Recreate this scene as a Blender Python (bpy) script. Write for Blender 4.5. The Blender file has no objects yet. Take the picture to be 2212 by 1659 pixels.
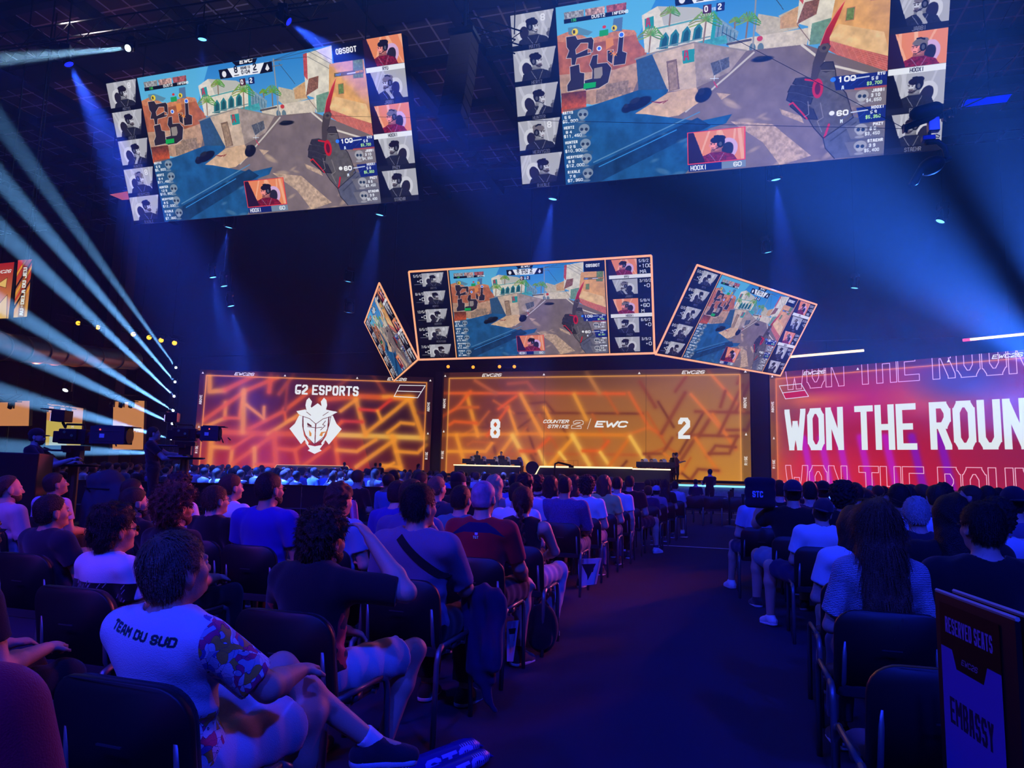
import bpy, bmesh, math, random
import numpy as np
from mathutils import Vector, Matrix
from mathutils.bvhtree import BVHTree
sc = bpy.context.scene
col = sc.collection
R = math.radians
# ------------------------------------------------------------------ camera (image 2212 x 1659)
YAW, PITCH, ROLL, FPX, EYE = R(16.65), R(7.1), R(1.5), 1510.0, 1.42
_f = np.array([-math.sin(YAW)*math.cos(PITCH), math.cos(YAW)*math.cos(PITCH), math.sin(PITCH)])
_r = np.array([math.cos(YAW), math.sin(YAW), 0.0]); _u = np.cross(_r, _f)
_r, _u = math.cos(ROLL)*_r+math.sin(ROLL)*_u, -math.sin(ROLL)*_r+math.cos(ROLL)*_u
cam_d = bpy.data.cameras.new('camera'); cam = bpy.data.objects.new('camera', cam_d); col.objects.link(cam)
cam_d.sensor_width = 36.0; cam_d.lens = FPX*36.0/2212.0; cam_d.clip_start = 0.05; cam_d.clip_end = 500
cam.matrix_world = Matrix((( _r[0], _u[0], -_f[0], 0), (_r[1], _u[1], -_f[1], 0), (_r[2], _u[2], -_f[2], EYE), (0, 0, 0, 1)))
sc.camera = cam
def ray(x, y): return _f+_r*(x-1106)/FPX-_u*(y-829.5)/FPX
EYEP = np.array([0, 0, EYE])
def atY(x, y, Y): d = ray(x, y); return EYEP+d*(Y/d[1])
def atZ(x, y, Z): d = ray(x, y); return EYEP+d*((Z-EYE)/d[2])
# ------------------------------------------------------------------ exposure, world
vs = sc.view_settings; vs.view_transform = 'Standard'; vs.look = 'None'; vs.exposure = 0.0; vs.gamma = 1.0; vs.use_curve_mapping = False
cy = sc.cycles; cy.max_bounces = 3; cy.diffuse_bounces = 2; cy.glossy_bounces = 2; cy.transmission_bounces = 2; cy.volume_bounces = 0
cy.transparent_max_bounces = 8; cy.caustics_reflective = False; cy.caustics_refractive = False; cy.sample_clamp_indirect = 2.0
cy.use_denoising = True; cy.use_light_tree = True; cy.volume_step_rate = 4.0
w = bpy.data.worlds.new('world'); sc.world = w; w.use_nodes = True
w.node_tree.nodes['Background'].inputs[0].default_value = (0.010, 0.013, 0.055, 1); w.node_tree.nodes['Background'].inputs[1].default_value = 0.06
# ------------------------------------------------------------------ lamps
def spot(name, loc, to, power, color, size, blend=0.3, radius=0.15):
    l = bpy.data.lights.new(name, 'SPOT'); l.energy = power; l.color = color; l.spot_size = R(size); l.spot_blend = blend; l.shadow_soft_size = radius
    o = bpy.data.objects.new(name, l); col.objects.link(o); o.location = loc
    o.rotation_euler = (Vector(to)-Vector(loc)).to_track_quat('-Z', 'Y').to_euler(); return o
BLUE = (0.012, 0.03, 1.0); SKY = (0.16, 0.45, 1.0); RED = (1.0, 0.10, 0.22); WARM = (1.0, 0.45, 0.16)
# blue wash heads hung over the audience (their rig runs over and behind the seats)
for X, Y, tx, ty, p in [(-9, -6, -3.5, 6, 12000), (0, -8, -1.5, 6, 15000), (8, -6, 3, 7, 15000), (-14, 2, -7, 12, 12000), (14, 3, 7, 14, 12000),
                        (-20, 14, -14, 24, 13000), (-6, 12, -5, 22, 11000), (10, 14, 8, 24, 12000)]:
    spot('blue_wash', (X, Y, 13.0), (tx, ty, 0.5), p*.48, BLUE, 75, 0.8, 0.35)
# red, magenta and amber wash heads low at the stage front, raking over the seats and lighting faces and right sides
spot('red_wash', (9.0, 24.0, 6.6), (-5.6, 4, 0.9), 14000, RED, 23, 1.0, 0.3)
spot('red_wash', (4.0, 27.0, 6.0), (-4.6, 3, 0.9), 7000, (1.0, 0.14, 0.30), 20, 1.0, 0.3)
spot('amber_wash', (-6.0, 35.0, 5.0), (-6, 7, 1.0), 2200, (1.0, .30, .10), 30, 1.0, 0.3)
spot('red_wash', (-18.0, 36.0, 5.0), (-13, 15, 1.2), 3600, RED, 40, 0.9, 0.3)
spot('magenta_wash', (-9.0, -7.0, 12.5), (-4.8, 3.6, 0.8), 1500, (1.0, .08, .42), 30, 1.0, .35)
# players' key lights
spot('stage_key', (-6.0, 31.0, 9.5), (-15.5, 43.2, 1.8), 2600, (1.0, .88, .74), 22, .8, .2)
spot('stage_key', (-4.0, 30.0, 9.5), (-4.2, 40.8, 1.8), 1800, (1.0, .88, .74), 22, .8, .2)
# two added fill spots aimed up to brighten the roof; no such lamps seen
spot('roof_fill', (-18.0, 14.0, 13.9), (-12, 26, 20), 900, (1.0, .86, .84), 110, 1.0, 0.3)
spot('roof_fill', (-4.0, 14.0, 13.9), (-6, 28, 20), 900, (1.0, .86, .84), 110, 1.0, 0.3)
# ------------------------------------------------------------------ pictures for the screens and printed cloth, computed here
GL = {}
for _l in '''A:00 16 36 40;12 32
B:00 06 36 45 44 33 03;33 42 41 30 00
C:45 36 16 05 01 10 30 41
D:00 06 36 45 41 30 00
E:46 06 00 40;03 33
F:46 06 00;03 33
G:46 16 05 01 10 30 41 42 22
H:00 06;40 46;03 43
I:20 26
J:46 41 30 10 01
K:00 06;46 03 40
L:06 00 40
M:00 06 23 46 40
N:00 06 40 46
O:05 16 36 45 41 30 10 01 05
P:00 06 36 45 44 33 03
Q:05 16 36 45 41 30 10 01 05;22 40
R:00 06 36 45 44 33 03;23 40
S:45 36 16 05 04 13 33 42 41 30 10 01
T:06 46;26 20
U:06 01 10 30 41 46
V:06 20 46
W:06 10 24 30 46
X:00 46;06 40
Y:06 23 46;23 20
Z:06 46 00 40
0:05 16 36 45 41 30 10 01 05
1:15 26 20
2:05 16 36 45 44 01 00 40
3:05 16 36 45 44 33 42 41 30 10 01;33 13
4:30 36 02 42
5:46 06 03 33 42 41 30 10 01
6:45 36 16 05 01 10 30 41 42 33 03
7:06 46 10
8:13 04 05 16 36 45 44 33 13 02 01 10 30 41 42 33
9:43 13 04 05 16 36 45 41 30 10 01
$:45 36 16 05 04 13 33 42 41 30 10 01;27 2-
+:13 33;24 22
-:13 33
/:00 46
.:20 21
::21 22;24 25
,:20 1-'''.split('\n'):
    k, v = _l[0], _l[2:]
    GL[k] = [[(int(p[0]), -1 if p[1] == '-' else int(p[1])) for p in s.split()] for s in v.split(';')]
def V3_(*a): return np.array(a, float)
class Cv:
    """a small raster canvas; colours are display values 0..1, y runs down"""
    def __init__(s, w, h, c=(0, 0, 0)):
        s.w, s.h = w, h; s.a = np.empty((h, w, 3), np.float32); s.a[:] = c
    def box(s, x0, y0, x1, y1):
        x0, y0 = max(0, int(math.floor(x0))), max(0, int(math.floor(y0))); x1, y1 = min(s.w, int(math.ceil(x1))+1), min(s.h, int(math.ceil(y1))+1)
        if x1 <= x0 or y1 <= y0: return None
        Y, X = np.mgrid[y0:y1, x0:x1].astype(np.float32); return (slice(y0, y1), slice(x0, x1)), X+.5, Y+.5
    def put(s, sl, m, c, al=1.0):
        m = (m*al)[..., None].astype(np.float32); s.a[sl] = s.a[sl]*(1-m)+np.asarray(c, np.float32)*m
    def poly(s, pts, c, al=1.0, c2=None, tex=0.0, seed=0, ts=8):
        P = np.asarray(pts, float); b = s.box(P[:, 0].min(), P[:, 1].min(), P[:, 0].max(), P[:, 1].max())
        if b is None: return
        sl, X, Y = b; m = np.zeros(X.shape, np.float32)
        for oy in (-.25, .25):
            ins = np.zeros(X.shape, bool); Yo = Y+oy; n = len(P)
            for i in range(n):
                x0, y0 = P[i]; x1, y1 = P[(i+1) % n]
                if y0 == y1: continue
                cr = (y0 > Yo) != (y1 > Yo)
                ins ^= cr & (X < (x1-x0)*(Yo-y0)/(y1-y0)+x0)
            m += ins*.5
        if c2 is not None:
            t = np.clip((Y-P[:, 1].min())/max(1, np.ptp(P[:, 1])), 0, 1)[..., None]; c = np.asarray(c)*(1-t)+np.asarray(c2)*t
        else: c = np.broadcast_to(np.asarray(c, float), X.shape+(3,))
        if tex: c = c*(1+tex*(noise2(X, Y, ts, seed)[..., None]-.5)*2)
        s.put(sl, m, np.clip(c, 0, 1), al)
    def rect(s, x0, y0, x1, y1, c, al=1.0, **k): s.poly([(x0, y0), (x1, y0), (x1, y1), (x0, y1)], c, al, **k)
    def ell(s, cx, cyy, rx, ry, c, al=1.0, soft=1.2, rot=0):
        q = max(rx, ry)*(1+.55*soft/min(rx, ry))+3; b = s.box(cx-q, cyy-q, cx+q, cyy+q)
        if b is None: return
        sl, X, Y = b; dx, dy = X-cx, Y-cyy; cc, ss = math.cos(rot), math.sin(rot)
        d = np.sqrt(((dx*cc+dy*ss)/rx)**2+((-dx*ss+dy*cc)/ry)**2); s.put(sl, np.clip((1-d)*min(rx, ry)/soft+.5, 0, 1), c, al)
    def line(s, pts, wd, c, al=1.0, glow=0, closed=False):
        P = np.asarray(pts, float); seg = list(zip(P[:-1], P[1:]))+([(P[-1], P[0])] if closed else []); q = wd/2+2+glow*3
        b = s.box(P[:, 0].min()-q, P[:, 1].min()-q, P[:, 0].max()+q, P[:, 1].max()+q)
        if b is None: return
        sl, X, Y = b; d2 = np.full(X.shape, 1e12, np.float32)
        for p0, p1 in seg:
            e = p1-p0; L = max(float(e@e), 1e-9); t = np.clip(((X-p0[0])*e[0]+(Y-p0[1])*e[1])/L, 0, 1)
            d2 = np.minimum(d2, (X-p0[0]-t*e[0])**2+(Y-p0[1]-t*e[1])**2)
        d = np.sqrt(d2); m = np.clip(wd/2-d+.5, 0, 1) if not glow else np.exp(-np.maximum(d-wd/2, 0)**2/(2*glow*glow))
        s.put(sl, m, c, al)
    def text(s, t, x, y, h, c, wd=None, asp=.42, al=1.0, slant=0.0, rot=0.0, mid=False, gap=.34, outline=None):
        """capital letters of height h with baseline-left at (x, y)"""
        u = h/6.0; wx = h*asp/4; wd = wd or h*.15; adv = 4*wx+wd*(1+gap); L = (len(t)-.5*t.count(' '))*adv-wd*gap; off = 0.0; sq = outline or h > 30
        cr, sr = math.cos(rot), math.sin(rot)
        ox = -L/2 if mid else 0.0
        i = -1.0
        for ch in t:
            i += .5 if ch == ' ' else 1.0
            S = []; wk = 1.45 if ch in 'WM' and h > 30 else 1.0
            for st in GL.get(ch, []):
                pts = []
                for gx, gy in st:
                    px_, py_ = ox+off+i*adv+wd/2+gx*wx*wk+slant*gy*u, -gy*(h-wd)/6-wd/2
                    pts.append((x+px_*cr-py_*sr, y+px_*sr+py_*cr))
                S += list(zip(pts[:-1], pts[1:]))
            off += wx*4*(wk-1)
            if not S: continue
            P = np.array(S).reshape(-1, 2); q = wd/2+2+(outline or 0)
            b = s.box(P[:, 0].min()-q, P[:, 1].min()-q, P[:, 0].max()+q, P[:, 1].max()+q)
            if b is None: continue
            sl, X, Y = b; d2 = np.full(X.shape, 1e12, np.float32)
            for p0, p1 in np.array(S):
                e = p1-p0; L2 = max(float(e@e), 1e-9); tt = np.clip(((X-p0[0])*e[0]+(Y-p0[1])*e[1])/L2, 0, 1)
                d2 = np.minimum(d2, np.maximum(np.abs(X-p0[0]-tt*e[0]), np.abs(Y-p0[1]-tt*e[1]))**2 if sq else (X-p0[0]-tt*e[0])**2+(Y-p0[1]-tt*e[1])**2)
            d = np.sqrt(d2)
            s.put(sl, np.clip(outline/2-np.abs(d-wd/2)+.5, 0, 1) if outline else np.clip(wd/2-d+.5, 0, 1), c, al)
        return L
def noise2(X, Y, sc_, seed=0):
    def h(i, j): return np.abs(np.sin(i*127.1+j*311.7+seed*74.7)*43758.5453) % 1.0
    out = 0; amp = .6
    for o in range(3):
        x, y = X/sc_, Y/sc_; i, j = np.floor(x), np.floor(y); fx, fy = x-i, y-j; fx = fx*fx*(3-2*fx); fy = fy*fy*(3-2*fy)
        out = out+amp*((h(i, j)*(1-fx)+h(i+1, j)*fx)*(1-fy)+(h(i, j+1)*(1-fx)+h(i+1, j+1)*fx)*fy); amp *= .5; sc_ = sc_/2.2
    return out/1.05
def to_image(name, cv):
    im = bpy.data.images.new(name, cv.w, cv.h); px = np.ones((cv.h, cv.w, 4), np.float32); px[..., :3] = np.clip(cv.a[::-1], 0, 1)
    im.pixels.foreach_set(px.ravel()); im.update(); im.pack(); return im
def homog(src, dst):
    A = []
    for (x, y), (u, v) in zip(src, dst):
        A += [[x, y, 1, 0, 0, 0, -u*x, -u*y, -u], [0, 0, 0, x, y, 1, -v*x, -v*y, -v]]
    h = np.linalg.svd(np.array(A, float))[2][-1].reshape(3, 3)
    def f(pts):
        p = np.c_[np.asarray(pts, float), np.ones(len(pts))]@h.T; return p[:, :2]/p[:, 2:]
    return f
def c8(r, g, b): return (r/255, g/255, b/255)
def paste(cv, src, x0, y0, x1, y1):
    x0, y0, x1, y1 = int(x0), int(y0), int(x1), int(y1)
    iy = np.clip(((np.arange(y1-y0)+.5)*src.h/(y1-y0)).astype(int), 0, src.h-1); ix = np.clip(((np.arange(x1-x0)+.5)*src.w/(x1-x0)).astype(int), 0, src.w-1)
    cv.a[y0:y1, x0:x1] = src.a[iy][:, ix]
def portrait(seed, tint=False, face=1, chair=True, digit=None):
    """a player in a headset at a gaming chair, 120 x 104, slanted edge"""
    rnd = random.Random(seed); W, H = 150, 112
    cv = Cv(W, H, c8(236, 138, 88) if tint else c8(176, 176, 182)); X = lambda x: (x if face > 0 else W-x)
    for i in range(5):
        x = rnd.uniform(0, W); cv.line([(x, 0), (x+rnd.uniform(-60, 60), H)], rnd.uniform(4, 12), c8(250, 190, 150) if tint else (.80, .80, .83), .7)
    if digit: cv.text(digit, X(100) if face > 0 else X(120), 36, 26, (.9, .9, .92), wd=5)
    if chair:
        cc = c8(215, 175, 215) if tint else (.82, .82, .84)
        cv.ell(X(48), 72, 30, 42, cc, rot=-.25*face); cv.ell(X(46), 74, 17, 28, (.15, .13, .17), rot=-.25*face)
    sh = c8(120, 22, 40) if tint else (.13, .13, .17)
    hx, hy = X(76+rnd.uniform(-5, 5)), 46+rnd.uniform(-4, 4); skin = c8(214, 128, 116) if tint else (.66, .66, .68); hair = (.10, .07, .08); f = face
    if seed % 4 == 3: hair = (.45, .42, .42)
    cv.poly([(hx-14, hy+10), (hx+12, hy+10), (hx+15, hy+42), (hx-19, hy+42)], tuple(v*.7 for v in skin))
    cv.poly([(hx-54, H), (hx-48, hy+46), (hx-18, hy+31), (hx+15, hy+31), (hx+44, hy+44), (hx+54, H)], sh, tex=.5 if tint else .2, seed=seed, ts=5)
    cv.line([(hx-20, hy+36), (hx-4, H)], 1.8, (.75, .75, .78), .6); cv.line([(hx+19, hy+36), (hx+6, H)], 1.8, (.75, .75, .78), .6)
    cv.ell(hx, hy, 19, 25, skin); cv.ell(hx+9*f, hy+5, 11, 17, tuple(min(1, v*1.22) for v in skin)); cv.ell(hx+19*f, hy+5, 3.5, 5, tuple(min(1, v*1.1) for v in skin)); cv.ell(hx-6*f, hy+12, 9, 12, tuple(v*.8 for v in skin), soft=5)
    cv.ell(hx-3*f, hy-16, 21, 12, hair, rot=.25*f); cv.ell(hx-13*f, hy-6, 9, 16, hair)
    cv.line([(hx+4*f, hy-3), (hx+10*f, hy-4)], 2.2, (.12, .08, .09)); cv.line([(hx+13*f, hy-4), (hx+18*f, hy-3)], 2.2, (.12, .08, .09)); cv.ell(hx+7*f, hy+1, 2.4, 1.6, (.12, .1, .1)); cv.ell(hx+15*f, hy+1, 2, 1.5, (.12, .1, .1)); cv.line([(hx+8*f, hy+15), (hx+15*f, hy+14)], 2, (.3, .15, .15))
    if seed % 3 == 1: cv.ell(hx+8*f, hy+19, 10, 6, (.2, .15, .16), .7); cv.line([(hx+6*f, hy+11), (hx+16*f, hy+11)], 2.5, (.2, .15, .16), .7)
    cv.line([(hx-12*f, hy-23), (hx-3*f, hy-28), (hx+6*f, hy-27)], 5, (.07, .07, .09)); cv.ell(hx-10*f, hy+2, 9, 13, (.07, .07, .09)); cv.ell(hx-10*f, hy+2, 4.5, 8, (.34, .34, .38))
    cv.line([(hx-8*f, hy+12), (hx+8*f, hy+22), (hx+14*f, hy+19)], 2.2, (.06, .06, .07))
    if seed % 5 == 2: cv.ell(hx+2*face, hy+30, 8, 9, skin); cv.line([(hx+2*face, hy+32), (hx-14*face, hy+62)], 11, skin)
    cv.ell(X(126), 84, 9, 11, (.2, .2, .23), .8); cv.ell(X(126), 70, 5, 6, (.45, .45, .47), .8)
    if face > 0: cv.poly([(W*.80, H), (W*.97, 0), (W, 0), (W, H)], (.045, .045, .075))
    else: cv.poly([(0, 0), (W*.10, 0), (W*.30, H), (0, H)], (.06, .05, .10) if not tint else (.16, .07, .16))
    return cv
def game_pic():
    G = Cv(1056, 594); f = homog([(235, 343), (1772, 85), (1903, 1195), (413, 1322)], [(0, 0), (1056, 0), (1056, 594), (0, 594)])
    P = lambda *a, **k: G.poly(f(a[0]), *a[1:], **k)
    def L(pts, wd, c, **k): G.line(f(pts), wd, c, **k)
    def E(x, y, rx, ry, c, **k): p = f([(x, y)])[0]; G.ell(p[0], p[1], rx*.69, ry*.6, c, **k)
    def T(t, x, y, h, c, **k): p = f([(x, y)])[0]; G.text(t, p[0], p[1], h*.6, c, **k)
    G.rect(0, 0, 1056, 594, c8(48, 132, 205), c2=c8(150, 215, 240)); G.poly([(0, 0), (360, 0), (160, 330), (0, 330)], c8(120, 215, 235), .55)
    # far houses, brick fort on one side, arcaded white hotel, walled lane, ochre house
    P([(262, 500), (330, 468), (420, 520), (480, 512), (560, 470), (625, 478), (655, 545), (700, 600), (690, 690), (300, 730)], c8(176, 98, 60), tex=.22, seed=1, ts=20)
    P([(262, 500), (330, 468), (420, 520), (560, 470), (625, 478), (640, 500), (430, 545), (270, 530)], c8(205, 130, 85), tex=.2, seed=2)
    P([(300, 712), (560, 690), (700, 640), (700, 830), (480, 880), (330, 850)], c8(188, 148, 118), tex=.2, seed=3, ts=14)
    P([(325, 815), (440, 800), (455, 905), (340, 925)], c8(95, 48, 25), c2=c8(225, 95, 35), tex=.3, seed=4)
    for q in [(490, 800, 60), (530, 770, 52), (575, 760, 60), (610, 800, 40)]: P([(q[0], q[1]), (q[0]+q[2], q[1]-12), (q[0]+q[2]+4, q[1]+60), (q[0]+6, q[1]+72)], c8(150, 125, 105), tex=.25, seed=q[0], ts=6)
    P([(648, 398), (716, 350), (800, 388), (905, 362), (985, 400), (1000, 560), (760, 610), (690, 600)], c8(226, 218, 200), tex=.08, seed=5)
    P([(716, 350), (905, 362), (985, 400), (760, 455), (735, 380)], c8(190, 190, 180))
    P([(985, 398), (1118, 500), (1112, 560), (1000, 570)], c8(125, 155, 170), tex=.2, seed=6)
    for k in range(6): L([(1000+k*20, 430+k*15), (1003+k*20, 545)], 3, c8(60, 110, 130))
    for x, y in [(775, 535), (820, 520), (872, 505), (925, 490)]:
        P([(x-20, y+50), (x-20, y-12), (x, y-44), (x+20, y-14), (x+22, y+46)], c8(46, 128, 132)); P([(x-11, y+48), (x-10, y-6), (x+2, y-26), (x+13, y-6), (x+14, y+45)], c8(30, 84, 92))
    L([(735, 470), (985, 408)], 5, c8(90, 165, 165)); L([(760, 600), (985, 540)], 5, c8(90, 165, 165)); L([(745, 580), (985, 522)], 4, c8(120, 150, 150))
    P([(985, 380), (1005, 395), (1010, 560), (990, 555)], c8(46, 160, 160)); P([(940, 550), (1060, 515), (1075, 560), (950, 580)], c8(70, 160, 165), tex=.2)
    P([(1195, 405), (1300, 428), (1290, 420), (1384, 365), (1395, 490), (1230, 530), (1195, 500)], c8(196, 184, 160), tex=.1, seed=7); P([(1300, 428), (1384, 365), (1395, 480), (1310, 490)], c8(205, 160, 110), tex=.15)
    P([(1072, 560), (1185, 530), (1452, 486), (1448, 590), (1205, 612), (1090, 590)], c8(214, 200, 180), tex=.12, seed=8, ts=10)
    L([(1075, 566), (1180, 545)], 7, c8(40, 40, 45), al=.75); E(1222, 540, 13, 13, c8(200, 60, 60)); E(1195, 590, 14, 24, c8(90, 120, 135)); E(1233, 590, 14, 24, c8(100, 125, 135))
    P([(1368, 182), (1562, 122), (1576, 430), (1535, 570), (1455, 580), (1440, 480), (1384, 462)], c8(222, 214, 196), tex=.12, seed=9, ts=16)
    P([(1455, 465), (1576, 425), (1536, 572), (1460, 582)], c8(112, 150, 128), tex=.15, seed=10); P([(1366, 182), (1392, 172), (1398, 360), (1372, 330)], c8(190, 80, 80), tex=.2)
    P([(1404, 350), (1472, 330), (1468, 415), (1385, 468)], c8(138, 92, 74), tex=.3, seed=11, ts=5); L([(1388, 470), (1460, 560)], 2, c8(120, 90, 80))
    for y in (130, 160, 200): L([(1160, 225), (1400, y), (1775, y+210)], 1.2, c8(55, 60, 70)); L([(1200, 245), (1310, 385)], 1.2, c8(55, 60, 70))
    L([(1162, 215), (1198, 600)], 5, c8(150, 150, 150)); L([(1150, 232), (1215, 222)], 3, c8(120, 120, 120)); L([(1155, 265), (1222, 255)], 3, c8(120, 120, 120))
    P([(1545, 252), (1780, 196), (1850, 660), (1700, 625), (1540, 560)], c8(224, 164, 98), tex=.14, seed=12, ts=26); P([(1580, 470), (1800, 520), (1850, 660), (1700, 625), (1540, 560)], c8(235, 200, 150), .6, tex=.3, seed=13, ts=30)
    for q in [(1606, 388, 38, 62), (1708, 222, 70, 120)]:
        x, y, a, b = q; P([(x, y), (x+a, y-8), (x+a+4, y+b), (x+3, y+b+6)], c8(110, 135, 75), tex=.3, seed=14, ts=6); L([(x, y), (x+a, y-8), (x+a+4, y+b), (x+3, y+b+6)], 2, c8(190, 120, 90), closed=True)
    P([(1535, 555), (1700, 610), (1848, 655), (1855, 760), (1700, 700), (1550, 610)], c8(196, 96, 82), tex=.15, seed=15)
    for k in range(9): L([(1540+k*8, 560+k*9), (1850, 665+k*12)], 1.2, c8(232, 160, 140), al=.7); L([(1560+k*34, 560+k*12), (1600+k*36, 640+k*14)], 1, c8(232, 160, 140), al=.6)
    # ground
    P([(690, 700), (1000, 700), (1168, 604), (1440, 578), (1860, 740), (1900, 1100), (600, 1100)], c8(120, 104, 102))
    P([(1205, 612), (1440, 580), (1560, 660), (1700, 740), (1860, 770), (1910, 1200), (410, 1330), (700, 960), (1000, 880), (1160, 700)], c8(126, 110, 110), tex=.12, seed=16, ts=40)
    L([(1425, 580), (1560, 690), (1860, 775)], 7, c8(222, 212, 200)); L([(1205, 615), (1100, 740), (930, 930)], 6, c8(205, 195, 185))
    P([(690, 935), (830, 825), (960, 795), (1000, 870), (900, 950), (820, 965)], c8(216, 178, 142), tex=.16, seed=17, ts=16)
    P([(655, 640), (730, 610), (835, 800), (830, 815), (690, 812)], c8(50, 84, 118), tex=.12, seed=18); P([(728, 612), (915, 555), (962, 800), (832, 818)], c8(206, 180, 156), tex=.16, seed=19, ts=18)
    P([(915, 555), (1168, 606), (1105, 720), (962, 800)], c8(164, 146, 136), tex=.2, seed=20, ts=18); L([(650, 636), (728, 605), (915, 552), (1168, 604)], 5, c8(150, 140, 130))
    P([(800, 652), (846, 640), (884, 806), (836, 816)], c8(124, 98, 78)); P([(808, 662), (844, 652), (876, 804), (840, 812)], c8(160, 132, 106), tex=.2)
    P([(866, 596), (922, 586), (932, 656), (880, 668)], c8(40, 150, 146)); T('A', 880, 650, 52, c8(190, 50, 60), wd=5); P([(664, 418), (706, 402), (716, 466), (674, 478)], c8(40, 150, 146)); T('A', 676, 462, 46, c8(190, 50, 60), wd=5)
    P([(1008, 668), (1092, 635), (1102, 690), (1035, 738)], c8(84, 88, 98), tex=.3, seed=21, ts=5); L([(1008, 668), (1035, 738), (1102, 690)], 2, c8(140, 140, 145)); L([(1050, 652), (1070, 712)], 2, c8(140, 140, 145))
    P([(480, 885), (690, 805), (832, 806), (824, 830), (690, 935), (745, 940), (1000, 985), (1152, 950), (1130, 1000), (1045, 1030), (1110, 1060), (960, 1300), (405, 1330), (340, 925)], c8(30, 86, 138), tex=.22, seed=22, ts=34)
    P([(500, 1235), (990, 965), (1060, 1010), (540, 1330), (430, 1330)], c8(22, 58, 98), tex=.25, seed=23, ts=24); L([(530, 1200), (995, 935)], 4, c8(90, 140, 180)); L([(560, 1225), (900, 1030)], 3, c8(60, 150, 225))
    rnd = random.Random(4)
    for k in range(26):
        x, y = rnd.uniform(640, 1700), rnd.uniform(860, 1290); q = rnd.uniform(8, 42)
        if x > 1100+(1100-y)*.3 or y < 900: E(x, y, q, q*.35, c8(206, 176, 146), al=.55, soft=6, rot=rnd.uniform(-.6, .6))
        elif x < 1000 and y > 1040: E(x, y, q, q*.4, c8(110, 150, 178), al=.4, soft=6, rot=rnd.uniform(-.6, .6))
    for q in [[(1150, 990), (1350, 1010), (1560, 1190), (1420, 1240), (1320, 1110)], [(1370, 925), (1480, 970), (1500, 1010), (1390, 960)], [(1060, 830), (1130, 840), (1090, 870)]]: P(q, c8(212, 178, 146), .75, tex=.3, seed=24, ts=10)
    for x, y, a, b, r in [(700, 880, 66, 28, -.3), (650, 905, 30, 22, -.3), (1000, 842, 42, 34, -.5), (1250, 652, 48, 14, 0)]:
        E(x, y, a, b, c8(16, 18, 22), soft=3, rot=r); E(x-a*.3, y-b*.6, a*.4, b*.5, c8(34, 36, 40), soft=3, rot=r)
    for k in range(5): L([(760+k*14, 870+k*3), (800+k*9, 880-k*4)], 2, c8(130, 40, 30))
    L([(1020, 752), (1060, 752)], 2, (.9, .95, 1)); L([(1040, 735), (1040, 772)], 2, (.9, .95, 1)); L([(1040, 770), (1060, 800)], 4, c8(200, 60, 90))
    for x, y, s_ in [(706, 505, 62), (955, 435, 78), (1152, 440, 62), (782, 386, 46), (1092, 440, 26)]:
        L([(x, y), (x+4, y+s_*1.5)], 5, c8(140, 112, 84))
        for k in range(13):
            a = math.pi*(k/12)*1.25-.4; dx, dy = math.cos(a)*s_, -math.sin(a)*s_*.85
            L([(x, y), (x+dx*.6, y+dy*.9), (x+dx, y+dy*.55+s_*.25)], 3.2, c8(74+k*5, 128+(k*37) % 50, 52))
    # gloved hand with a curved blade
    P([(1592, 342), (1578, 420), (1548, 545), (1556, 580), (1508, 592), (1524, 500), (1560, 405)], c8(214, 62, 60), c2=c8(150, 26, 34)); L([(1592, 342), (1562, 405), (1526, 500), (1510, 590)], 1.5, c8(250, 150, 140))
    P([(1504, 590), (1545, 572), (1562, 590), (1548, 640), (1534, 720), (1536, 790), (1494, 760), (1492, 680)], c8(72, 62, 58)); E(1532, 600, 22, 22, c8(92, 80, 72)); E(1532, 600, 9, 9, c8(50, 42, 40))
    P([(1600, 1090), (1722, 975), (1800, 1010), (1885, 1060), (1903, 1195), (1672, 1208), (1620, 1150)], c8(88, 90, 108), tex=.14, seed=26, ts=14); L([(1640, 1110), (1745, 1010)], 4, c8(62, 64, 80))
    P([(1528, 745), (1540, 690), (1585, 680), (1620, 790), (1672, 850), (1706, 930), (1728, 985), (1602, 1095), (1548, 1035), (1500, 960), (1520, 880)], c8(92, 86, 84), tex=.16, seed=27, ts=12)
    P([(1530, 700), (1545, 676), (1585, 676), (1602, 720), (1560, 735), (1538, 725)], c8(58, 52, 52)); L([(1538, 722), (1600, 722)], 1.5, c8(160, 150, 140))
    for q in [[(1414, 790), (1424, 762), (1470, 756), (1535, 775), (1530, 810), (1450, 806)], [(1398, 836), (1408, 800), (1450, 800), (1530, 820), (1520, 862), (1440, 850)], [(1398, 880), (1402, 838), (1440, 842), (1520, 870), (1515, 905), (1440, 905)], [(1420, 915), (1424, 880), (1470, 890), (1530, 930), (1560, 990), (1500, 985)]]:
        P(q, c8(50, 46, 48), tex=.2, seed=28, ts=8); L(q, 2.2, c8(18, 16, 18), closed=True); L(q[1:4], 1.6, c8(120, 112, 110), al=.7)
    L([(1470, 770), (1530, 780)], 6, c8(205, 30, 36)); E(1535, 820, 24, 50, c8(200, 26, 34)); E(1535, 822, 12, 30, c8(96, 12, 20)); L([(1416, 905), (1430, 895), (1480, 950), (1510, 985)], 5, c8(205, 30, 36)); L([(1608, 1090), (1618, 1020)], 7, c8(200, 26, 34))
    L([(1530, 700), (1545, 676), (1585, 676), (1602, 720), (1620, 790), (1672, 850), (1706, 930), (1728, 985), (1602, 1095), (1548, 1035), (1500, 960)], 2.6, c8(30, 26, 28)); L([(1602, 1095), (1728, 985)], 3, c8(40, 40, 50)); L([(1600, 1090), (1620, 1150), (1672, 1208)], 2.6, c8(34, 34, 44))
    L([(1560, 900), (1585, 980), (1560, 1000), (1590, 1060)], 2.5, c8(140, 130, 125)); L([(1500, 890), (1515, 960), (1495, 975)], 2, c8(150, 140, 135))
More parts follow.
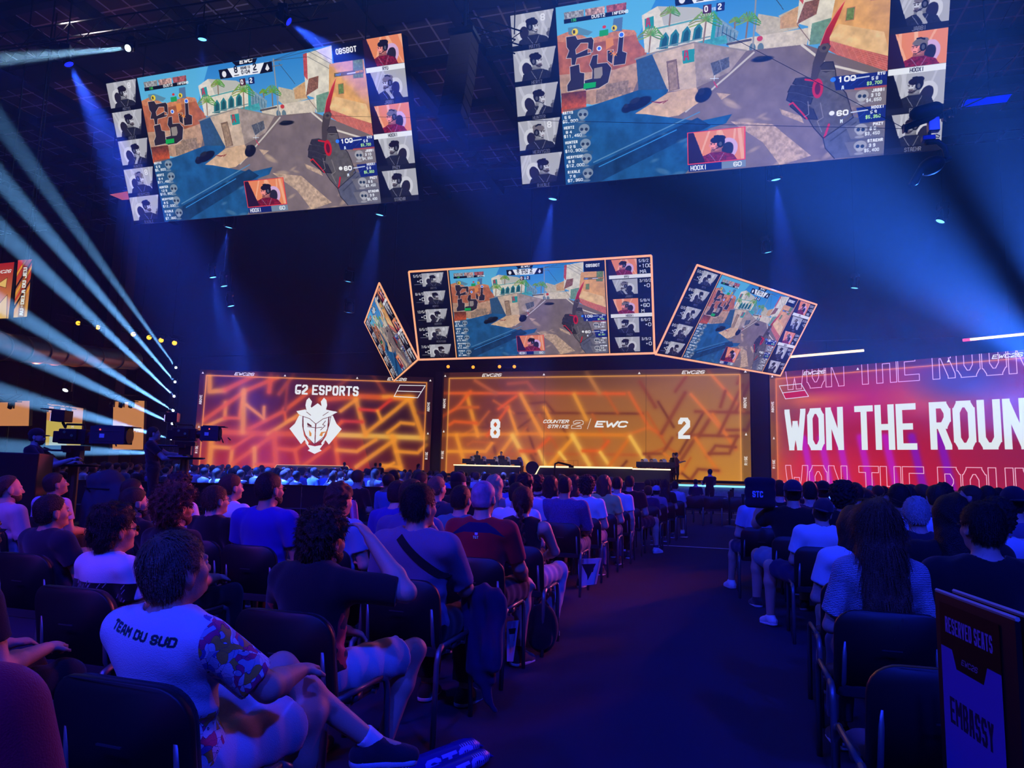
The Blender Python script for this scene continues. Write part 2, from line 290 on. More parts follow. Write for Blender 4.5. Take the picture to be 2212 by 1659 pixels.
    # overlay: score bar, maps, radar, player lines
    P([(880, 236), (1052, 208), (1040, 240), (905, 262)], (.03, .03, .06)); T('EWC', 930, 250, 26, (1, 1, 1), wd=4, asp=1.0, slant=.25)
    P([(788, 290), (1152, 230), (1158, 300), (800, 352)], (.95, .96, .98)); P([(788, 290), (848, 280), (884, 340), (800, 352)], (.05, .05, .07)); P([(1098, 240), (1152, 230), (1158, 300), (1068, 316)], (.05, .05, .07))
    E(826, 318, 15, 20, (.92, .92, .94)); P([(1120, 246), (1136, 280), (1122, 296), (1106, 284)], (.92, .92, .94))
    T('8', 896, 312, 44, (.08, .09, .14), wd=5); T('2', 1026, 294, 44, (.08, .09, .14), wd=5); T('ROUND 10', 938, 288, 17, (.1, .1, .15), asp=.36, wd=1.8); T('0:04', 944, 320, 25, (.1, .1, .15), asp=.46, wd=2.8)
    L([(896, 328), (925, 323)], 3, (.1, .1, .14)); L([(1022, 308), (1055, 302)], 3, (.1, .12, .35))
    P([(930, 352), (968, 346), (972, 392), (934, 398)], c8(72, 24, 32)); T('0', 940, 390, 32, (1, 1, 1), wd=4); P([(992, 342), (1030, 336), (1034, 382), (996, 388)], c8(26, 36, 92)); T('2', 1003, 379, 32, (1, 1, 1), wd=4); T('VS', 975, 382, 16, (.9, .9, 1), wd=2)
    for k, x in enumerate((278, 375, 474)): P([(x, 372-k*16), (x+92, 357-k*16), (x+96, 395-k*16), (x+8, 410-k*16)], (c8(150, 150, 150), c8(190, 150, 140), c8(170, 90, 90))[k], tex=.5, seed=30+k, ts=7)
    P([(283, 410), (567, 364), (570, 388), (287, 433)], (.05, .05, .07)); T('136', 318, 424, 16, c8(60, 210, 80), wd=2); T('DUST2', 414, 408, 18, (1, 1, 1), wd=2.4, asp=.6); T('INFERNO', 506, 393, 17, (1, 1, 1), wd=2.3, asp=.5)
    dk, ln = c8(36, 30, 34), c8(225, 220, 215)
    for q in [[(306, 505), (350, 498), (362, 520), (428, 508), (440, 525), (444, 590), (420, 596), (416, 540), (380, 540), (360, 575), (366, 600), (420, 570), (436, 580), (436, 604), (372, 622), (370, 660), (352, 660), (346, 622), (322, 622), (330, 580), (316, 560)], [(345, 668), (388, 655), (398, 700), (420, 705), (428, 790), (352, 806), (346, 770), (358, 740)], [(446, 610), (470, 604), (474, 655), (520, 650), (545, 680), (540, 760), (500, 790), (436, 800), (424, 745), (460, 735), (456, 690), (438, 660)], [(512, 585), (540, 580), (545, 660), (520, 640)], [(556, 500), (578, 495), (584, 590), (606, 600), (606, 660), (552, 668), (548, 620), (560, 590)]]:
        P(q, dk, .94); L(q, 1.6, ln, closed=True)
    P([(462, 680), (500, 672), (508, 715), (500, 735), (470, 738)], c8(150, 140, 130)); P([(496, 520), (528, 512), (538, 555), (505, 580)], c8(226, 140, 60)); P([(424, 762), (482, 754), (484, 784), (426, 794)], c8(20, 170, 70)); P([(460, 475), (500, 468), (505, 500), (465, 508)], c8(30, 160, 80)); P([(518, 412), (560, 404), (566, 480), (520, 480)], c8(84, 120, 160)); P([(308, 455), (350, 450), (430, 480), (410, 500), (315, 492)], c8(90, 130, 150), .8)
    E(344, 478, 16, 18, c8(240, 210, 40)); E(528, 462, 14, 15, c8(240, 210, 40)); T('B', 337, 488, 18, (.1, .1, .1), wd=3); T('A', 522, 472, 16, (.1, .1, .1), wd=3); E(472, 572, 13, 14, (.95, .97, 1)); E(472, 572, 8, 9, c8(50, 110, 240)); E(567, 500, 14, 15, (.95, .97, 1)); E(567, 500, 10, 11, c8(50, 110, 240)); E(480, 455, 9, 8, c8(220, 50, 40))
    for x, y in [(540, 600), (530, 590), (552, 606)]: L([(x-8, y-8), (x+8, y+8)], 2, c8(255, 150, 30)); L([(x-8, y+8), (x+8, y-8)], 2, c8(255, 150, 30))
    def skull(x, y, c=(.62, .66, .70), al=.75): E(x, y, 28, 26, c, al=al); E(x, y+20, 16, 14, c, al=al); E(x-11, y+4, 8, 9, (.16, .22, .30)); E(x+11, y+4, 8, 9, (.16, .22, .30)); E(x, y+44, 20, 7, c, al=al*.8)
    for k, (nm, a, b) in enumerate([('MATYS', '5 5', '$5,900'), ('HERTZ', '8 4', '$11,450'), ('HUNTER', '12 5', '$10,900'), ('HEAVYGOD', '8 5', '$12,000'), ('RIKALE', '7 6', '$7,350')]):
        x, y = 345+k*17, 905+k*82; P([(x, y), (x+125, y-18), (x+105, y+66), (x+14, y+76)], (.25, .36, .46), .45)
        T(nm, x+2, y+28, 17, (.95, .96, .98), wd=2.6); T(a, x+14, y+52, 17, (.95, .96, .98), wd=2.4, asp=.6); T(b, x+8, y+76, 18, (.95, .96, .98), wd=2.3, asp=.6); skull(x+97, y+24)
    for k, (nm, a, b, hp) in enumerate([('RYU', '5 8', '$3,700', '100'), ('JABBI', '3 10', '$4,650', ''), ('HOOXI', '5 8', '$5,350', '60'), ('PHZY', '8 6', '$3,450', ''), ('STAEHR', '3 9', '$5,400', '')]):
        x, y = 1852+k*11, 738+k*92
        if hp:
            P([(x-(255 if k == 0 else 140), y+20 if k == 0 else y+10), (x, y-4), (x+10, y+82), (x-(230 if k == 0 else 110), y+95)], c8(18, 34, 120), .95)
            for m in range(5): L([(x-200+m*36, y+70), (x-170+m*36, y+40), (x-170+m*36, y+15)], 1, c8(50, 80, 190))
            E(x-252, y+36, 12, 12, (.2, .5, 1) if k == 0 else (.95, .95, .95)); T(hp, x-228, y+54, 30, (1, 1, 1), wd=4.5, asp=.7); L([(x-160, y+34), (x-85, y+22)], 4, (.8, .84, .92)); T('A' if k == 0 else 'M', x-205, y+92, 20, (.9, .95, 1), wd=3)
        else: P([(x-190, y+16), (x, y-2), (x+10, y+80), (x-150, y+90)], (.50, .48, .50), .6); skull(x-112, y+34, (.72, .72, .74)); L([(x-150, y-2), (x, y-16)], 6, c8(220, 90, 70), al=.7 if k == 1 else 0)
        T(nm, x-12-len(nm)*11.5, y+18, 17, (.96, .97, 1), wd=2.6); T(a, x-70, y+44, 18, (.95, .97, 1), wd=2.3, asp=.45); T(b, x-88, y+72, 18, c8(190, 250, 150) if hp else (.9, .92, .95), wd=2.2, asp=.42)
    q = f([(960, 1052), (1222, 1032), (1240, 1195), (985, 1222)]); x0, y0, x1, y1 = q[:, 0].min(), q[:, 1].min(), q[:, 0].max(), q[:, 1].max()
    G.rect(x0-3, y0-3, x1+3, y1+3, c8(235, 60, 60)); paste(G, portrait(41, True, -1), x0, y0, x1, y1); G.rect(x0, y1+3, x1+4, y1+26, c8(20, 36, 110)); G.rect(x0+(x1-x0)*.6, y1+3, x1+4, y1+26, c8(120, 140, 160))
    G.text('HOOXI', x0+6, y1+23, 17, (1, 1, 1), wd=3); G.text('60', x1-36, y1+22, 15, (1, 1, 1), wd=2.6, asp=.7)
    P([(1578, 312), (1782, 285), (1785, 312), (1580, 340)], c8(90, 84, 70), .85); T('PHZY', 1590, 334, 13, c8(90, 150, 255), wd=2); L([(1672, 316), (1726, 308)], 4, (.95, .95, .95)); T('HUNTER', 1728, 312, 13, c8(255, 170, 60), wd=2, asp=.35)
    P([(1562, 116), (1780, 80), (1786, 214), (1578, 242)], c8(10, 12, 30)); T('OBSBOT', 1592, 188, 36, (1, 1, 1), wd=4.4, asp=.44)
    return G
NAMES_L = ['MATYS', 'HERTZ', 'HUNTER', 'HEAVYGOD', 'RIKALE']; NAMES_R = ['RYU', 'JABBI', 'HOOXI', 'PHZY', 'STAEHR']
KDA_L = ['5/5/5', '8/4/3', '12/5/1', '8/5/3', '7/6/4']; KDA_R = ['5/8/2', '3/10/2', '5/8/4', '8/6/2', '3/9/2']
PORT_L = [portrait(k, False, 1, True, '8' if k in (0, 3) else None) for k in (0, 1, 2, 3, 4)]; PORT_R = [portrait(k, t, -1) for k, t in ((5, True), (7, False), (11, True), (13, False), (16, False))]
GAME = game_pic()
def big_pic():
    W, H = 1380, 594; B = Cv(W, H, (.03, .03, .055)); paste(B, GAME, W*.1205, 0, W*.8825, H)
    for k in range(5):
        y = H*(.2*k+.004); paste(B, PORT_L[k], 2, y, W*.119, y+H*.17); B.text(NAMES_L[k], W*.06, y+H*.196, 13, (.42, .42, .48), wd=2, mid=True)
        y = H*.2*k; lit = k in (0, 2); paste(B, PORT_R[k], W*.8835, y, W, y+H*.168); B.rect(W*.8835, y+H*.168, W, y+H*.199, (.93, .94, .96) if lit else (.10, .10, .15)); B.text(NAMES_R[k], W*.942, y+H*.195, 13, (.15, .15, .2) if lit else (.5, .5, .56), wd=2, mid=True)
    return B
def small_pic():
    W, H = 1280, 482; B = Cv(W, H, (.035, .035, .05)); paste(B, GAME, W*.181, H*.018, W*.819, H*.985); am = c8(255, 178, 118)
    for k in range(5):
        y = H*(.2*k+.03); paste(B, PORT_L[k], W*.056, y, W*.158, y+H*.145); B.text(NAMES_L[k], W*.09, y+H*.178, 11, (.4, .4, .44), wd=1.8)
        B.text(KDA_L[k], W*.018, y+H*.04, 15, (.9, .9, .9), wd=2.4); B.text('+0', W*.030, y+H*.105, 20, (.95, .95, .95), wd=3.2, asp=.7); B.rect(W*.018, y+H*.115, W*.054, y+H*.119, (.6, .6, .62))
        lit = k in (0, 2); paste(B, PORT_R[k], W*.836, y-H*.01, W*.945, y+H*.15); B.rect(W*.836, y+H*.145, W*.995, y+H*.183, (.92, .92, .94) if lit else (.05, .05, .07)); B.text(NAMES_R[k], W*.895, y+H*.178, 12, (.15, .15, .18) if lit else (.42, .42, .46), wd=2)
        B.text(KDA_R[k], W*.952, y+H*.03, 15, (.9, .9, .9), wd=2.4); B.text(('+100', '+0', '+60', '+0', '+0')[k], W*(.950 if k in (0, 2) else .966), y+H*.085, 19, (.95, .95, .95), wd=3, asp=.66)
        if lit: B.text('MA' if k == 0 else 'M', W*.955, y+H*.14, 17, (.9, .9, .9), wd=3, asp=.7)
    for x in (.1735, .824): B.rect(W*x-3, 0, W*x+3, H, am)
    for r in ((0, 0, W, 6), (0, H-6, W, H), (0, 0, 6, H), (W-6, 0, W, H)): B.rect(*r, am)
    return B
def pattern(cv, f, segs):
    for pts, wd, c, gl in segs: cv.line(f(pts), wd*.16, c, al=.45, glow=wd*.42); cv.line(f(pts), wd*.2, c, al=.75, glow=wd*.16)
def led_border(cv, edge, lab=True, tri=(.1, .37, .7)):
    W, H = cv.w, cv.h; m = int(W*.028); cv.a[:int(H*.055)] *= .62; cv.a[:, :m] *= .7; cv.a[:, W-m:] *= .7
    cv.line([(m, H), (m, H*.058), (W-m, H*.058), (W-m, H)], 3, edge); cv.line([(m, H), (m, H*.058), (W-m, H*.058), (W-m, H)], 3, edge, al=.4, glow=4)
    wh = (.96, .95, .93)
    for x in (.012, .36, .67, .988): cv.poly([(W*x-6, H*.042), (W*x+6, H*.042), (W*x, H*.02)], wh)
    for x in (.145, .80): cv.text('EWC26', W*x, H*.048, H*.032, wh, wd=3.4, asp=.95, slant=.3)
    for x in (m*.62, W-m*.36):
        cv.text('ABOVE', x, H*.36, 13, wh, wd=2.6, asp=.5, rot=-math.pi/2); cv.text('RISE', x, H*.86, 13, wh, wd=2.6, asp=.5, rot=-math.pi/2); cv.poly([(x-9, H*.60), (x+1, H*.60), (x-4, H*.575)], wh)
AM, ORG, YEL = c8(240, 150, 40), c8(226, 92, 26), c8(246, 190, 80)
def led_left_pic():
    W, H = 1180, 500; B = Cv(W, H); f = homog([(52, 58), (2118, 132), (2101, 963), (25, 945)], [(0, 0), (W, 0), (W, H), (0, H)])
    B.rect(0, 0, W, H, c8(74, 28, 34), c2=c8(150, 36, 24)); B.poly([(W*.62, 0), (W, 0), (W, H), (W*.75, H)], c8(52, 26, 40), .6); B.ell(W*.25, H*.2, 230, 120, c8(70, 30, 60), .6, soft=110); B.ell(W*.3, H, 330, 190, c8(190, 44, 24), .6, soft=150); B.ell(W*.8, H*.3, 240, 140, c8(46, 22, 36), .7, soft=120)
    S = [([(80, 620), (700, 640), (1300, 630)], 46, ORG, 1), ([(1250, 640), (2060, 660)], 40, YEL, 1), ([(1150, 330), (1500, 300), (1920, 320)], 44, ORG, 1), ([(1700, 300), (1950, 310)], 30, AM, 1),
         ([(80, 600), (300, 500), (300, 360)], 30, AM, 1), ([(300, 500), (430, 500), (460, 280)], 26, ORG, 1), ([(110, 520), (480, 250), (760, 130)], 36, ORG, 1), ([(460, 250), (470, 620)], 44, AM, 1), ([(140, 120), (150, 260), (280, 250)], 40, AM, 1), ([(300, 240), (560, 110)], 40, ORG, 1), ([(700, 110), (690, 260)], 40, ORG, 1),
         ([(520, 600), (820, 440), (1060, 250)], 34, ORG, 1), ([(650, 400), (650, 500), (490, 380)], 26, AM, 1), ([(830, 410), (850, 520), (940, 500)], 22, ORG, 1), ([(700, 640), (1000, 440)], 30, AM, 1), ([(850, 200), (840, 420)], 22, c8(150, 60, 40), 1), ([(900, 110), (780, 280)], 30, c8(170, 70, 36), 1),
         ([(190, 640), (180, 950)], 44, AM, 1), ([(210, 760), (380, 770), (370, 950)], 30, AM, 1), ([(380, 770), (560, 650)], 26, ORG, 1), ([(390, 910), (730, 660)], 34, ORG, 1), ([(580, 770), (590, 940)], 34, AM, 1), ([(750, 640), (780, 940)], 44, ORG, 1), ([(790, 770), (940, 780), (970, 900)], 30, ORG, 1), ([(940, 780), (1080, 690)], 26, ORG, 1), ([(600, 910), (760, 910)], 20, ORG, 1), ([(1000, 930), (1240, 750)], 28, ORG, 1),
         ([(1280, 640), (1330, 940)], 34, ORG, 1), ([(1310, 775), (1480, 785), (1640, 680)], 30, AM, 1), ([(1480, 920), (1800, 680)], 34, AM, 1), ([(1780, 650), (1870, 960)], 40, AM, 1), ([(1820, 780), (2000, 790), (2070, 720)], 28, AM, 1), ([(1700, 900), (1850, 915)], 24, AM, 1), ([(1680, 950), (1800, 880)], 24, AM, 1),
         ([(1460, 330), (1550, 640)], 36, AM, 1), ([(1330, 430), (1460, 330)], 30, AM, 1), ([(1500, 415), (1650, 425), (1760, 330)], 24, c8(220, 60, 36), 1), ([(1340, 520), (1520, 525)], 24, c8(210, 60, 36), 1), ([(1560, 620), (1800, 420), (1900, 330)], 32, AM, 1), ([(1650, 430), (1680, 500)], 24, AM, 1), ([(1920, 320), (2040, 650)], 40, AM, 1), ([(1740, 620), (1850, 530), (1960, 540)], 28, AM, 1), ([(1240, 620), (1340, 530)], 28, ORG, 1), ([(1600, 110), (1700, 260)], 28, c8(140, 60, 40), 1), ([(1400, 130), (1240, 260)], 26, c8(140, 60, 40), 1), ([(60, 560), (30, 590)], 20, AM, 1), ([(2000, 440), (2060, 445)], 20, c8(120, 50, 36), 1)]
    pattern(B, f, S); led_border(B, c8(255, 160, 70))
    wh = (.93, .95, .96); dk = c8(96, 34, 30); q = lambda p, c=wh: B.poly(f(p), c)
    p = f([(920, 283)])[0]; B.text('G2 ESPORTS', p[0], p[1], 52, wh, wd=9.5, asp=.40, gap=.42)
    # helmeted mask emblem
    for m in (1, -1):
        X = lambda pts: [((x if m > 0 else 2228-x+(y-560)*.0), y) for x, y in pts]
        q(X([(1048, 312), (1076, 348), (1066, 392), (1082, 420), (1070, 470), (1030, 430), (1018, 380), (1026, 335)]))
        q(X([(940, 434), (1016, 428), (1050, 460), (1118, 545), (1118, 505), (1050, 470), (990, 478), (962, 462)]))
        q(X([(966, 470), (996, 480), (996, 560), (1016, 650), (1060, 716), (1052, 735), (1022, 690), (992, 728), (884, 590), (930, 545)]))
        q(X([(1022, 702), (1056, 732), (1114, 744), (1114, 812), (1052, 782), (1070, 768)]))
        q(X([(1004, 482), (1064, 498), (1110, 545), (1110, 722), (1050, 680), (1012, 610)]))
    q([(1030, 430), (1072, 402), (1126, 362), (1180, 402), (1224, 430), (1190, 474), (1118, 545), (1046, 474)]); q([(940, 434), (1020, 418), (1114, 520), (1210, 420), (1304, 440), (1230, 480), (1114, 540), (1000, 478)])
    for l in ([(1118, 545), (1112, 722)], [(1030, 440), (1068, 470)], [(1222, 440), (1176, 472)], [(1000, 480), (1060, 500), (1116, 548), (1180, 500), (1246, 482)], [(1000, 480), (1000, 570), (1030, 650), (1110, 728), (1190, 660), (1232, 560), (1246, 480)]): B.line(f(l), 2.6, dk)
    q([(1040, 535), (1078, 560), (1078, 572), (1042, 560)], dk); q([(1058, 600), (1080, 630), (1080, 655), (1064, 655)], c8(220, 140, 40)); B.line(f([(1044, 570), (1118, 582), (1170, 576)]), 3, dk); B.line(f([(1200, 520), (1176, 552), (1198, 562), (1160, 600)]), 3, dk); q([(1150, 650), (1166, 618), (1224, 612), (1180, 630), (1176, 655)], c8(220, 140, 40))
    B.line(f([(1788, 300), (1835, 200), (2052, 204), (1990, 310)]), 4, wh, closed=True); B.line(f([(1812, 252), (2022, 258)]), 4, wh)
    B.poly(f([(735, 985), (785, 912), (1405, 912), (1450, 985)]), c8(66, 52, 58)); B.line(f([(735, 985), (785, 912), (1405, 912), (1450, 985)]), 3, c8(255, 190, 120)); p = f([(965, 990)])[0]; B.text('SIX ARENA', p[0], p[1], 17, wh, wd=3.6, asp=.6)
    return B
def led_mid_pic():
    W, H = 1440, 500; B = Cv(W, H); q5 = lambda p: [(740+x/2.962, 540+y/2.962) for x, y in p]; q6 = lambda p: [(1472+x/2.962, 540+y/2.962) for x, y in p]
    f0 = homog([(956, 803), (1619, 793), (1625, 1040), (950, 1018)], [(0, 0), (W, 0), (W, H), (0, H)])
    t = np.linspace(0, 1, W)[None, :, None]; v = np.linspace(0, 1, H)[:, None, None]
    B.a[:] = (np.array(c8(128, 62, 36))*(1-v)+np.array(c8(176, 84, 40))*v)*(1-t)+(np.array(c8(150, 104, 62))*(1-v)+np.array(c8(206, 140, 44))*v)*t
    B.ell(W*.1, H*.25, 260, 160, c8(100, 44, 36), .6, soft=130); B.ell(W*.45, 0, 380, 90, c8(96, 56, 40), .6, soft=80)
    f = lambda pts: f0(q5(pts)); g = lambda pts: f0(q6(pts)); DK = c8(140, 66, 40)
    S = [([(640, 910), (1300, 910), (1800, 915)], 22, c8(225, 92, 30), 1), ([(640, 1175), (1200, 1170), (1820, 1180)], 26, c8(228, 130, 30), 1), ([(800, 930), (870, 1180)], 30, AM, 1), ([(1140, 920), (1280, 1180)], 30, AM, 1), ([(1060, 1000), (1120, 1170)], 24, AM, 1), ([(1480, 920), (1560, 1080)], 26, c8(230, 150, 50), 1), ([(1290, 1000), (1330, 1080)], 24, AM, 1), ([(640, 1060), (740, 1000), (820, 900)], 24, ORG, 1), ([(740, 1000), (870, 1000)], 22, c8(200, 92, 36), 1), ([(690, 1110), (720, 1090), (860, 1100)], 24, ORG, 1), ([(1000, 1010), (1110, 930)], 22, ORG, 1), ([(930, 1180), (1060, 1000)], 22, ORG, 1),
         ([(735, 1180), (800, 1400)], 30, AM, 1), ([(680, 1280), (770, 1280)], 24, AM, 1), ([(790, 1280), (920, 1280), (960, 1230)], 26, AM, 1), ([(940, 1400), (1090, 1190)], 28, AM, 1), ([(1090, 1180), (1200, 1380)], 34, YEL, 1), ([(1140, 1280), (1240, 1280), (1320, 1200)], 24, ORG, 1), ([(1260, 1280), (1310, 1390)], 24, YEL, 1), ([(1310, 1390), (1480, 1190)], 28, AM, 1), ([(1390, 1290), (1430, 1340)], 22, YEL, 1), ([(1470, 1180), (1580, 1370)], 30, YEL, 1), ([(1540, 1280), (1650, 1280), (1700, 1220)], 22, ORG, 1), ([(1650, 1290), (1720, 1390)], 24, YEL, 1), ([(1700, 1390), (1840, 1190)], 24, c8(215, 110, 30), 1),
         ([(1830, 910), (1960, 1130), (2040, 1180)], 22, c8(215, 100, 36), 1), ([(2040, 1170), (2190, 910)], 22, DK, 1), ([(1960, 1130), (1820, 1180)], 20, c8(210, 110, 40), 1), ([(1840, 1190), (1960, 1380)], 26, YEL, 1), ([(1930, 1300), (2050, 1300), (2110, 1200)], 18, DK, 1), ([(2060, 1300), (2180, 1400)], 20, c8(215, 120, 36), 1), ([(850, 830), (980, 910)], 24, c8(180, 90, 50), 1), ([(1060, 850), (1180, 840), (1230, 900)], 22, c8(170, 84, 46), 1), ([(1560, 780), (1640, 910)], 26, c8(190, 120, 60), 1), ([(1900, 840), (2000, 1000)], 22, DK, 1)]
    S2 = [([(-20, 1180), (380, 1190)], 18, DK, 1), ([(0, 1340), (90, 1200)], 22, DK, 1), ([(90, 1200), (240, 1420)], 22, c8(220, 120, 36), 1), ([(180, 1300), (310, 1300), (360, 1190)], 18, DK, 1), ([(60, 920), (290, 1180)], 20, c8(220, 120, 50), 1), ([(240, 1180), (390, 860)], 18, DK, 1), ([(250, 1000), (280, 900)], 18, DK, 1), ([(60, 1470), (110, 1400), (240, 1410)], 18, DK, 1), ([(-40, 900), (30, 800)], 18, DK, 1)]
    pattern(B, f, [([(x+118, y+128) for x, y in p_], w_*.7, c8(186, 92, 36) if k_ % 2 else c8(120, 56, 36), 1) for k_, (p_, w_, c_, g_) in enumerate(S)]); pattern(B, f, S); pattern(B, g, [([(x+110, y-150) for x, y in p_], w_, c_, 1) for p_, w_, c_, g_ in S2]); pattern(B, g, S2); led_border(B, c8(236, 160, 70))
    wh = (.93, .94, .95)
    for x in (.364, .691): B.line([(W*x, 0), (W*x, H)], 1.2, c8(60, 34, 30), al=.8)
    p = f([(948, 1195)])[0]; B.text('8', p[0], p[1], 92, wh, wd=16, asp=.36); p = g([(-20, 1205)])[0]; B.text('2', p[0], p[1], 96, wh, wd=17, asp=.36)
    p = f([(1282, 1102)])[0]; B.text('COUNTER', p[0], p[1], 17, wh, wd=3.6, asp=.75, slant=.35); p = f([(1310, 1134)])[0]; B.text('STRIKE', p[0], p[1], 17, wh, wd=3.6, asp=.72, slant=.35); p = f([(1464, 1136)])[0]; B.text('2', p[0], p[1], 38, wh, wd=10, asp=.95, slant=.3, outline=2.2)
    B.line(f([(1566, 1140), (1588, 1074)]), 2, wh); p = f([(1612, 1130)])[0]; B.text('EWC', p[0], p[1], 31, wh, wd=7.5, asp=1.1, slant=.3)
    p = f([(1380, 1340), (1508, 1395)]); 
    for l in ([(1378, 1395), (1378, 1342), (1508, 1342), (1508, 1395)], [(1413, 1342), (1413, 1395)], [(1480, 1342), (1480, 1395)]): B.line(f(l), 1.2, c8(90, 54, 30), al=.8)
    return B
def led_right_pic(W=1120, H=500, wm=15.5):
    B = Cv(W, H); t = np.linspace(0, 1, W)[None, :, None]; v = np.linspace(0, 1, H)[:, None, None]
    c0 = np.array(c8(196, 120, 40)); c1 = np.array(c8(200, 26, 46)); c2 = np.array(c8(96, 44, 110)); top = np.array(c8(110, 34, 84)); mg = np.array(c8(205, 40, 120))
    k = np.clip(1-t*7, 0, 1); base = c1*(1-np.clip(t-.55, 0, 1)*1.2)+c2*np.clip(t-.55, 0, 1)*1.2; B.a[:] = (base*(1-(1-v)*.65)+top*(1-v)*.65)*(1-k)+c0*k
    B.ell(W*.36, H*.30, 190, 70, mg, .6, soft=90); B.ell(W*.07, H*.3, 120, 60, c8(150, 80, 70), .8, soft=80); B.ell(W*.18, H*.27, 130, 22, c8(226, 110, 30), .8, soft=40); B.ell(W*.07, H*.52, 40, 130, c8(120, 40, 60), .5, soft=60); B.ell(W*.62, H*.3, 150, 60, c8(230, 110, 60), .5, soft=70); B.ell(W*.70, H*.18, 140, 70, c8(60, 40, 120), .8, soft=80); B.ell(W*.2, H*.9, 260, 90, c8(226, 50, 30), .5, soft=90)
    for i, x in enumerate((.17, .24, .31, .39, .48, .57, .66)): B.line([(W*(x-.03), H*.6), (W*(x+.01), H*1.1)], 10, c8(190, 30, 230) if i < 5 else c8(120, 20, 220), al=.7, glow=9)
    wh = (.90, .94, .96); led_border(B, c8(236, 130, 60), tri=())
    B.text('WON THE ROUND', W*.062, H*.70, H*.36, wh, wd=25, asp=.285, gap=.26)
    B.text('WON THE ROUND', W*.062, H*.165, H*.36, (1, .82, .90), wd=25, asp=.30, gap=.26, outline=2.6); B.text('WON THE ROUND', W*.062, H*1.19, H*.36, (1, .82, .90), wd=25, asp=.30, gap=.26, outline=2.6)
    p = [(W*.042, H*.125), (W*.135, H*.12), (W*.165, H*.235), (W*.068, H*.245)]; B.poly([(W*.055, H*.19), (W*.15, H*.18), (W*.165, H*.235), (W*.068, H*.245)], c8(190, 20, 40)); B.line(p, 3, wh, closed=True); B.line([(W*.055, H*.19), (W*.15, H*.18)], 3, wh)
    return B
def banner_pic(kind):
    B = Cv(150, 330, c8(150, 40, 30)); B.rect(0, 0, 150, 330, c8(170, 34, 40), c2=c8(236, 190, 90))
    if kind == 0:
        B.text('EWC26', 40, 62, 20, (.95, .95, .95), wd=4, asp=.7, slant=.3)
        for p in ([(60, 130), (120, 90), (118, 150)], [(20, 330), (130, 190), (140, 330)], [(0, 150), (40, 170), (0, 190)]): B.poly(p, c8(240, 196, 110)); B.line(p, 3, c8(110, 60, 30), closed=True)
    else:
        for k in range(9): B.line([(-20, 330-k*38), (160, 150-k*38)], 14, (c8(240, 170, 50), c8(40, 24, 26), c8(210, 60, 40))[k % 3])
        B.poly([(0, 0), (90, 0), (0, 60)], c8(220, 60, 60)); B.rect(48, 0, 120, 330, c8(60, 40, 40), .35)
        B.text('AU-DELA DU JEU', 104, 322, 40, (.95, .97, .95), wd=7.5, asp=.33, rot=-math.pi/2, gap=.1)
    return B
def side_pic(k):
    B = Cv(200, 330, c8(222, 146, 90))
    if k == 1: B.rect(0, 130, 200, 330, c8(222, 196, 96)); B.rect(20, 255, 120, 330, c8(200, 220, 205)); B.text('M', 140, 175, 22, (.95, .9, .8), wd=4)
    if k == 0: B.rect(0, 160, 40, 330, c8(226, 200, 100))
    if k == 2: B.text('DEFINE / EWC', 30, 214, 18, (.96, .85, .75), wd=3, asp=.6, slant=.3)
    return B
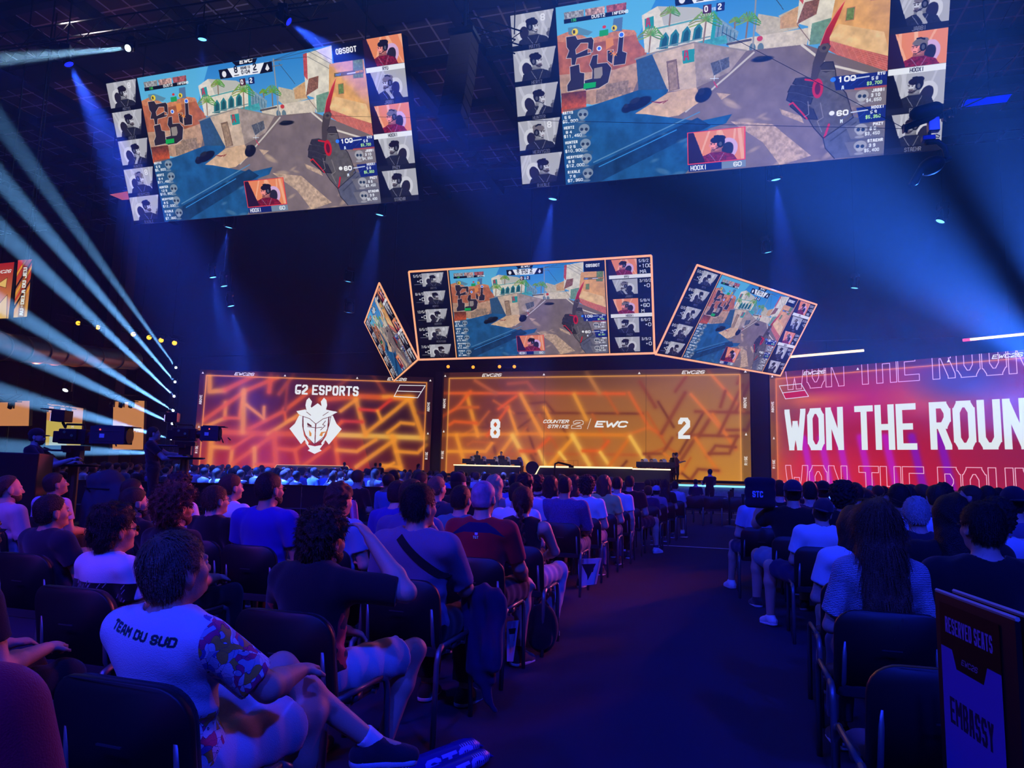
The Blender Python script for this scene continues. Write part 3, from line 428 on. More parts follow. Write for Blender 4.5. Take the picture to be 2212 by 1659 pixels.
# ------------------------------------------------------------------ object helpers
def tag(o, label=None, cat=None, group=None, kind=None):
    for k, v in (('label', label), ('category', cat), ('group', group), ('kind', kind)):
        if v: o[k] = v
    return o
def thing(name, label, cat, loc=(0, 0, 0), rz=0.0, group=None):
    o = bpy.data.objects.new(name, None); col.objects.link(o); o.location = loc; o.rotation_euler = (0, 0, rz); return tag(o, label, cat, group)
def link(name, me, mats=(), parent=None):
    o = bpy.data.objects.new(name, me); col.objects.link(o)
    for m in (mats if isinstance(mats, (list, tuple)) else [mats]): me.materials.append(m)
    if parent: o.parent = parent
    return o
def mesh(name, V, F, smooth=False):
    me = bpy.data.meshes.new(name); me.from_pydata([tuple(map(float, v)) for v in V], [], F); me.update()
    if smooth: me.polygons.foreach_set('use_smooth', [True]*len(me.polygons))
    return me
class MB:
    """collects boxes, tubes, lathes and plates into one mesh"""
    def __init__(s): s.V, s.F = [], []
    def add(s, V, F): b = len(s.V); s.V += [tuple(v) for v in V]; s.F += [tuple(i+b for i in f) for f in F]; return s
    def box(s, c, d, M=None):
        x, y, z = d[0]/2, d[1]/2, d[2]/2; V = [Vector((a*x, b*y, e*z)) for a in (-1, 1) for b in (-1, 1) for e in (-1, 1)]
        if M is not None: V = [M@v for v in V]
        return s.add([v+Vector(c) for v in V], [(0, 1, 3, 2), (4, 6, 7, 5), (0, 4, 5, 1), (2, 3, 7, 6), (0, 2, 6, 4), (1, 5, 7, 3)])
    def tube(s, pts, r, n=8, cap=True):
        P = [Vector(p) for p in pts]; rr = r if isinstance(r, (list, tuple)) else [r]*len(P); V, F = [], []; up = None
        for i, p in enumerate(P):
            t = (P[min(i+1, len(P)-1)]-P[max(i-1, 0)]).normalized()
            if up is None: up = t.orthogonal().normalized()
            up = (up-t*up.dot(t)).normalized(); sd = t.cross(up)
            V += [p+(up*math.cos(2*math.pi*k/n)+sd*math.sin(2*math.pi*k/n))*rr[i] for k in range(n)]
        for i in range(len(P)-1): F += [(i*n+k, i*n+(k+1) % n, (i+1)*n+(k+1) % n, (i+1)*n+k) for k in range(n)]
        if cap: F += [tuple(range(n-1, -1, -1)), tuple((len(P)-1)*n+k for k in range(n))]
        return s.add(V, F)
    def lathe(s, prof, c=(0, 0, 0), n=20, M=None):
        V = []; F = []
        for r, z in prof: V += [Vector((r*math.cos(2*math.pi*k/n), r*math.sin(2*math.pi*k/n), z)) for k in range(n)]
        if M is not None: V = [M@v for v in V]
        for i in range(len(prof)-1): F += [(i*n+k, i*n+(k+1) % n, (i+1)*n+(k+1) % n, (i+1)*n+k) for k in range(n)]
        F += [tuple(range(n-1, -1, -1)), tuple((len(prof)-1)*n+k for k in range(n))]
        return s.add([v+Vector(c) for v in V], F)
    def build(s, name, m, parent=None, smooth=False, bevel=0.0, seg=2):
        me = mesh(name, s.V, s.F, smooth); o = link(name, me, m, parent)
        if bevel:
            md = o.modifiers.new('bevel', 'BEVEL'); md.width = bevel; md.segments = seg; md.limit_method = 'ANGLE'
        return o
def mat(name, color, rough=.6, metal=0.0, bump=0.0, bscale=60.0, var=0.0, emit=None, spec=.4, sheen=0.0):
    m = bpy.data.materials.new(name); m.use_nodes = True; nt = m.node_tree; b = nt.nodes['Principled BSDF']
    b.inputs['Base Color'].default_value = (*color, 1); b.inputs['Roughness'].default_value = rough; b.inputs['Metallic'].default_value = metal; b.inputs['Specular IOR Level'].default_value = spec
    if sheen: b.inputs['Sheen Weight'].default_value = sheen
    if emit: b.inputs['Emission Color'].default_value = (*emit[:3], 1); b.inputs['Emission Strength'].default_value = emit[3]
    if bump or var:
        tc = nt.nodes.new('ShaderNodeTexCoord'); nz = nt.nodes.new('ShaderNodeTexNoise'); nz.inputs['Scale'].default_value = bscale; nz.inputs['Detail'].default_value = 3; nt.links.new(tc.outputs['Object'], nz.inputs['Vector'])
        if bump:
            bp = nt.nodes.new('ShaderNodeBump'); bp.inputs['Strength'].default_value = bump; bp.inputs['Distance'].default_value = .01; nt.links.new(nz.outputs['Fac'], bp.inputs['Height']); nt.links.new(bp.outputs['Normal'], b.inputs['Normal'])
        if var:
            mx = nt.nodes.new('ShaderNodeMix'); mx.data_type = 'RGBA'; mx.inputs[6].default_value = (*[c*(1-var) for c in color], 1); mx.inputs[7].default_value = (*[min(1, c*(1+var)) for c in color], 1); nt.links.new(nz.outputs['Fac'], mx.inputs[0]); nt.links.new(mx.outputs[2], b.inputs['Base Color'])
    return m
def picmat(name, im, strength=1.0):
    m = bpy.data.materials.new(name); m.use_nodes = True; nt = m.node_tree; nt.nodes.clear(); o = nt.nodes.new('ShaderNodeOutputMaterial'); e = nt.nodes.new('ShaderNodeEmission'); t = nt.nodes.new('ShaderNodeTexImage'); t.image = im; t.extension = 'EXTEND'
    e.inputs[1].default_value = strength; nt.links.new(t.outputs[0], e.inputs[0]); nt.links.new(e.outputs[0], o.inputs[0]); return m
def panel(name, P, m, parent=None, off=0.0):
    """flat picture: corners TL, TR, BR, BL"""
    me = mesh(name, P, [(3, 2, 1, 0)]); uv = me.uv_layers.new(name='uv'); 
    for li, u in zip(range(4), [(0, 0), (1, 0), (1, 1), (0, 1)]): uv.data[li].uv = u
    return link(name, me, m, parent)
def slab(P, depth):
    """a solid behind the rectangle P (TL, TR, BR, BL), depth away from the viewer side"""
    P = [Vector(p) for p in P]; n = (P[1]-P[0]).cross(P[3]-P[0]).normalized()
    if n.dot(Vector(EYEP)-P[0]) > 0: n = -n
    Q = [p+n*depth for p in P]; P = [p+n*.012 for p in P]
    return MB().add(P+Q, [(3, 2, 1, 0), (4, 5, 6, 7), (0, 1, 5, 4), (1, 2, 6, 5), (2, 3, 7, 6), (3, 0, 4, 7)])
BLK = mat('matte_black_paint', (.006, .006, .008), .55, spec=.25); BLKM = mat('black_metal', (.012, .012, .015), .35, .6); DARK = mat('dark_charcoal', (.03, .03, .036), .7); CHROME = mat('bright_steel', (.5, .5, .55), .25, 1.0)
# ------------------------------------------------------------------ floor, walls, ceiling
CARP = mat('dark_blue_carpet', (.022, .034, .066), .95, bump=.5, bscale=420, var=.3, spec=.1)
tag(MB().add([(-62, -14, 0), (34, -14, 0), (34, 50, 0), (-62, 50, 0)], [(0, 1, 2, 3)]).build('floor', CARP), kind='structure')
WALLM = mat('black_drape', (.010, .012, .016), .95, bump=.4, bscale=3, var=.3)
for nm, c, d in (('wall_back', (-14, 49.6, 11), (96, .2, 22)), ('wall_left', (-62.1, 22, 11), (.2, 72, 22)), ('wall_right', (34.1, 22, 11), (.2, 72, 22)), ('wall_front', (-14, -14.1, 11), (96, .2, 22))):
    tag(MB().box(c, d).build(nm, WALLM), kind='structure')
tag(MB().box((-14, 42.3, 14.6), (95, .2, 10.8)).build('wall_drape', WALLM), kind='structure')
cm = mat('ceiling_tile', (.05, .045, .05), .9); nt = cm.node_tree; b = nt.nodes['Principled BSDF']
tc = nt.nodes.new('ShaderNodeTexCoord'); bk = nt.nodes.new('ShaderNodeTexBrick'); bk.offset = 0.0; bk.inputs['Scale'].default_value = 1.0; bk.inputs['Brick Width'].default_value = 1.05; bk.inputs['Row Height'].default_value = 1.05; bk.inputs['Mortar Size'].default_value = .045; bk.inputs['Mortar Smooth'].default_value = .1
bk.inputs['Color1'].default_value = (.060, .046, .046, 1); bk.inputs['Color2'].default_value = (.062, .048, .048, 1); bk.inputs['Mortar'].default_value = (.42, .37, .38, 1); nt.links.new(tc.outputs['Object'], bk.inputs['Vector']); nt.links.new(bk.outputs['Color'], b.inputs['Base Color'])
tag(MB().box((-14, 22, 20.1), (96, 72, .2)).build('ceiling', cm), kind='structure')
for k in range(17):
    x = -13.75+3.72*(k-11)
    tag(MB().box((x, 22, 19.75), (.5, 72, .5)).build('trim_%d' % (k+1), BLK), kind='structure')
for k in range(16):
    y = 27.45+2.62*(k-9)*1.5
    tag(MB().box((-14, y, 19.8), (96, .34 if k % 4 else 1.3, .4)).build('trim_%d' % (k+18), BLK), kind='structure')
# ------------------------------------------------------------------ stage, screens
STG = mat('stage_deck', (.03, .03, .035), .4)
tag(MB().box((-7.6, 43.4, .5), (56, 12, 1.0)).build('stage', STG), 'long black stage carrying the wall of orange screens', 'stage')
def led(name, label, P, pic, strength, depth=.5, group=None):
    t = thing(name, label, 'screen', (0, 0, 0), 0, group); panel('picture', P, picmat(name, to_image(name, pic), strength), t); slab(P, depth).build('housing', BLK, t); z_ = P[2][2]; q_ = [Vector((p[0], p[1]+.06, z_ if i < 2 else 1.0)) for i, p in enumerate((P[0], P[1], P[1], P[0]))]
    if z_ > 1.03: slab(q_, depth*.8).build('plinth', BLK, t)
    return t
def ext(P, k):  # widen a rectangle by k along its top edge
    P = [Vector(p) for p in P]; e = (P[1]-P[0])*k; return P
def upright(xl, yl, Yl, xr, yr, Yr, z0, z1):
    a, b = atY(xl, yl, Yl), atY(xr, yr, Yr); return [(a[0], a[1], z1), (b[0], b[1], z1), (b[0], b[1], z0), (a[0], a[1], z0)]
LM = upright(955, 803, 45, 1619, 793, 45, 1.17, 8.12)
LL = upright(433, 793, 40.9, 936, 812, 46.6, 1.12, 8.02)
a = atY(1662, 800, 46.2); b = atY(2212, 750, 39.6); c = Vector(a)+(Vector(b)-Vector(a))*1.12
LR = [(a[0], a[1], 7.95), (c[0], c[1], 8.0), (c[0], c[1], 1.02), (a[0], a[1], 1.02)]
led('stage_screen', 'orange stage screen with the white horned mask emblem and G2 ESPORTS', LL, led_left_pic(), .95)
led('stage_screen', 'wide middle stage screen showing the score 8 and 2 on gold', LM, led_mid_pic(), .95)
led('stage_screen', 'red and magenta stage screen reading WON THE ROUN', LR, led_right_pic(), .95)
def hung(P0, pts): return [tuple(onp(x, y, P0)) for x, y in pts]
TL_ = R(21.5); NRM = np.array([0, -math.cos(TL_), -math.sin(TL_)])
def onp(x, y, P0): d = ray(x, y); return EYEP+d*float(((np.array(P0)-EYEP)@NRM)/(d@NRM))
BIG = to_image('match_feed', big_pic()); SML = to_image('match_feed_small', small_pic()); BIGM = picmat('match_feed', BIG, .92); SMLM = picmat('match_feed_small', SML, .80)
P0 = atY(290, 485, 24.0); A_ = hung(P0, [(228, 180), (867, 72), (905, 432), (290, 485)])
B0 = hung(P0, [(1101, 33), (1128, 408), (2032, 320)]); w_ = Vector(B0[2])-Vector(B0[1]); w_.z = 0; B_ = [Vector(B0[0]), Vector(B0[0])+w_, Vector(B0[1])+w_, Vector(B0[1])]
def cables(P, t, top=19.5):
    for k in (.12, .5, .88):
        p = Vector(P[0])*(1-k)+Vector(P[1])*k; MB().tube([(p.x, p.y+.3, p.z-.1), (p.x, p.y+.3, top)], .03, 5).build('hanging_cable', BLKM, t)
for P, lb in ((A_, 'big hanging match screen tilted down, the whole one on the upper left'), (B_, 'big hanging match screen cut by the top edge, camera rig before it')):
    t = thing('hanging_screen', lb, 'screen', (0, 0, 0), 0, 'big tilted match screens'); panel('picture', P, BIGM, t); slab(P, .55).build('housing', BLK, t); cables(P, t)
    tb = Vector(P[0]); te = Vector(P[1])
C0 = atY(905, 777, 30.0); C_ = [Vector(onp(x, y, C0)) for x, y in [(883, 587), (1407, 552), (1414, 763), (905, 777)]]
k = Vector(atY(1416, 763, float(C_[2].y))); 
def scl(P): s = k.y/38.0; return [Vector((p[0]*s, p[1]*s, EYE+(p[2]-EYE)*s)) for p in P]
RR = scl([(-1.05, 36.90, 12.42), (6.15, 48.43, 12.74), (3.91, 49.54, 8.22), (-3.30, 38.00, 7.90)])
xm = (C_[2].x+C_[3].x)/2; LS = [Vector((2*xm-p.x, p.y, p.z)) for p in (RR[1], RR[0], RR[3], RR[2])]
AMB = mat('lit_amber_edge', (.9, .5, .3), .5, emit=(1.0, .42, .18, 1.0))
for P, lb in ((C_, 'amber edged hanging match screen facing the crowd, middle of three'), (RR, 'amber edged hanging match screen slanted over the red screen, tilted right'), (LS, 'narrow looking amber edged match screen seen nearly edge on')):
    t = thing('hanging_screen', lb, 'screen', (0, 0, 0), 0, 'amber edged match screens'); panel('picture', P, SMLM, t); sb = slab(P, .35).build('housing', BLK, t)
    cm_ = sum((Vector(p) for p in P), Vector())/4; MB().tube([(cm_.x, cm_.y+.4, cm_.z+.5), (cm_.x, cm_.y+.4, 19.6)], .04, 6).build('hanging_cable', BLKM, t)
    fr = MB()
    for i in range(4): fr.tube([P[i], P[(i+1) % 4]], .045, 6)
    fr.build('lit_edge', AMB, t)
# dark portal columns beside the middle screen
for xl, xr, lb in ((937, 953, 'dark slim column between the mask screen and the score screen'), (1626, 1660, 'dark column between the gold screen and the red screen')):
    p, q = atY(xl, 900, 44.6), atY(xr, 900, 44.6); tag(MB().box(((p[0]+q[0])/2, 44.75, 4.55), (q[0]-p[0], .25, 7.2)).build('stage_column', DARK), lb, 'column')
# long truss header above the screens with lamps
def truss(name, a, b, label, size=.45, group=None, m=BLKM):
    a, b = Vector(a), Vector(b); n = max(2, int((b-a).length/1.1)); d = (b-a)/n; up = Vector((0, 0, 1)); sd = d.cross(up).normalized()*size/2; u2 = up*size/2; t = thing(name, label, 'truss', (0, 0, 0), 0, group)
    for sx, sz in ((1, 1), (1, -1), (-1, 1), (-1, -1)): MB().tube([a+sd*sx+u2*sz, b+sd*sx+u2*sz], .028, 6).build('chord', m, t)
    br = MB()
    for i in range(n):
        p, q = a+d*i, a+d*(i+1)
        for sx in (1, -1): br.tube([p+sd*sx+u2, p+sd*sx*1+d*.5-u2, q+sd*sx+u2], .016, 5, False)
        br.tube([p+sd-u2, p+d*.5-sd-u2, q+sd-u2], .016, 5, False)
    br.build('lattice', m, t)
    for e in (.08, .92): p = a+(b-a)*e; MB().tube([p+u2, (p.x, p.y, 19.6)], .02, 5).build('hanging_cable', m, t)
    return t
# ------------------------------------------------------------------ moving heads and their beams
LENSB = mat('blue_lamp_lens', (.1, .2, .9), .2, emit=(.10, .45, 1.0, 3.5)); LENSD = mat('deep_blue_lamp_lens', (.0, .0, .9), .2, emit=(.01, .02, 1.0, 1.6)); LENSW = mat('white_lamp_lens', (.9, .9, .9), .2, emit=(.75, .92, 1.0, 2.5)); LENSA = mat('amber_lamp_lens', (.9, .7, .1), .2, emit=(1.0, .50, .03, 1.9)); LENSO = mat('orange_lamp_lens', (.9, .5, .1), .2, emit=(1.0, .32, .03, 1.7))
def _m(nm, b, sm=True): return mesh(nm, b.V, b.F, sm)
FX = dict(base=_m('base', MB().box((0, 0, .06), (.30, .24, .12)), False), yoke=_m('yoke', MB().box((-.17, 0, -.16), (.035, .12, .36)).box((.17, 0, -.16), (.035, .12, .36)).box((0, 0, .0), (.37, .12, .04)), False),
          head=_m('head', MB().lathe([(.06, .20), (.11, .17), (.125, .05), (.115, -.10), (.135, -.13), (.135, -.20), (.115, -.20), (.11, -.185)], n=16)), lens=_m('lens', MB().lathe([(.001, -.192), (.108, -.19), (.108, -.182), (.001, -.18)], n=16)))
def fixture(loc, to, label, lens, group, size=1.0, drop=True):
    """a yoke lamp: the lens sits at loc and looks at to"""
    loc, to = Vector(loc), Vector(to); d = (to-loc).normalized(); t = thing('stage_lamp', label, 'lamp', loc-d*.19*size, 0, group); t.scale = (size,)*3
    def p(nm, M=None, m=BLKM, par=t):
        me = FX[nm]
        if not me.materials: me.materials.append(m)
        o = bpy.data.objects.new(nm, me); col.objects.link(o); o.parent = par
        if M is not None: o.matrix_local = M
        o.material_slots[0].link = 'OBJECT'; o.material_slots[0].material = m; return o
    az = math.atan2(d.y, d.x); Y = Matrix.Rotation(az+math.pi/2, 4, 'Z')
    p('base', Matrix.Translation((0, 0, .19))@Y); p('yoke', Matrix.Translation((0, 0, .16))@Y); H = p('head', d.to_track_quat('-Z', 'Y').to_matrix().to_4x4()); l = p('lens', None, lens, H); return t
def beam(loc, to, power, color, ang, blend=.5, radius=.05): return spot('beam', Vector(loc)+(Vector(to)-Vector(loc)).normalized()*.06, to, power, color, ang, blend, radius)
BC = (.20, .52, 1.0)
TOW = [(380, 794), (378, 825), (376, 856), (374, 887), (372, 915), (370, 948), (369, 980)]; END = [(0, 265), (0, 386), (0, 497), (0, 655), (0, 739), (0, 847), (0, 967)]
nm7 = ['topmost', 'second from the top', 'third from the top', 'fourth from the top', 'fifth from the top', 'sixth from the top', 'lowest']
for k, ((x, y), (ex, ey)) in enumerate(zip(TOW, END)):
    p = atY(x, y, 39.5); e = EYEP+ray(ex, ey)*18; fixture(p, e, 'white beam lamp on the tower left of the mask screen, '+nm7[k], LENSW, 'white beam lamps on the tower', .8)
    beam(p, e, (5200, 9500, 10500, 9500, 8500, 8500, 6500)[k]*1950, BC, (.42, .52, .55, .55, .55, .50, .36)[k])
a = atY(381, 780, 39.9); MB_t = thing('lamp_tower', 'slim dark tower carrying seven white beam lamps', 'tower', (a[0], 39.95, 0))
for sx in (-.2, .2):
    for sy in (-.2, .2): MB().tube([(sx, sy, 0), (sx, sy, a[2]+.3)], .03, 6).build('upright', BLKM, MB_t)
g = MB()
for k in range(int(a[2]/.45)): g.tube([(-.2, -.2, k*.45), (.2, -.2, k*.45+.45), (.2, .2, k*.45), (-.2, .2, k*.45+.45), (-.2, -.2, k*.45)], .016, 5, False)
g.build('lattice', BLKM, MB_t); MB().box((0, 0, .03), (.8, .8, .06)).build('foot_plate', BLKM, MB_t)
# the tower on the far side stands out of frame; its beams cross the picture
for (x, y), (ex, ey), D, pw, an in [((2330, 850), (1850, 440), 8.0, 6e6, 3.2), ((2330, 790), (2150, 250), 8.0, 4.7e6, 2.8), ((2330, 905), (1500, 655), 9, 1e6, 2.6), ((2330, 960), (1420, 330), 7.5, 9e5, 11.0)]:
    p = atY(x, y, 37.0); e = EYEP+ray(ex, ey)*D; fixture(p, e, 'white beam lamp beyond the red screen', LENSW, 'white beam lamps beyond the red screen', .8); beam(p, e, pw, (.035, .17, 1.0), an, 1.0)
# blue downlights on the hanging rigs
DOWN = [(149, 139, 11.5, 4, (170, 330), LENSD, 'deep blue lamp above and left of the left hanging screen'), (437, 85, 13.0, 1, (0, 120), LENSB, 'pale blue lamp over the middle of the left hanging screen'), (624, 47, 13.0, 4, (150, 110), LENSD, 'deep blue lamp above the right half of the left hanging screen'),
        (494, 491, 12.5, 2, (-30, 160), LENSB, 'blue lamp just below the left hanging screen, near its left end'), (820, 464, 12.5, 2, (-25, 130), LENSB, 'blue lamp just below the right end of the left hanging screen'), (1194, 430, 12.5, 3, (-20, 120), LENSB, 'bright blue lamp under the left end of the cut-off hanging screen'), (1676, 388, 12.5, 3, (15, 120), LENSB, 'bright blue lamp under the right half of the cut-off hanging screen'),
        (1659, 545, 12.0, 1, (10, 60), LENSB, 'small blue lamp above the slanted hanging screen'), (2031, 478, 12.0, 1, (-30, 60), LENSB, 'small blue lamp below and right of the flying camera'), (1846, 622, 11.5, 1, (-10, 60), LENSB, 'small blue lamp right of the slanted hanging screen'), (460, 599, 11.5, 3, (30, 140), LENSB, 'uppermost of three small blue lamps above the mask screen'), (484, 618, 11.0, 1, (25, 120), LENSB, 'middle one of three small blue lamps above the mask screen'), (499, 661, 9.8, 3, (30, 120), LENSB, 'lowest of three small blue lamps above the mask screen'), (752, 608, 11.5, 1, (-15, 100), LENSB, 'upper of two small blue lamps left of the edge-on screen'), (753, 675, 9.8, 1, (-10, 80), LENSB, 'lower of two small blue lamps left of the edge-on screen')]
for x, y, z, pw, (dx, dy), ln, lb in DOWN:
    p = atZ(x, y, z); Dp = float((p-EYEP)@_f); e = EYEP+ray(x+dx, y+dy)*Dp*1.0; far = Dp > 25
    fixture(p, e, lb, ln, 'blue lamps on the rigs', 1.0 if not far else 1.5)
    q = p+(e-p)/np.linalg.norm(e-p)*14; beam(p, q, (0, 2.6e4, 6.5e4, 1.2e5, 2.4e5)[pw], (.03, .10, 1.0), 26 if pw > 1 else 20, .9)
    sz_ = 1.0 if not far else 1.5; dd_ = (e-p)/np.linalg.norm(e-p); rt = p-dd_*.19*sz_; MB_ = MB().tube([(rt[0], rt[1], rt[2]+.2*sz_), (rt[0], rt[1], 20.03)], .02, 5); tag(MB_.build('lamp_pole', BLKM), 'drop pole above the '+lb.replace(' lamp','').split(',')[0], 'pole', 'black drop poles for lamps')
p = atZ(276, 104, 12.6); e = EYEP+ray(0, 128)*float((p-EYEP)@_f)*.80; fixture(p, e, 'white lamp near the ceiling throwing a pale beam leftward', LENSW, None, .85); beam(p, e, 1.5e6, (.4, .75, 1.0), 4.2, .9)
for k, (x, y) in enumerate([(169, 698), (211, 707), (253, 714), (288, 722), (322, 729), (348, 735), (377, 741)]):
    p = atY(x, y, 37); fixture(p, EYEP, 'glowing amber lamp in the row left of the mask screen, '+['first', 'second', 'third', 'fourth', 'fifth', 'sixth', 'last'][k]+' from the left end', LENSA, 'row of amber lamps', 1.4)
for k, (x, y) in enumerate([(968, 792), (1022, 793), (1079, 792), (1111, 792)]):
    p = atY(x, y, 47); fixture(p, EYEP, 'orange lamp peeking over the score screen, '+['first', 'second', 'third', 'last'][k]+' from the left', LENSO, 'orange lamps over the score screen', 1.1)
a, b = atY(150, 684, 37.2), atY(395, 733, 37.2); truss('lamp_truss', (a[0]-1, 37.2, a[2]), (b[0], 37.2, b[2]), 'dark truss carrying the row of amber lamps', .4)
a, b = atY(955, 797, 47.3), atY(1125, 797, 47.3); truss('lamp_truss', (a[0], 47.3, a[2]-.05), (b[0], 47.3, b[2]-.05), 'dark truss behind the score screen carrying orange lamps', .3)
# pixel battens above the red screen
STRIPW = mat('warm_white_led', (.9, .8, .6), .4, emit=(1.0, .72, .42, 1.6)); STRIPR = mat('red_led', (.9, .1, .2), .4, emit=(1.0, .08, .20, 1.2))
for (xa, ya, xb, yb, Y, lb, rx) in [(1706, 771, 1866, 757, 44, 'left glowing light bar over the red screen', (1850, 758, 1866, 757)), (2080, 735, 2290, 714, 42, 'right glowing light bar over the red screen', (2080, 735, 2112, 732))]:
    t = thing('light_bar', lb, 'lamp', (0, 0, 0), 0, 'light bars over the red screen'); MB().tube([atY(xa, ya, Y), atY(xb, yb, Y-2)], .07, 6).build('lit_strip', STRIPW, t)
    MB().tube([atY(rx[0], rx[1], Y-.15), atY(rx[2], rx[3], Y-.15)], .075, 6).build('red_end', STRIPR, t); MB().tube([atY(xa, ya, Y)+V3_(0, .1, .12), atY(xb, yb, Y-2)+V3_(0, .1, .12)], .06, 6).build('housing', BLKM, t); e_ = atY((xa+xb)/2, (ya+yb)/2, Y-1); MB().tube([e_+V3_(0, .1, .1), (e_[0], e_[1]+.1, 20.03)], .02, 5).build('hanging_cable', BLKM, t)
# rigging
truss('rig_truss', atZ(-160, 128, 13.6), atZ(700, 4, 13.6), 'long dark truss near the ceiling above the left hanging screen', .55, 'ceiling trusses')
truss('rig_truss', atZ(1000, 55, 15.5), atZ(1120, 92, 15.5), 'short dark truss beside the hanging speaker cluster', .5, 'ceiling trusses')
truss('rig_truss', atZ(985, 348, 16.5), atZ(1300, 335, 16.5), 'faint dark truss far off between the hanging screens', .6, 'ceiling trusses')
p = atZ(1003, 85, 14.5); t = thing('speaker_cluster', 'tall dark hanging loudspeaker array between the two big screens', 'speaker', (p[0], p[1], 0))
for k in range(8):
    M = Matrix.Rotation(R(-3-2.2*k), 3, 'X'); MB().box((0, -.05*k-.006*k*k, 14.3-.38*k), (.72, .62, .36), M.to_4x4()).build('speaker_box', DARK, t, bevel=.02)
MB().box((0, .0, 14.62), (.8, .7, .14)).tube([(0, 0, 14.7), (0, 0, 19.6)], .05, 6).build('bumper_frame', BLKM, t)
# ------------------------------------------------------------------ bodies: smooth distance fields meshed into one continuous surface
def surface_net(f, org, h):
    n0, n1, n2 = f.shape; s = f < 0
    c = sum(s[i:n0-1+i, j:n1-1+j, k:n2-1+k].astype(np.int8) for i in (0, 1) for j in (0, 1) for k in (0, 1)); act = (c > 0) & (c < 8)
    I = np.argwhere(act)
    if len(I) == 0: return np.zeros((0, 3)), []
    idx = np.full(act.shape, -1, np.int32); idx[act] = np.arange(len(I)); acc = np.zeros((len(I), 3)); cnt = np.zeros(len(I))
    crn = [(i, j, k) for i in (0, 1) for j in (0, 1) for k in (0, 1)]
    val = {q: f[I[:, 0]+q[0], I[:, 1]+q[1], I[:, 2]+q[2]] for q in crn}
    for a in crn:
        for ax in range(3):
            if a[ax]: continue
            b = tuple(1 if i == ax else a[i] for i in range(3)); va, vb = val[a], val[b]; m = (va < 0) != (vb < 0); t = np.where(m, va/np.where(m, va-vb, 1), 0)
            p = np.tile(np.array(a, float), (len(I), 1)); p[:, ax] = t; acc[m] += p[m]; cnt[m] += 1
    V = (I+acc/cnt[:, None])*h+org; F = []
    for ax in range(3):
        o1, o2 = [(1, 2), (2, 0), (0, 1)][ax]
        sl = [slice(1, -1)]*3; sl[ax] = slice(0, -1); hi = [slice(1, -1)]*3; hi[ax] = slice(1, None)
        a, b = s[tuple(sl)], s[tuple(hi)]; E = np.argwhere(a != b)
        if len(E) == 0: continue
        off = np.ones(3, int); off[ax] = 0; E = E+off; fl = s[E[:, 0], E[:, 1], E[:, 2]]
        d1 = np.zeros(3, int); d1[o1] = 1; d2 = np.zeros(3, int); d2[o2] = 1
        q = [idx[tuple((E-x).T)] for x in (d1+d2, d2, np.zeros(3, int), d1)]; Q = np.stack(q, 1); Q[~fl] = Q[~fl][:, ::-1]
        F.append(Q[(Q >= 0).all(1)])
    return V, np.concatenate(F)
def fast_mesh(name, V, F, smooth=True):
    me = bpy.data.meshes.new(name); F = np.asarray(F, np.int32); me.vertices.add(len(V)); me.vertices.foreach_set('co', np.asarray(V, np.float32).ravel()); me.loops.add(F.size); me.loops.foreach_set('vertex_index', F.ravel())
    me.polygons.add(len(F)); me.polygons.foreach_set('loop_start', np.arange(len(F), dtype=np.int32)*4); me.polygons.foreach_set('use_smooth', np.ones(len(F), bool)); me.update(calc_edges=True); me.validate(); return me
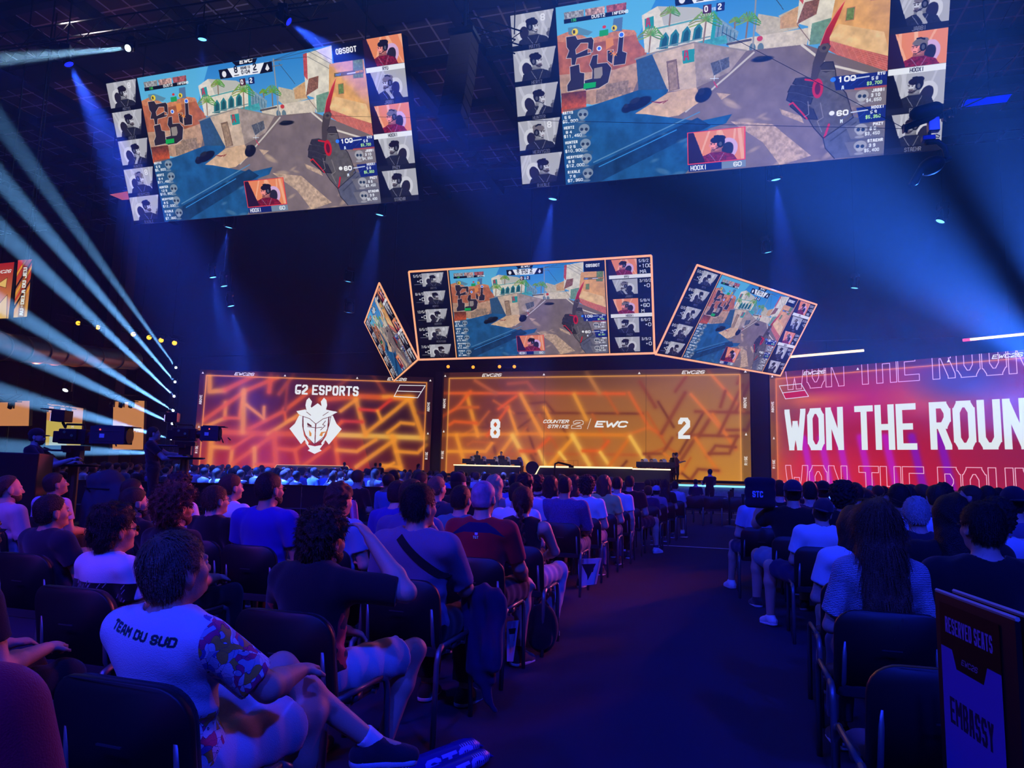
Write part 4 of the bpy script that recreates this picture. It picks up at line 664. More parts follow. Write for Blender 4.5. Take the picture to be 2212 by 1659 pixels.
class Sdf:
    def __init__(s): s.P = []
    def cap(s, a, b, ra, rb=None, k=.02, cut=None, sub=False): s.P.append(('c', np.array(a, float), np.array(b, float), ra, rb if rb is not None else ra, k, cut, sub)); return s
    def ell(s, c, r, M=None, k=.02, sub=False): s.P.append(('e', np.array(c, float), np.array(r, float), M, 0, k, None, sub)); return s
    def grow(s, d):
        q = Sdf()
        for p in s.P: q.P.append(('c', p[1], p[2], p[3]+d, p[4]+d, p[5], p[6], p[7]) if p[0] == 'c' else ('e', p[1], p[2]+d, p[3], 0, p[5], None, p[7]))
        return q
    def bounds(s):
        lo, hi = np.full(3, 9.), np.full(3, -9.)
        for p in s.P:
            if p[7]: continue
            if p[0] == 'c': m = max(p[3], p[4]); lo = np.minimum(lo, np.minimum(p[1], p[2])-m); hi = np.maximum(hi, np.maximum(p[1], p[2])+m)
            else: m = p[2].max(); lo = np.minimum(lo, p[1]-m); hi = np.maximum(hi, p[1]+m)
        return lo, hi
    def field(s, h, lo, hi):
        n = np.maximum(4, np.ceil((hi-lo)/h).astype(int)+1); f = np.full(n, 1.0, np.float32)
        for p in s.P:
            if p[0] == 'c': m = max(p[3], p[4]); a, b = np.minimum(p[1], p[2])-m, np.maximum(p[1], p[2])+m
            else: m = p[2].max(); a, b = p[1]-m, p[1]+m
            q = p[5]*1.5+2.5*h; i0 = np.clip(np.floor((a-q-lo)/h).astype(int), 0, n-1); i1 = np.clip(np.ceil((b+q-lo)/h).astype(int)+1, 1, n)
            if (i1 <= i0).any(): continue
            g = np.meshgrid(*[np.arange(i0[d], i1[d], dtype=np.float32)*h+lo[d] for d in range(3)], indexing='ij')
            if p[0] == 'c':
                e = p[2]-p[1]; L = max(float(e@e), 1e-8); v = [g[d]-p[1][d] for d in range(3)]; t0 = (v[0]*e[0]+v[1]*e[1]+v[2]*e[2])/L; t = np.clip(t0, 0, 1)
                d_ = np.sqrt(sum((v[d]-t*e[d])**2 for d in range(3)))-(p[3]+(p[4]-p[3])*t)
                if p[6] is not None: d_ = np.maximum(d_, (t0-p[6])*math.sqrt(L))
            else:
                v = [g[d]-p[1][d] for d in range(3)]
                if p[3] is not None: M = p[3]; v = [M[0][d]*v[0]+M[1][d]*v[1]+M[2][d]*v[2] for d in range(3)]
                r = p[2]; k0 = np.sqrt(sum((v[d]/r[d])**2 for d in range(3))); k1 = np.sqrt(sum((v[d]/r[d]**2)**2 for d in range(3)))+1e-9; d_ = k0*(k0-1)/k1
            sl = tuple(slice(i0[d], i1[d]) for d in range(3)); cur = f[sl]; k = p[5]
            if p[7]: d_ = -d_; hh = np.maximum(k-np.abs(cur-d_), 0)/k; f[sl] = np.maximum(cur, d_)+hh*hh*k*.25
            else: hh = np.maximum(k-np.abs(cur-d_), 0)/k; f[sl] = np.minimum(cur, d_)-hh*hh*k*.25
        return f
    def mesh(s, name, h, fn=None, pad=0.03):
        lo, hi = s.bounds(); lo = lo-pad-h; hi = hi+pad+h; f = s.field(h, lo, hi)
        if fn is not None:
            g = np.meshgrid(*[np.arange(f.shape[d], dtype=np.float32)*h+lo[d] for d in range(3)], indexing='ij', sparse=True); f = fn(f, *g)
        V, F = surface_net(f, lo, h); return fast_mesh(name, V, F)
V3 = lambda *a: np.array(a, float)
def rotm(yaw, pitch, roll=0.0): return np.array((Matrix.Rotation(yaw, 3, 'Z')@Matrix.Rotation(pitch, 3, 'X')@Matrix.Rotation(roll, 3, 'Y')))
SKIN = [mat('light_skin', (.62, .36, .27), .5, bump=.15, bscale=220, var=.06), mat('tan_skin', (.48, .26, .18), .5, bump=.15, bscale=220, var=.06), mat('dark_skin', (.16, .075, .045), .5, bump=.15, bscale=220)]
def hairmat(n, c): return mat(n, c, .5, bump=.9, bscale=150, var=.5, spec=.35)
HAIR = dict(black=hairmat('black_hair', (.012, .010, .010)), brown=hairmat('brown_hair', (.055, .028, .016)), light=hairmat('light_brown_hair', (.16, .095, .06)), blond=hairmat('blond_hair', (.45, .33, .2)), grey=hairmat('bleached_hair', (.55, .50, .48)), dyed=mat('bleached_and_purple_dyed_hair', (.38, .22, .36), .6, bump=.5, bscale=18, var=.9), red=hairmat('reddish_brown_hair', (.13, .05, .03)))
_cl = {}
def cloth(c, name=None):
    key = tuple(c)
    if key not in _cl: _cl[key] = mat(name or 'woven_cloth', c, .9, bump=.3, bscale=300, var=.1, spec=.15, sheen=.2)
    return _cl[key]
WHITE, BLACKC, NAVY, GREYC, DENIM, KHAKI = (.80, .80, .82), (.012, .012, .014), (.02, .025, .09), (.22, .22, .24), (.05, .08, .16), (.42, .36, .27)
EYEM = mat('eye_white', (.8, .78, .76), .2); GLASSM = mat('dark_lens', (.01, .01, .012), .08); FRAMEM = mat('thin_black_frame', (.015, .015, .015), .3)
def skeleton(q):
    """joint positions of a seated or standing person; x right, y forward, z up, origin on the floor under the hips"""
    s, w = q.get('s', 1.0), q.get('w', 1.0); a = R(q.get('lean', 8)); sd = R(q.get('side', 0)); st = q.get('stand', False); J = {}
    z0 = .46+.085*s if not st else .93*s; pel = V3(0, 0, z0); dr = V3(math.sin(sd), -math.sin(a), math.cos(a)*math.cos(sd)); dr /= np.linalg.norm(dr); ht = R(q.get('turn', 0)); rx = V3(math.cos(ht), math.sin(ht), 0); fw = np.cross(V3(0, 0, 1), rx)
    J.update(pel=pel, dr=dr, rx=rx, fw=fw, abd=pel+dr*.17*s, che=pel+dr*.335*s, neck=pel+dr*.50*s)
    bow = q.get('bow', 0.0); J['head'] = J['neck']+V3(0, .035+bow*.9, .135-bow*.35)*s+rx*q.get('hx', 0.0); J['hm'] = rotm(R(q.get('yaw', 0)), R(q.get('pitch', 0)), R(q.get('tilt', 0)))
    for i, sg in ((0, -1), (1, 1)):
        sh = pel+dr*.425*s+rx*sg*.172*s*w; J['sh', i] = sh; pose = (q.get('arms') or ('lap', 'lap'))[i]
        if isinstance(pose, tuple): el, wr = np.array(pose[0], float), np.array(pose[1], float)
        elif pose == 'cross': el, wr = sh+V3(.08*sg, .10, -.25)*s, V3(-.07*sg, .27, J['che'][2]-.04)
        elif pose == 'chin': el, wr = sh+V3(.02*sg, .20, -.24)*s, J['head']+V3(.03*sg, .10, -.135)*s
        elif pose == 'head': el, wr = sh+V3(.24*sg, .13, -.03)*s, J['head']+V3(.135*sg, .05, -.01)*s
        elif pose == 'up': el, wr = sh+V3(.14*sg, .10, -.18)*s, J['head']+V3(.20*sg, .16, -.02)*s
        elif pose == 'down': el, wr = sh+V3(.05*sg, -.02, -.29)*s, sh+V3(.05*sg, .05, -.54)*s
        elif pose == 'cam': el, wr = sh+V3(.05*sg, .16, -.22)*s, sh+V3(.0*sg, .42, -.14)*s
        else: el, wr = sh+V3(.065*sg, .05, -.27)*s, V3(.10*sg, .27, .66)
        J['el', i], J['wr', i] = el, wr
        hp = pel+rx*sg*.088*s*w+V3(0, 0, -.015); J['hip', i] = hp; lp = (q.get('legs') or ('sit', 'sit'))[i]
        if isinstance(lp, tuple): kn, an, ft = [np.array(v, float) for v in lp]
        elif st: kn, an, ft = hp+V3(.01*sg, .03, -.43)*s, V3(hp[0]+.02*sg, 0, .085), V3(.15*sg, 1, -.1)
        elif lp == 'wide': kn, an, ft = hp+V3(.15*sg, .40, .015)*s, V3(.26*sg, .40, .085), V3(.3*sg, 1, -.12)
        elif lp == 'tuck': kn, an, ft = hp+V3(.05*sg, .42, .01)*s, V3(.13*sg, .28, .09), V3(.1*sg, 1, -.3)
        elif lp == 'fwd': kn, an, ft = hp+V3(.04*sg, .43, .02)*s, V3(.14*sg, .62, .085), V3(.15*sg, 1, -.05)
        else: kn, an, ft = hp+V3(.035*sg, .43, .015)*s, V3(.13*sg, .45, .085), V3(.12*sg, 1, -.12)
        J['kn', i], J['an', i], J['ft', i] = kn, an, ft/np.linalg.norm(ft)
    return J
def torso(b, J, q, d=0.0):
    s, w, fem, bl = q.get('s', 1.0), q.get('w', 1.0), q.get('fem', 0), q.get('belly', 0.0); dr = J['dr']; M = np.stack([J['rx'], np.cross(dr, J['rx'])/np.linalg.norm(np.cross(dr, J['rx'])), dr]).T; Mi = M
    E = lambda c, r, k: b.ell(c, V3(*r)+d, Mi, k)
    E(J['pel']+dr*.015, (.165*w*s, .115*s, .105*s), .05); E(J['abd'], ((.138 if not fem else .122)*w*s, (.10+bl)*s, .13*s), .07); E(J['che']+J['fw']*.005, ((.158 if not fem else .138)*w*s, .108*s, .165*s), .07)
    E(J['che']+dr*.075*s-J['fw']*.02, (.15*w*s, .075*s, .085*s), .05)
    for i, sg in ((0, -1), (1, 1)):
        b.cap(J['neck']-dr*.040*s+J['rx']*sg*.045*s, J['sh', i]-J['rx']*sg*.02*s-dr*.010, .046*s+d, .052*s*w**.5+d, .05)
def arm(b, J, i, q, d=0.0, cut=None):
    s = q.get('s', 1.0)*(.90 if q.get('fem') else 1.07)*q.get('w', 1)**.6; sh, el, wr = J['sh', i], J['el', i], J['wr', i]
    if cut is not None and cut <= 1: b.cap(sh, el, .056*s+d, .047*s+d*1.35, .03, cut); return
    b.cap(sh, el, .055*s+d, .041*s+d, .03); m = el+(wr-el)*.3
    if cut is not None: b.cap(el, wr, .043*s+d, .036*s+d*1.4, .02, cut-1); return
    b.cap(el, m, .041*s, .043*s, .02); b.cap(m, wr, .043*s, .027*s, .02)
def leg(b, J, i, q, d=0.0, cut=None):
    s = q.get('s', 1.0)*q.get('w', 1)**.7; hp, kn, an = J['hip', i], J['kn', i], J['an', i]
    if cut is not None and cut <= 1: b.cap(hp, kn, .088*s+d, .068*s+d*1.9, .045, cut); return
    b.cap(hp, kn, .085*s+d, .058*s+d, .04)
    if cut is not None: b.cap(kn+V3(0, -.008, 0), an+V3(0, -.008, 0), .068*s+d, .060*s+d, .03, cut-1); return
    cf = kn+(an-kn)*.3+V3(0, -.014, 0); b.cap(kn, cf, .054*s, .056*s, .03); b.cap(cf, an, .055*s, .036*s, .03)
def hand(b, J, i, q):
    s = q.get('s', 1.0)*(.9 if q.get('fem') else 1.0); wr, el = J['wr', i], J['el', i]; d = (wr-el)/np.linalg.norm(wr-el); sg = -1 if i == 0 else 1
    hd = q.get('hand%d' % i)
    if hd: d = np.array(hd[0], float); d /= np.linalg.norm(d); n = np.array(hd[1], float)
    else:
        n = V3(0, 0, -1.0) if abs(d[2]) < .8 else V3(-sg, 0, 0)
    n = n-d*(n@d); n /= np.linalg.norm(n)+1e-9; x = np.cross(n, d)*(1 if i == 1 else -1); cu = q.get('curl%d' % i, .5)
    M = np.stack([x, d, n]).T; b.ell(wr+d*.045*s, V3(.041, .052, .017)*s, M, .014); b.ell(wr+d*.062*s, V3(.040, .034, .015)*s, M, .012)
    for k, (o, L) in enumerate(((-.031, .060), (-.0105, .072), (.0105, .078), (.031, .070))):
        p = wr+d*.082*s+x*o*s*-1; a1 = cu*.9+.06*k; d1 = d*math.cos(a1)+n*math.sin(a1); d2 = d*math.cos(a1*2.1)+n*math.sin(a1*2.1); m = p+d1*L*.5*s; e = m+d2*L*.5*s
        b.cap(p, m, .0098*s, .0092*s, .007); b.cap(m, e, .0092*s, .0075*s, .005)
    th = x*.85+d*.55+n*.35; th /= np.linalg.norm(th); p = wr+d*.025*s+x*.026*s; m = p+th*.042*s; e = m+(d*.8+x*.35+n*.4)*.032*s; b.cap(p, m, .0145*s, .0115*s, .012); b.cap(m, e, .0112*s, .0085*s, .006)
def head(b, J, q, detail=True):
    s = q.get('s', 1.0)*q.get('hs', 1.0); M = J['hm']; c = J['head']; W = lambda *p: c+M@(V3(*p)*s); E = lambda p, r, k, sub=False: b.ell(W(*p), V3(*r)*s, M, k, sub)
    b.cap(J['neck']-J['dr']*.05, W(0, -.018, -.04), .060*s*q.get('w', 1)**.5*(.86 if q.get('fem') else 1), .054*s*(.86 if q.get('fem') else 1), .03)
    E((0, -.016, .030), (.075, .096, .088), .03); E((0, .030, -.034), (.061, .064, .082), .035); E((0, .044, -.084), (.040, .044, .028), .03)
    if not detail: return
    for sg in (-1, 1):
        E((.040*sg, .058, -.026), (.024, .026, .024), .02); E((.028*sg, .083, .022), (.026, .012, .010), .014); E((.033*sg, .098, .005), (.015, .016, .011), .010, True)
        E((.079*sg, -.008, -.010), (.011, .022, .033), .008); E((.076*sg, .0, -.036), (.008, .011, .012), .008); E((.090*sg, -.003, -.008), (.007, .011, .018), .006, True)
        E((.012*sg, .104, -.030), (.009, .011, .009), .008)
    b.cap(W(0, .088, .012), W(0, .113, -.026), .008*s, .012*s, .012); E((0, .092, -.054), (.024, .011, .0065), .008); E((0, .090, -.065), (.021, .011, .007), .008); E((0, .088, -.090), (.019, .017, .014), .014)
def hair(name, J, q, h):
    st = q.get('hair', 'short'); st = 'cap' if q.get('cap') is not None and st == 'short' else st; s = q.get('s', 1.0)*q.get('hs', 1.0); M = J['hm']; c = J['head']; b = Sdf(); W = lambda *p: c+M@(V3(*p)*s)
    if st == 'bald': return None
    t = dict(buzz=.004, short=.009, crop=.007, curly=.034, afro=.055, bob=.022, long=.022, braid=.012, bun=.014, thick=.026, cap=.006).get(st, .014)
    b.ell(W(0, -.018, .032), (V3(.077, .098, .090)+t)*s, M, .02); b.ell(W(0, -.045, -.025), (V3(.066, .060, .072)+t*.55)*s, M, .03)
    if st in ('curly', 'afro', 'thick'): b.ell(W(0, -.02, .065), V3(.085, .098, .07)*s*1.08, M, .03); b.ell(W(0, -.07, -.03), V3(.075, .055, .07)*s, M, .03)
    if st in ('bob', 'long'):
        for sg in (-1, 1): b.cap(W(.062*sg, -.02, .0), W(.072*sg, -.035, -.13), .042*s, .040*s, .05)
        b.cap(W(0, -.05, .0), W(0, -.075, -.14), .075*s, .060*s, .05)
    if st == 'long':
        L = q.get('hlen', .36); bk = W(0, -.105, -.12)
        for sg in (-1, -.4, .4, 1): b.cap(bk+V3(.045*sg, .02, 0), V3(c[0]+.07*sg, J['che'][1]-.125, c[2]-L+.04*abs(sg)), .052*s, .030*s, .05)
        for sg in (-.7, .1, .8): b.cap(V3(c[0]+.05*sg, J['che'][1]-.13, c[2]-L+.06), V3(c[0]+.075*sg+.02, J['che'][1]-.135, c[2]-L-.07), .026*s, .008*s, .03)
    if st == 'braid':
        p = W(0, -.105, -.01)
        for k in range(12): b.ell(p+V3(.009*(-1)**k+.005*k, -.016-.003*min(k, 4), -.030*k), V3(.024-.0012*k, .021-.001*k, .023)*s, None, .006)
    if st == 'bun': b.ell(W(0, -.125, .05), V3(.045, .04, .045)*s, M, .02)
    fr, am = dict(curly=(95, .010), afro=(80, .014), thick=(60, .007), bob=(34, .004), long=(26, .006), buzz=(140, .001)).get(st, (70, .0022)); hl = q.get('hl', 0.0); Mi = M.T
    def fn(f, x, y, z):
        lx = (Mi[0, 0]*(x-c[0])+Mi[0, 1]*(y-c[1])+Mi[0, 2]*(z-c[2]))/s; ly = (Mi[1, 0]*(x-c[0])+Mi[1, 1]*(y-c[1])+Mi[1, 2]*(z-c[2]))/s; lz = (Mi[2, 0]*(x-c[0])+Mi[2, 1]*(y-c[1])+Mi[2, 2]*(z-c[2]))/s
        if st in ('curly', 'afro', 'thick'): n = np.sin(fr*x+2*np.sin(40*z))*np.sin(fr*1.07*y+1.3)*np.sin(fr*.93*z+.7)*am*1.7
        else: n = am*(np.sin(fr*4*lx+18*ly+3*np.sin(30*lz))*.5+np.sin(fr*2.1*lx-fr*.8*lz)*.5)
        f = f+n
        face = (ly-.058+hl)*.8+np.clip(.062-lz, -1, .09)*.62                      # hairline: up over the brow, back past the ear
        sidecut = np.maximum(ly+.012, np.where(lz < -.005, (lz+.005)*-1.0, -1)) if st in ('short', 'crop', 'buzz', 'thick', 'curly', 'afro', 'cap', 'braid', 'bun') else -1.0
        nape = (-.064-lz) if st in ('short', 'crop', 'buzz', 'cap') else (-.115-lz if st in ('thick', 'curly', 'afro', 'bun') else np.where(ly < -.072, -1.0, -.105-lz) if st == 'braid' else -1.0)
        g = np.maximum(np.maximum(face, np.where((ly > -.02) & (lz < -.0), np.minimum(-lz+0*ly, ly+.02), -1.0) if st not in ('bob', 'long') else -1.0), nape)
        if st not in ('bob', 'long'): f = np.maximum(f, -np.maximum(np.maximum(np.maximum(.058-np.abs(lx), np.abs(ly+.004)-.024), lz-.016), -.05-lz)*s)
        return np.maximum(f, g*s)
    return b.mesh(name, h, fn)
def strands(name, me, M, c, n, L, seed, wild=.3, down=.6):
    """fine tapering locks rooted on the hair surface"""
    N = len(me.vertices); co = np.empty(N*3, np.float32); me.vertices.foreach_get('co', co); co = co.reshape(-1, 3); no = np.empty(N*3, np.float32); me.vertices.foreach_get('normal', no); no = no.reshape(-1, 3)
    rg = np.random.default_rng(seed); ii = rg.integers(0, N, n); p = co[ii]; nn = no[ii]; ctr = np.array(c)+M@V3(0, -.06, .11); g = p-ctr; g = g/(np.linalg.norm(g, axis=1, keepdims=True)+1e-6); g[:, 2] -= down; g = g-nn*(g*nn).sum(1, keepdims=True); g /= np.linalg.norm(g, axis=1, keepdims=True)+1e-6
    g = g+rg.normal(0, wild*.5, g.shape)+nn*wild*1.1; g /= np.linalg.norm(g, axis=1, keepdims=True); sd = np.cross(g, nn); sd /= np.linalg.norm(sd, axis=1, keepdims=True)+1e-6; l = (L*rg.uniform(.6, 1.2, n))[:, None]; wd = .0016
    P0 = p-nn*.004; P1 = p+g*l*.5+nn*.003; P2 = p+g*l-nn*.004*0+np.array([0, 0, -1])*l*.18; V = np.concatenate([P0-sd*wd, P0+sd*wd, P1-sd*wd*.8, P1+sd*wd*.8, P2-sd*wd*.15, P2+sd*wd*.15]); k = np.arange(n)
    F = np.concatenate([np.stack([k, k+n, k+3*n, k+2*n], 1), np.stack([k+2*n, k+3*n, k+5*n, k+4*n], 1)]); return V, F
def join_mesh(me, V, F):
    N, Q = len(me.vertices), len(me.polygons); co = np.empty(N*3, np.float32); me.vertices.foreach_get('co', co); vi = np.empty(Q*4, np.int32); me.loops.foreach_get('vertex_index', vi)
    return fast_mesh(me.name, np.concatenate([co.reshape(-1, 3), V]), np.concatenate([vi.reshape(-1, 4), F+N]))
def person(label, loc, q, rz=0.0, group=None, h=.010, parts=True):
    """one seated or standing person; body is one surface, clothes and hair are its children"""
    J = skeleton(q); s = q.get('s', 1.0); t = thing('person', label, 'person', loc, R(rz), group); skin = SKIN[q.get('skin', 0)]; sh = q.get('shirt', BLACKC); pa = q.get('pants', BLACKC); slv = q.get('sleeve', .62); shortp = q.get('shorts', False); st = q.get('stand', False)
    b = Sdf(); torso(b, J, q, -.010); head(b, J, q, parts)
    for i in (0, 1): arm(b, J, i, q); hand(b, J, i, q); leg(b, J, i, q, -.004 if shortp else -.012)
    for i in (0, 1): b.cap(J['an', i], J['an', i]+J['ft', i]*.10-V3(0, 0, .03), .035*s, .03*s, .02)
    link('body', b.mesh('body', h), skin, t)
    # shirt
    b = Sdf(); torso(b, J, q, .010+q.get('loose', 0.0))
    if slv > 0:
        for i in (0, 1): arm(b, J, i, q, .013, slv)
    sd = q.get('seed', 1); zc = J['pel'][2]-.05-(.12 if st else 0); nk = J['neck']+J['dr']*.005; low = q.get('neckline', 0.0)
    def fn(f, x, y, z):
        wz = np.exp(-((z-J['abd'][2]+.03)/.09)**2); fold = .0055*wz*np.sin(70*z+9*np.sin(7*x+sd)+14*y)+.003*np.sin(38*z+34*x*np.sign(x+1e-6)+6*np.sin(11*y+sd))*np.exp(-((np.abs(x)-.15)/.05)**2)+.0022*np.sin(26*x+17*z+sd*2)
        f = np.maximum(f+fold, zc-z); nd = np.sqrt((x-nk[0])**2+(y-nk[1]-.018)**2*.8+((z-nk[2]-.035+low)*.8)**2)-(.078*s+low*.6); f = np.maximum(f, -nd)
        if q.get('tank'): f = np.maximum(f, -(np.sqrt((np.abs(x)-.205*s)**2+(y+.02)**2*.6+(z-J['sh', 1][2]+.02)**2*.7)-.082*s))
        return f
    so = link('shirt' if not q.get('jacket') else 'jacket', b.mesh('shirt', h, fn), q['smat'] if 'smat' in q else cloth(sh), t)
    # trousers or shorts
    b = Sdf(); dr = J['dr']; b.ell(J['pel']+V3(0, .0, -.01), V3(.172*q.get('w', 1)*s, .125*s, .10*s), None, .04)
    for i in (0, 1): leg(b, J, i, q, .010 if not shortp else .012, .80 if shortp else 1.86)
    link('shorts' if shortp else 'trousers', b.mesh('trousers', h, lambda f, x, y, z: f+.003*np.sin(60*y+20*x+sd)+.0018*np.sin(90*x+40*z)), cloth(pa), t)
    for i in (0, 1):
        an, ft = J['an', i], J['ft', i]; b = Sdf(); dn = V3(0, 0, -1)-ft*(-ft[2]); dn /= np.linalg.norm(dn); he = an-ft*.045+dn*.045*s; to = an+ft*.165*s+dn*.052*s
        b.cap(an+dn*.01, he, .044*s, .036*s, .03); b.cap(he, to, .036*s, .034*s, .03); b.cap(an+dn*.012, an+ft*.12*s+dn*.045*s, .042*s, .034*s, .03)
        so_ = link('shoe', b.mesh('shoe', h), cloth(q.get('shoes', (.03, .03, .035))), t)
        if parts:
            b2 = Sdf(); side = np.cross(dn, ft); b2.cap(he+dn*.022, to+dn*.020-ft*.012, .042*s, .040*s, .02); z1 = he@dn+.016*s
            link('sole', b2.mesh('sole', h, lambda f, x, y, z: np.maximum(np.maximum(f, z1-(x*dn[0]+y*dn[1]+z*dn[2])), (x*dn[0]+y*dn[1]+z*dn[2])-z1-.026)), cloth(q.get('sole', (.6, .6, .62))), so_)
        if q.get('socks') and parts:
            a, kk = J['an', i], J['kn', i]; b3 = Sdf(); b3.cap(a+(a-kk)*.02, a+(kk-a)*q['socks'], .044*s, .046*s, .01, .98); link('sock', b3.mesh('sock', h), cloth(q.get('sockc', WHITE)), t)
    hd_ = hair('hair', J, q, h*.8)
    if hd_ is not None and len(hd_.vertices):
        ns = q.get('strands', 0)
        if ns: V, F = strands('hair', hd_, J['hm'], J['head'], ns, q.get('slen', .03), sd, q.get('wild', .3), .5); hd_ = join_mesh(hd_, V, F)
        link('hair', hd_, HAIR[q.get('hc', 'black')], t)
    M, c, hs = J['hm'], J['head'], s*q.get('hs', 1); W = lambda *p: tuple(c+M@(V3(*p)*hs))
    if parts and q.get('face'):
        for sg in (-1, 1): MB().lathe([(.001, -.0115), (.007, -.009), (.0112, 0), (.007, .009), (.001, .0115)], W(.031*sg, .083, .005), 10).build('eye', EYEM, t, True)
    if q.get('beard'):
        b = Sdf(); b.ell(W(0, .052, -.075), V3(.056, .052, .048)*hs, M, .02); b.ell(W(0, .015, -.060), V3(.066, .05, .035)*hs, M, .02); Mi = M.T
        def fb(f, x, y, z):
            lz = (Mi[2, 0]*(x-c[0])+Mi[2, 1]*(y-c[1])+Mi[2, 2]*(z-c[2]))/hs; ly = (Mi[1, 0]*(x-c[0])+Mi[1, 1]*(y-c[1])+Mi[1, 2]*(z-c[2]))/hs; return np.maximum(np.maximum(f, (lz+.043-.25*np.maximum(.06-ly, 0))*hs), (-.005-ly)*hs)
        link('beard', b.mesh('beard', h*.8, fb), HAIR[q.get('hc', 'black')], t)
    if q.get('glasses'):
        g = MB(); fm = FRAMEM
        for sg in (-1, 1):
            g.tube([W(.034*sg+.021*math.cos(a_), .103, .004+.016*math.sin(a_)) for a_ in np.linspace(0, 2*math.pi, 13)], .0018, 5, False); g.tube([W(.055*sg, .101, .008), W(.074*sg, .05, .010), W(.083*sg, -.01, .010), W(.082*sg, -.025, -.01)], .0019, 5)
        g.tube([W(-.013, .104, .006), W(.013, .104, .006)], .0018, 5); go = g.build('glasses', fm, t)
        if q['glasses'] == 'sun':
            l = MB()
            for sg in (-1, 1): l.lathe([(.001, 0), (.02, 0), (.02, .002), (.001, .002)], W(.034*sg, .103, .004), 12, Matrix(M.tolist())@Matrix.Rotation(R(90), 3, 'X')@Matrix.Diagonal((1, .8, 1)))
            l.build('lens', GLASSM, go)
    if q.get('cap') is not None:
        b = Sdf(); b.ell(W(0, -.016, .040), (V3(.081, .102, .088)+.010)*hs, M, .01); Mi = M.T; bk = q.get('capback', False)
        def fc(f, x, y, z):
            lz = (Mi[2, 0]*(x-c[0])+Mi[2, 1]*(y-c[1])+Mi[2, 2]*(z-c[2]))/hs; return np.maximum(f, (.022-lz)*hs)
        co = link('cap', b.mesh('cap', h*.8, fc), cloth(q['cap']), t); b = Sdf(); b.ell(W(0, (-.125 if bk else .11), .024), V3(.066, .065, .010)*hs, M, .004); link('brim', b.mesh('brim', h*.7), cloth(q['cap']), co)
    if q.get('strap'):
        sc_ = q['strap']; P = []
        bv = BVHTree.FromObject(so, bpy.context.evaluated_depsgraph_get()); a0 = J['sh', 0]*.62+J['sh', 1]*.38+V3(0, 0, .05); a1 = J['pel']+V3(.20*s, 0, .27)
        pts = []
        for u in np.linspace(0, 1, 22):
            p = a0*(1-u)+a1*u; hit = bv.ray_cast(Vector((p[0], -1.0, p[2])), Vector((0, 1, 0)))
            if hit[0]: pts.append((hit[0], hit[1]))
        if len(pts) > 3:
            V = []; dd = Vector(a1-a0).normalized()
            for p, n in pts: sdv = n.cross(dd).normalized()*.022; V += [p+n*.004-sdv, p+n*.004+sdv, p-n*.004+sdv, p-n*.004-sdv]
            F = []
            for k in range(len(pts)-1): F += [(4*k+j, 4*k+(j+1) % 4, 4*k+4+(j+1) % 4, 4*k+4+j) for j in range(4)]
            link('bag_strap', mesh('bag_strap', V, F), cloth(sc_), t)
    t['_J'] = 0; del t['_J']; return t, J, so
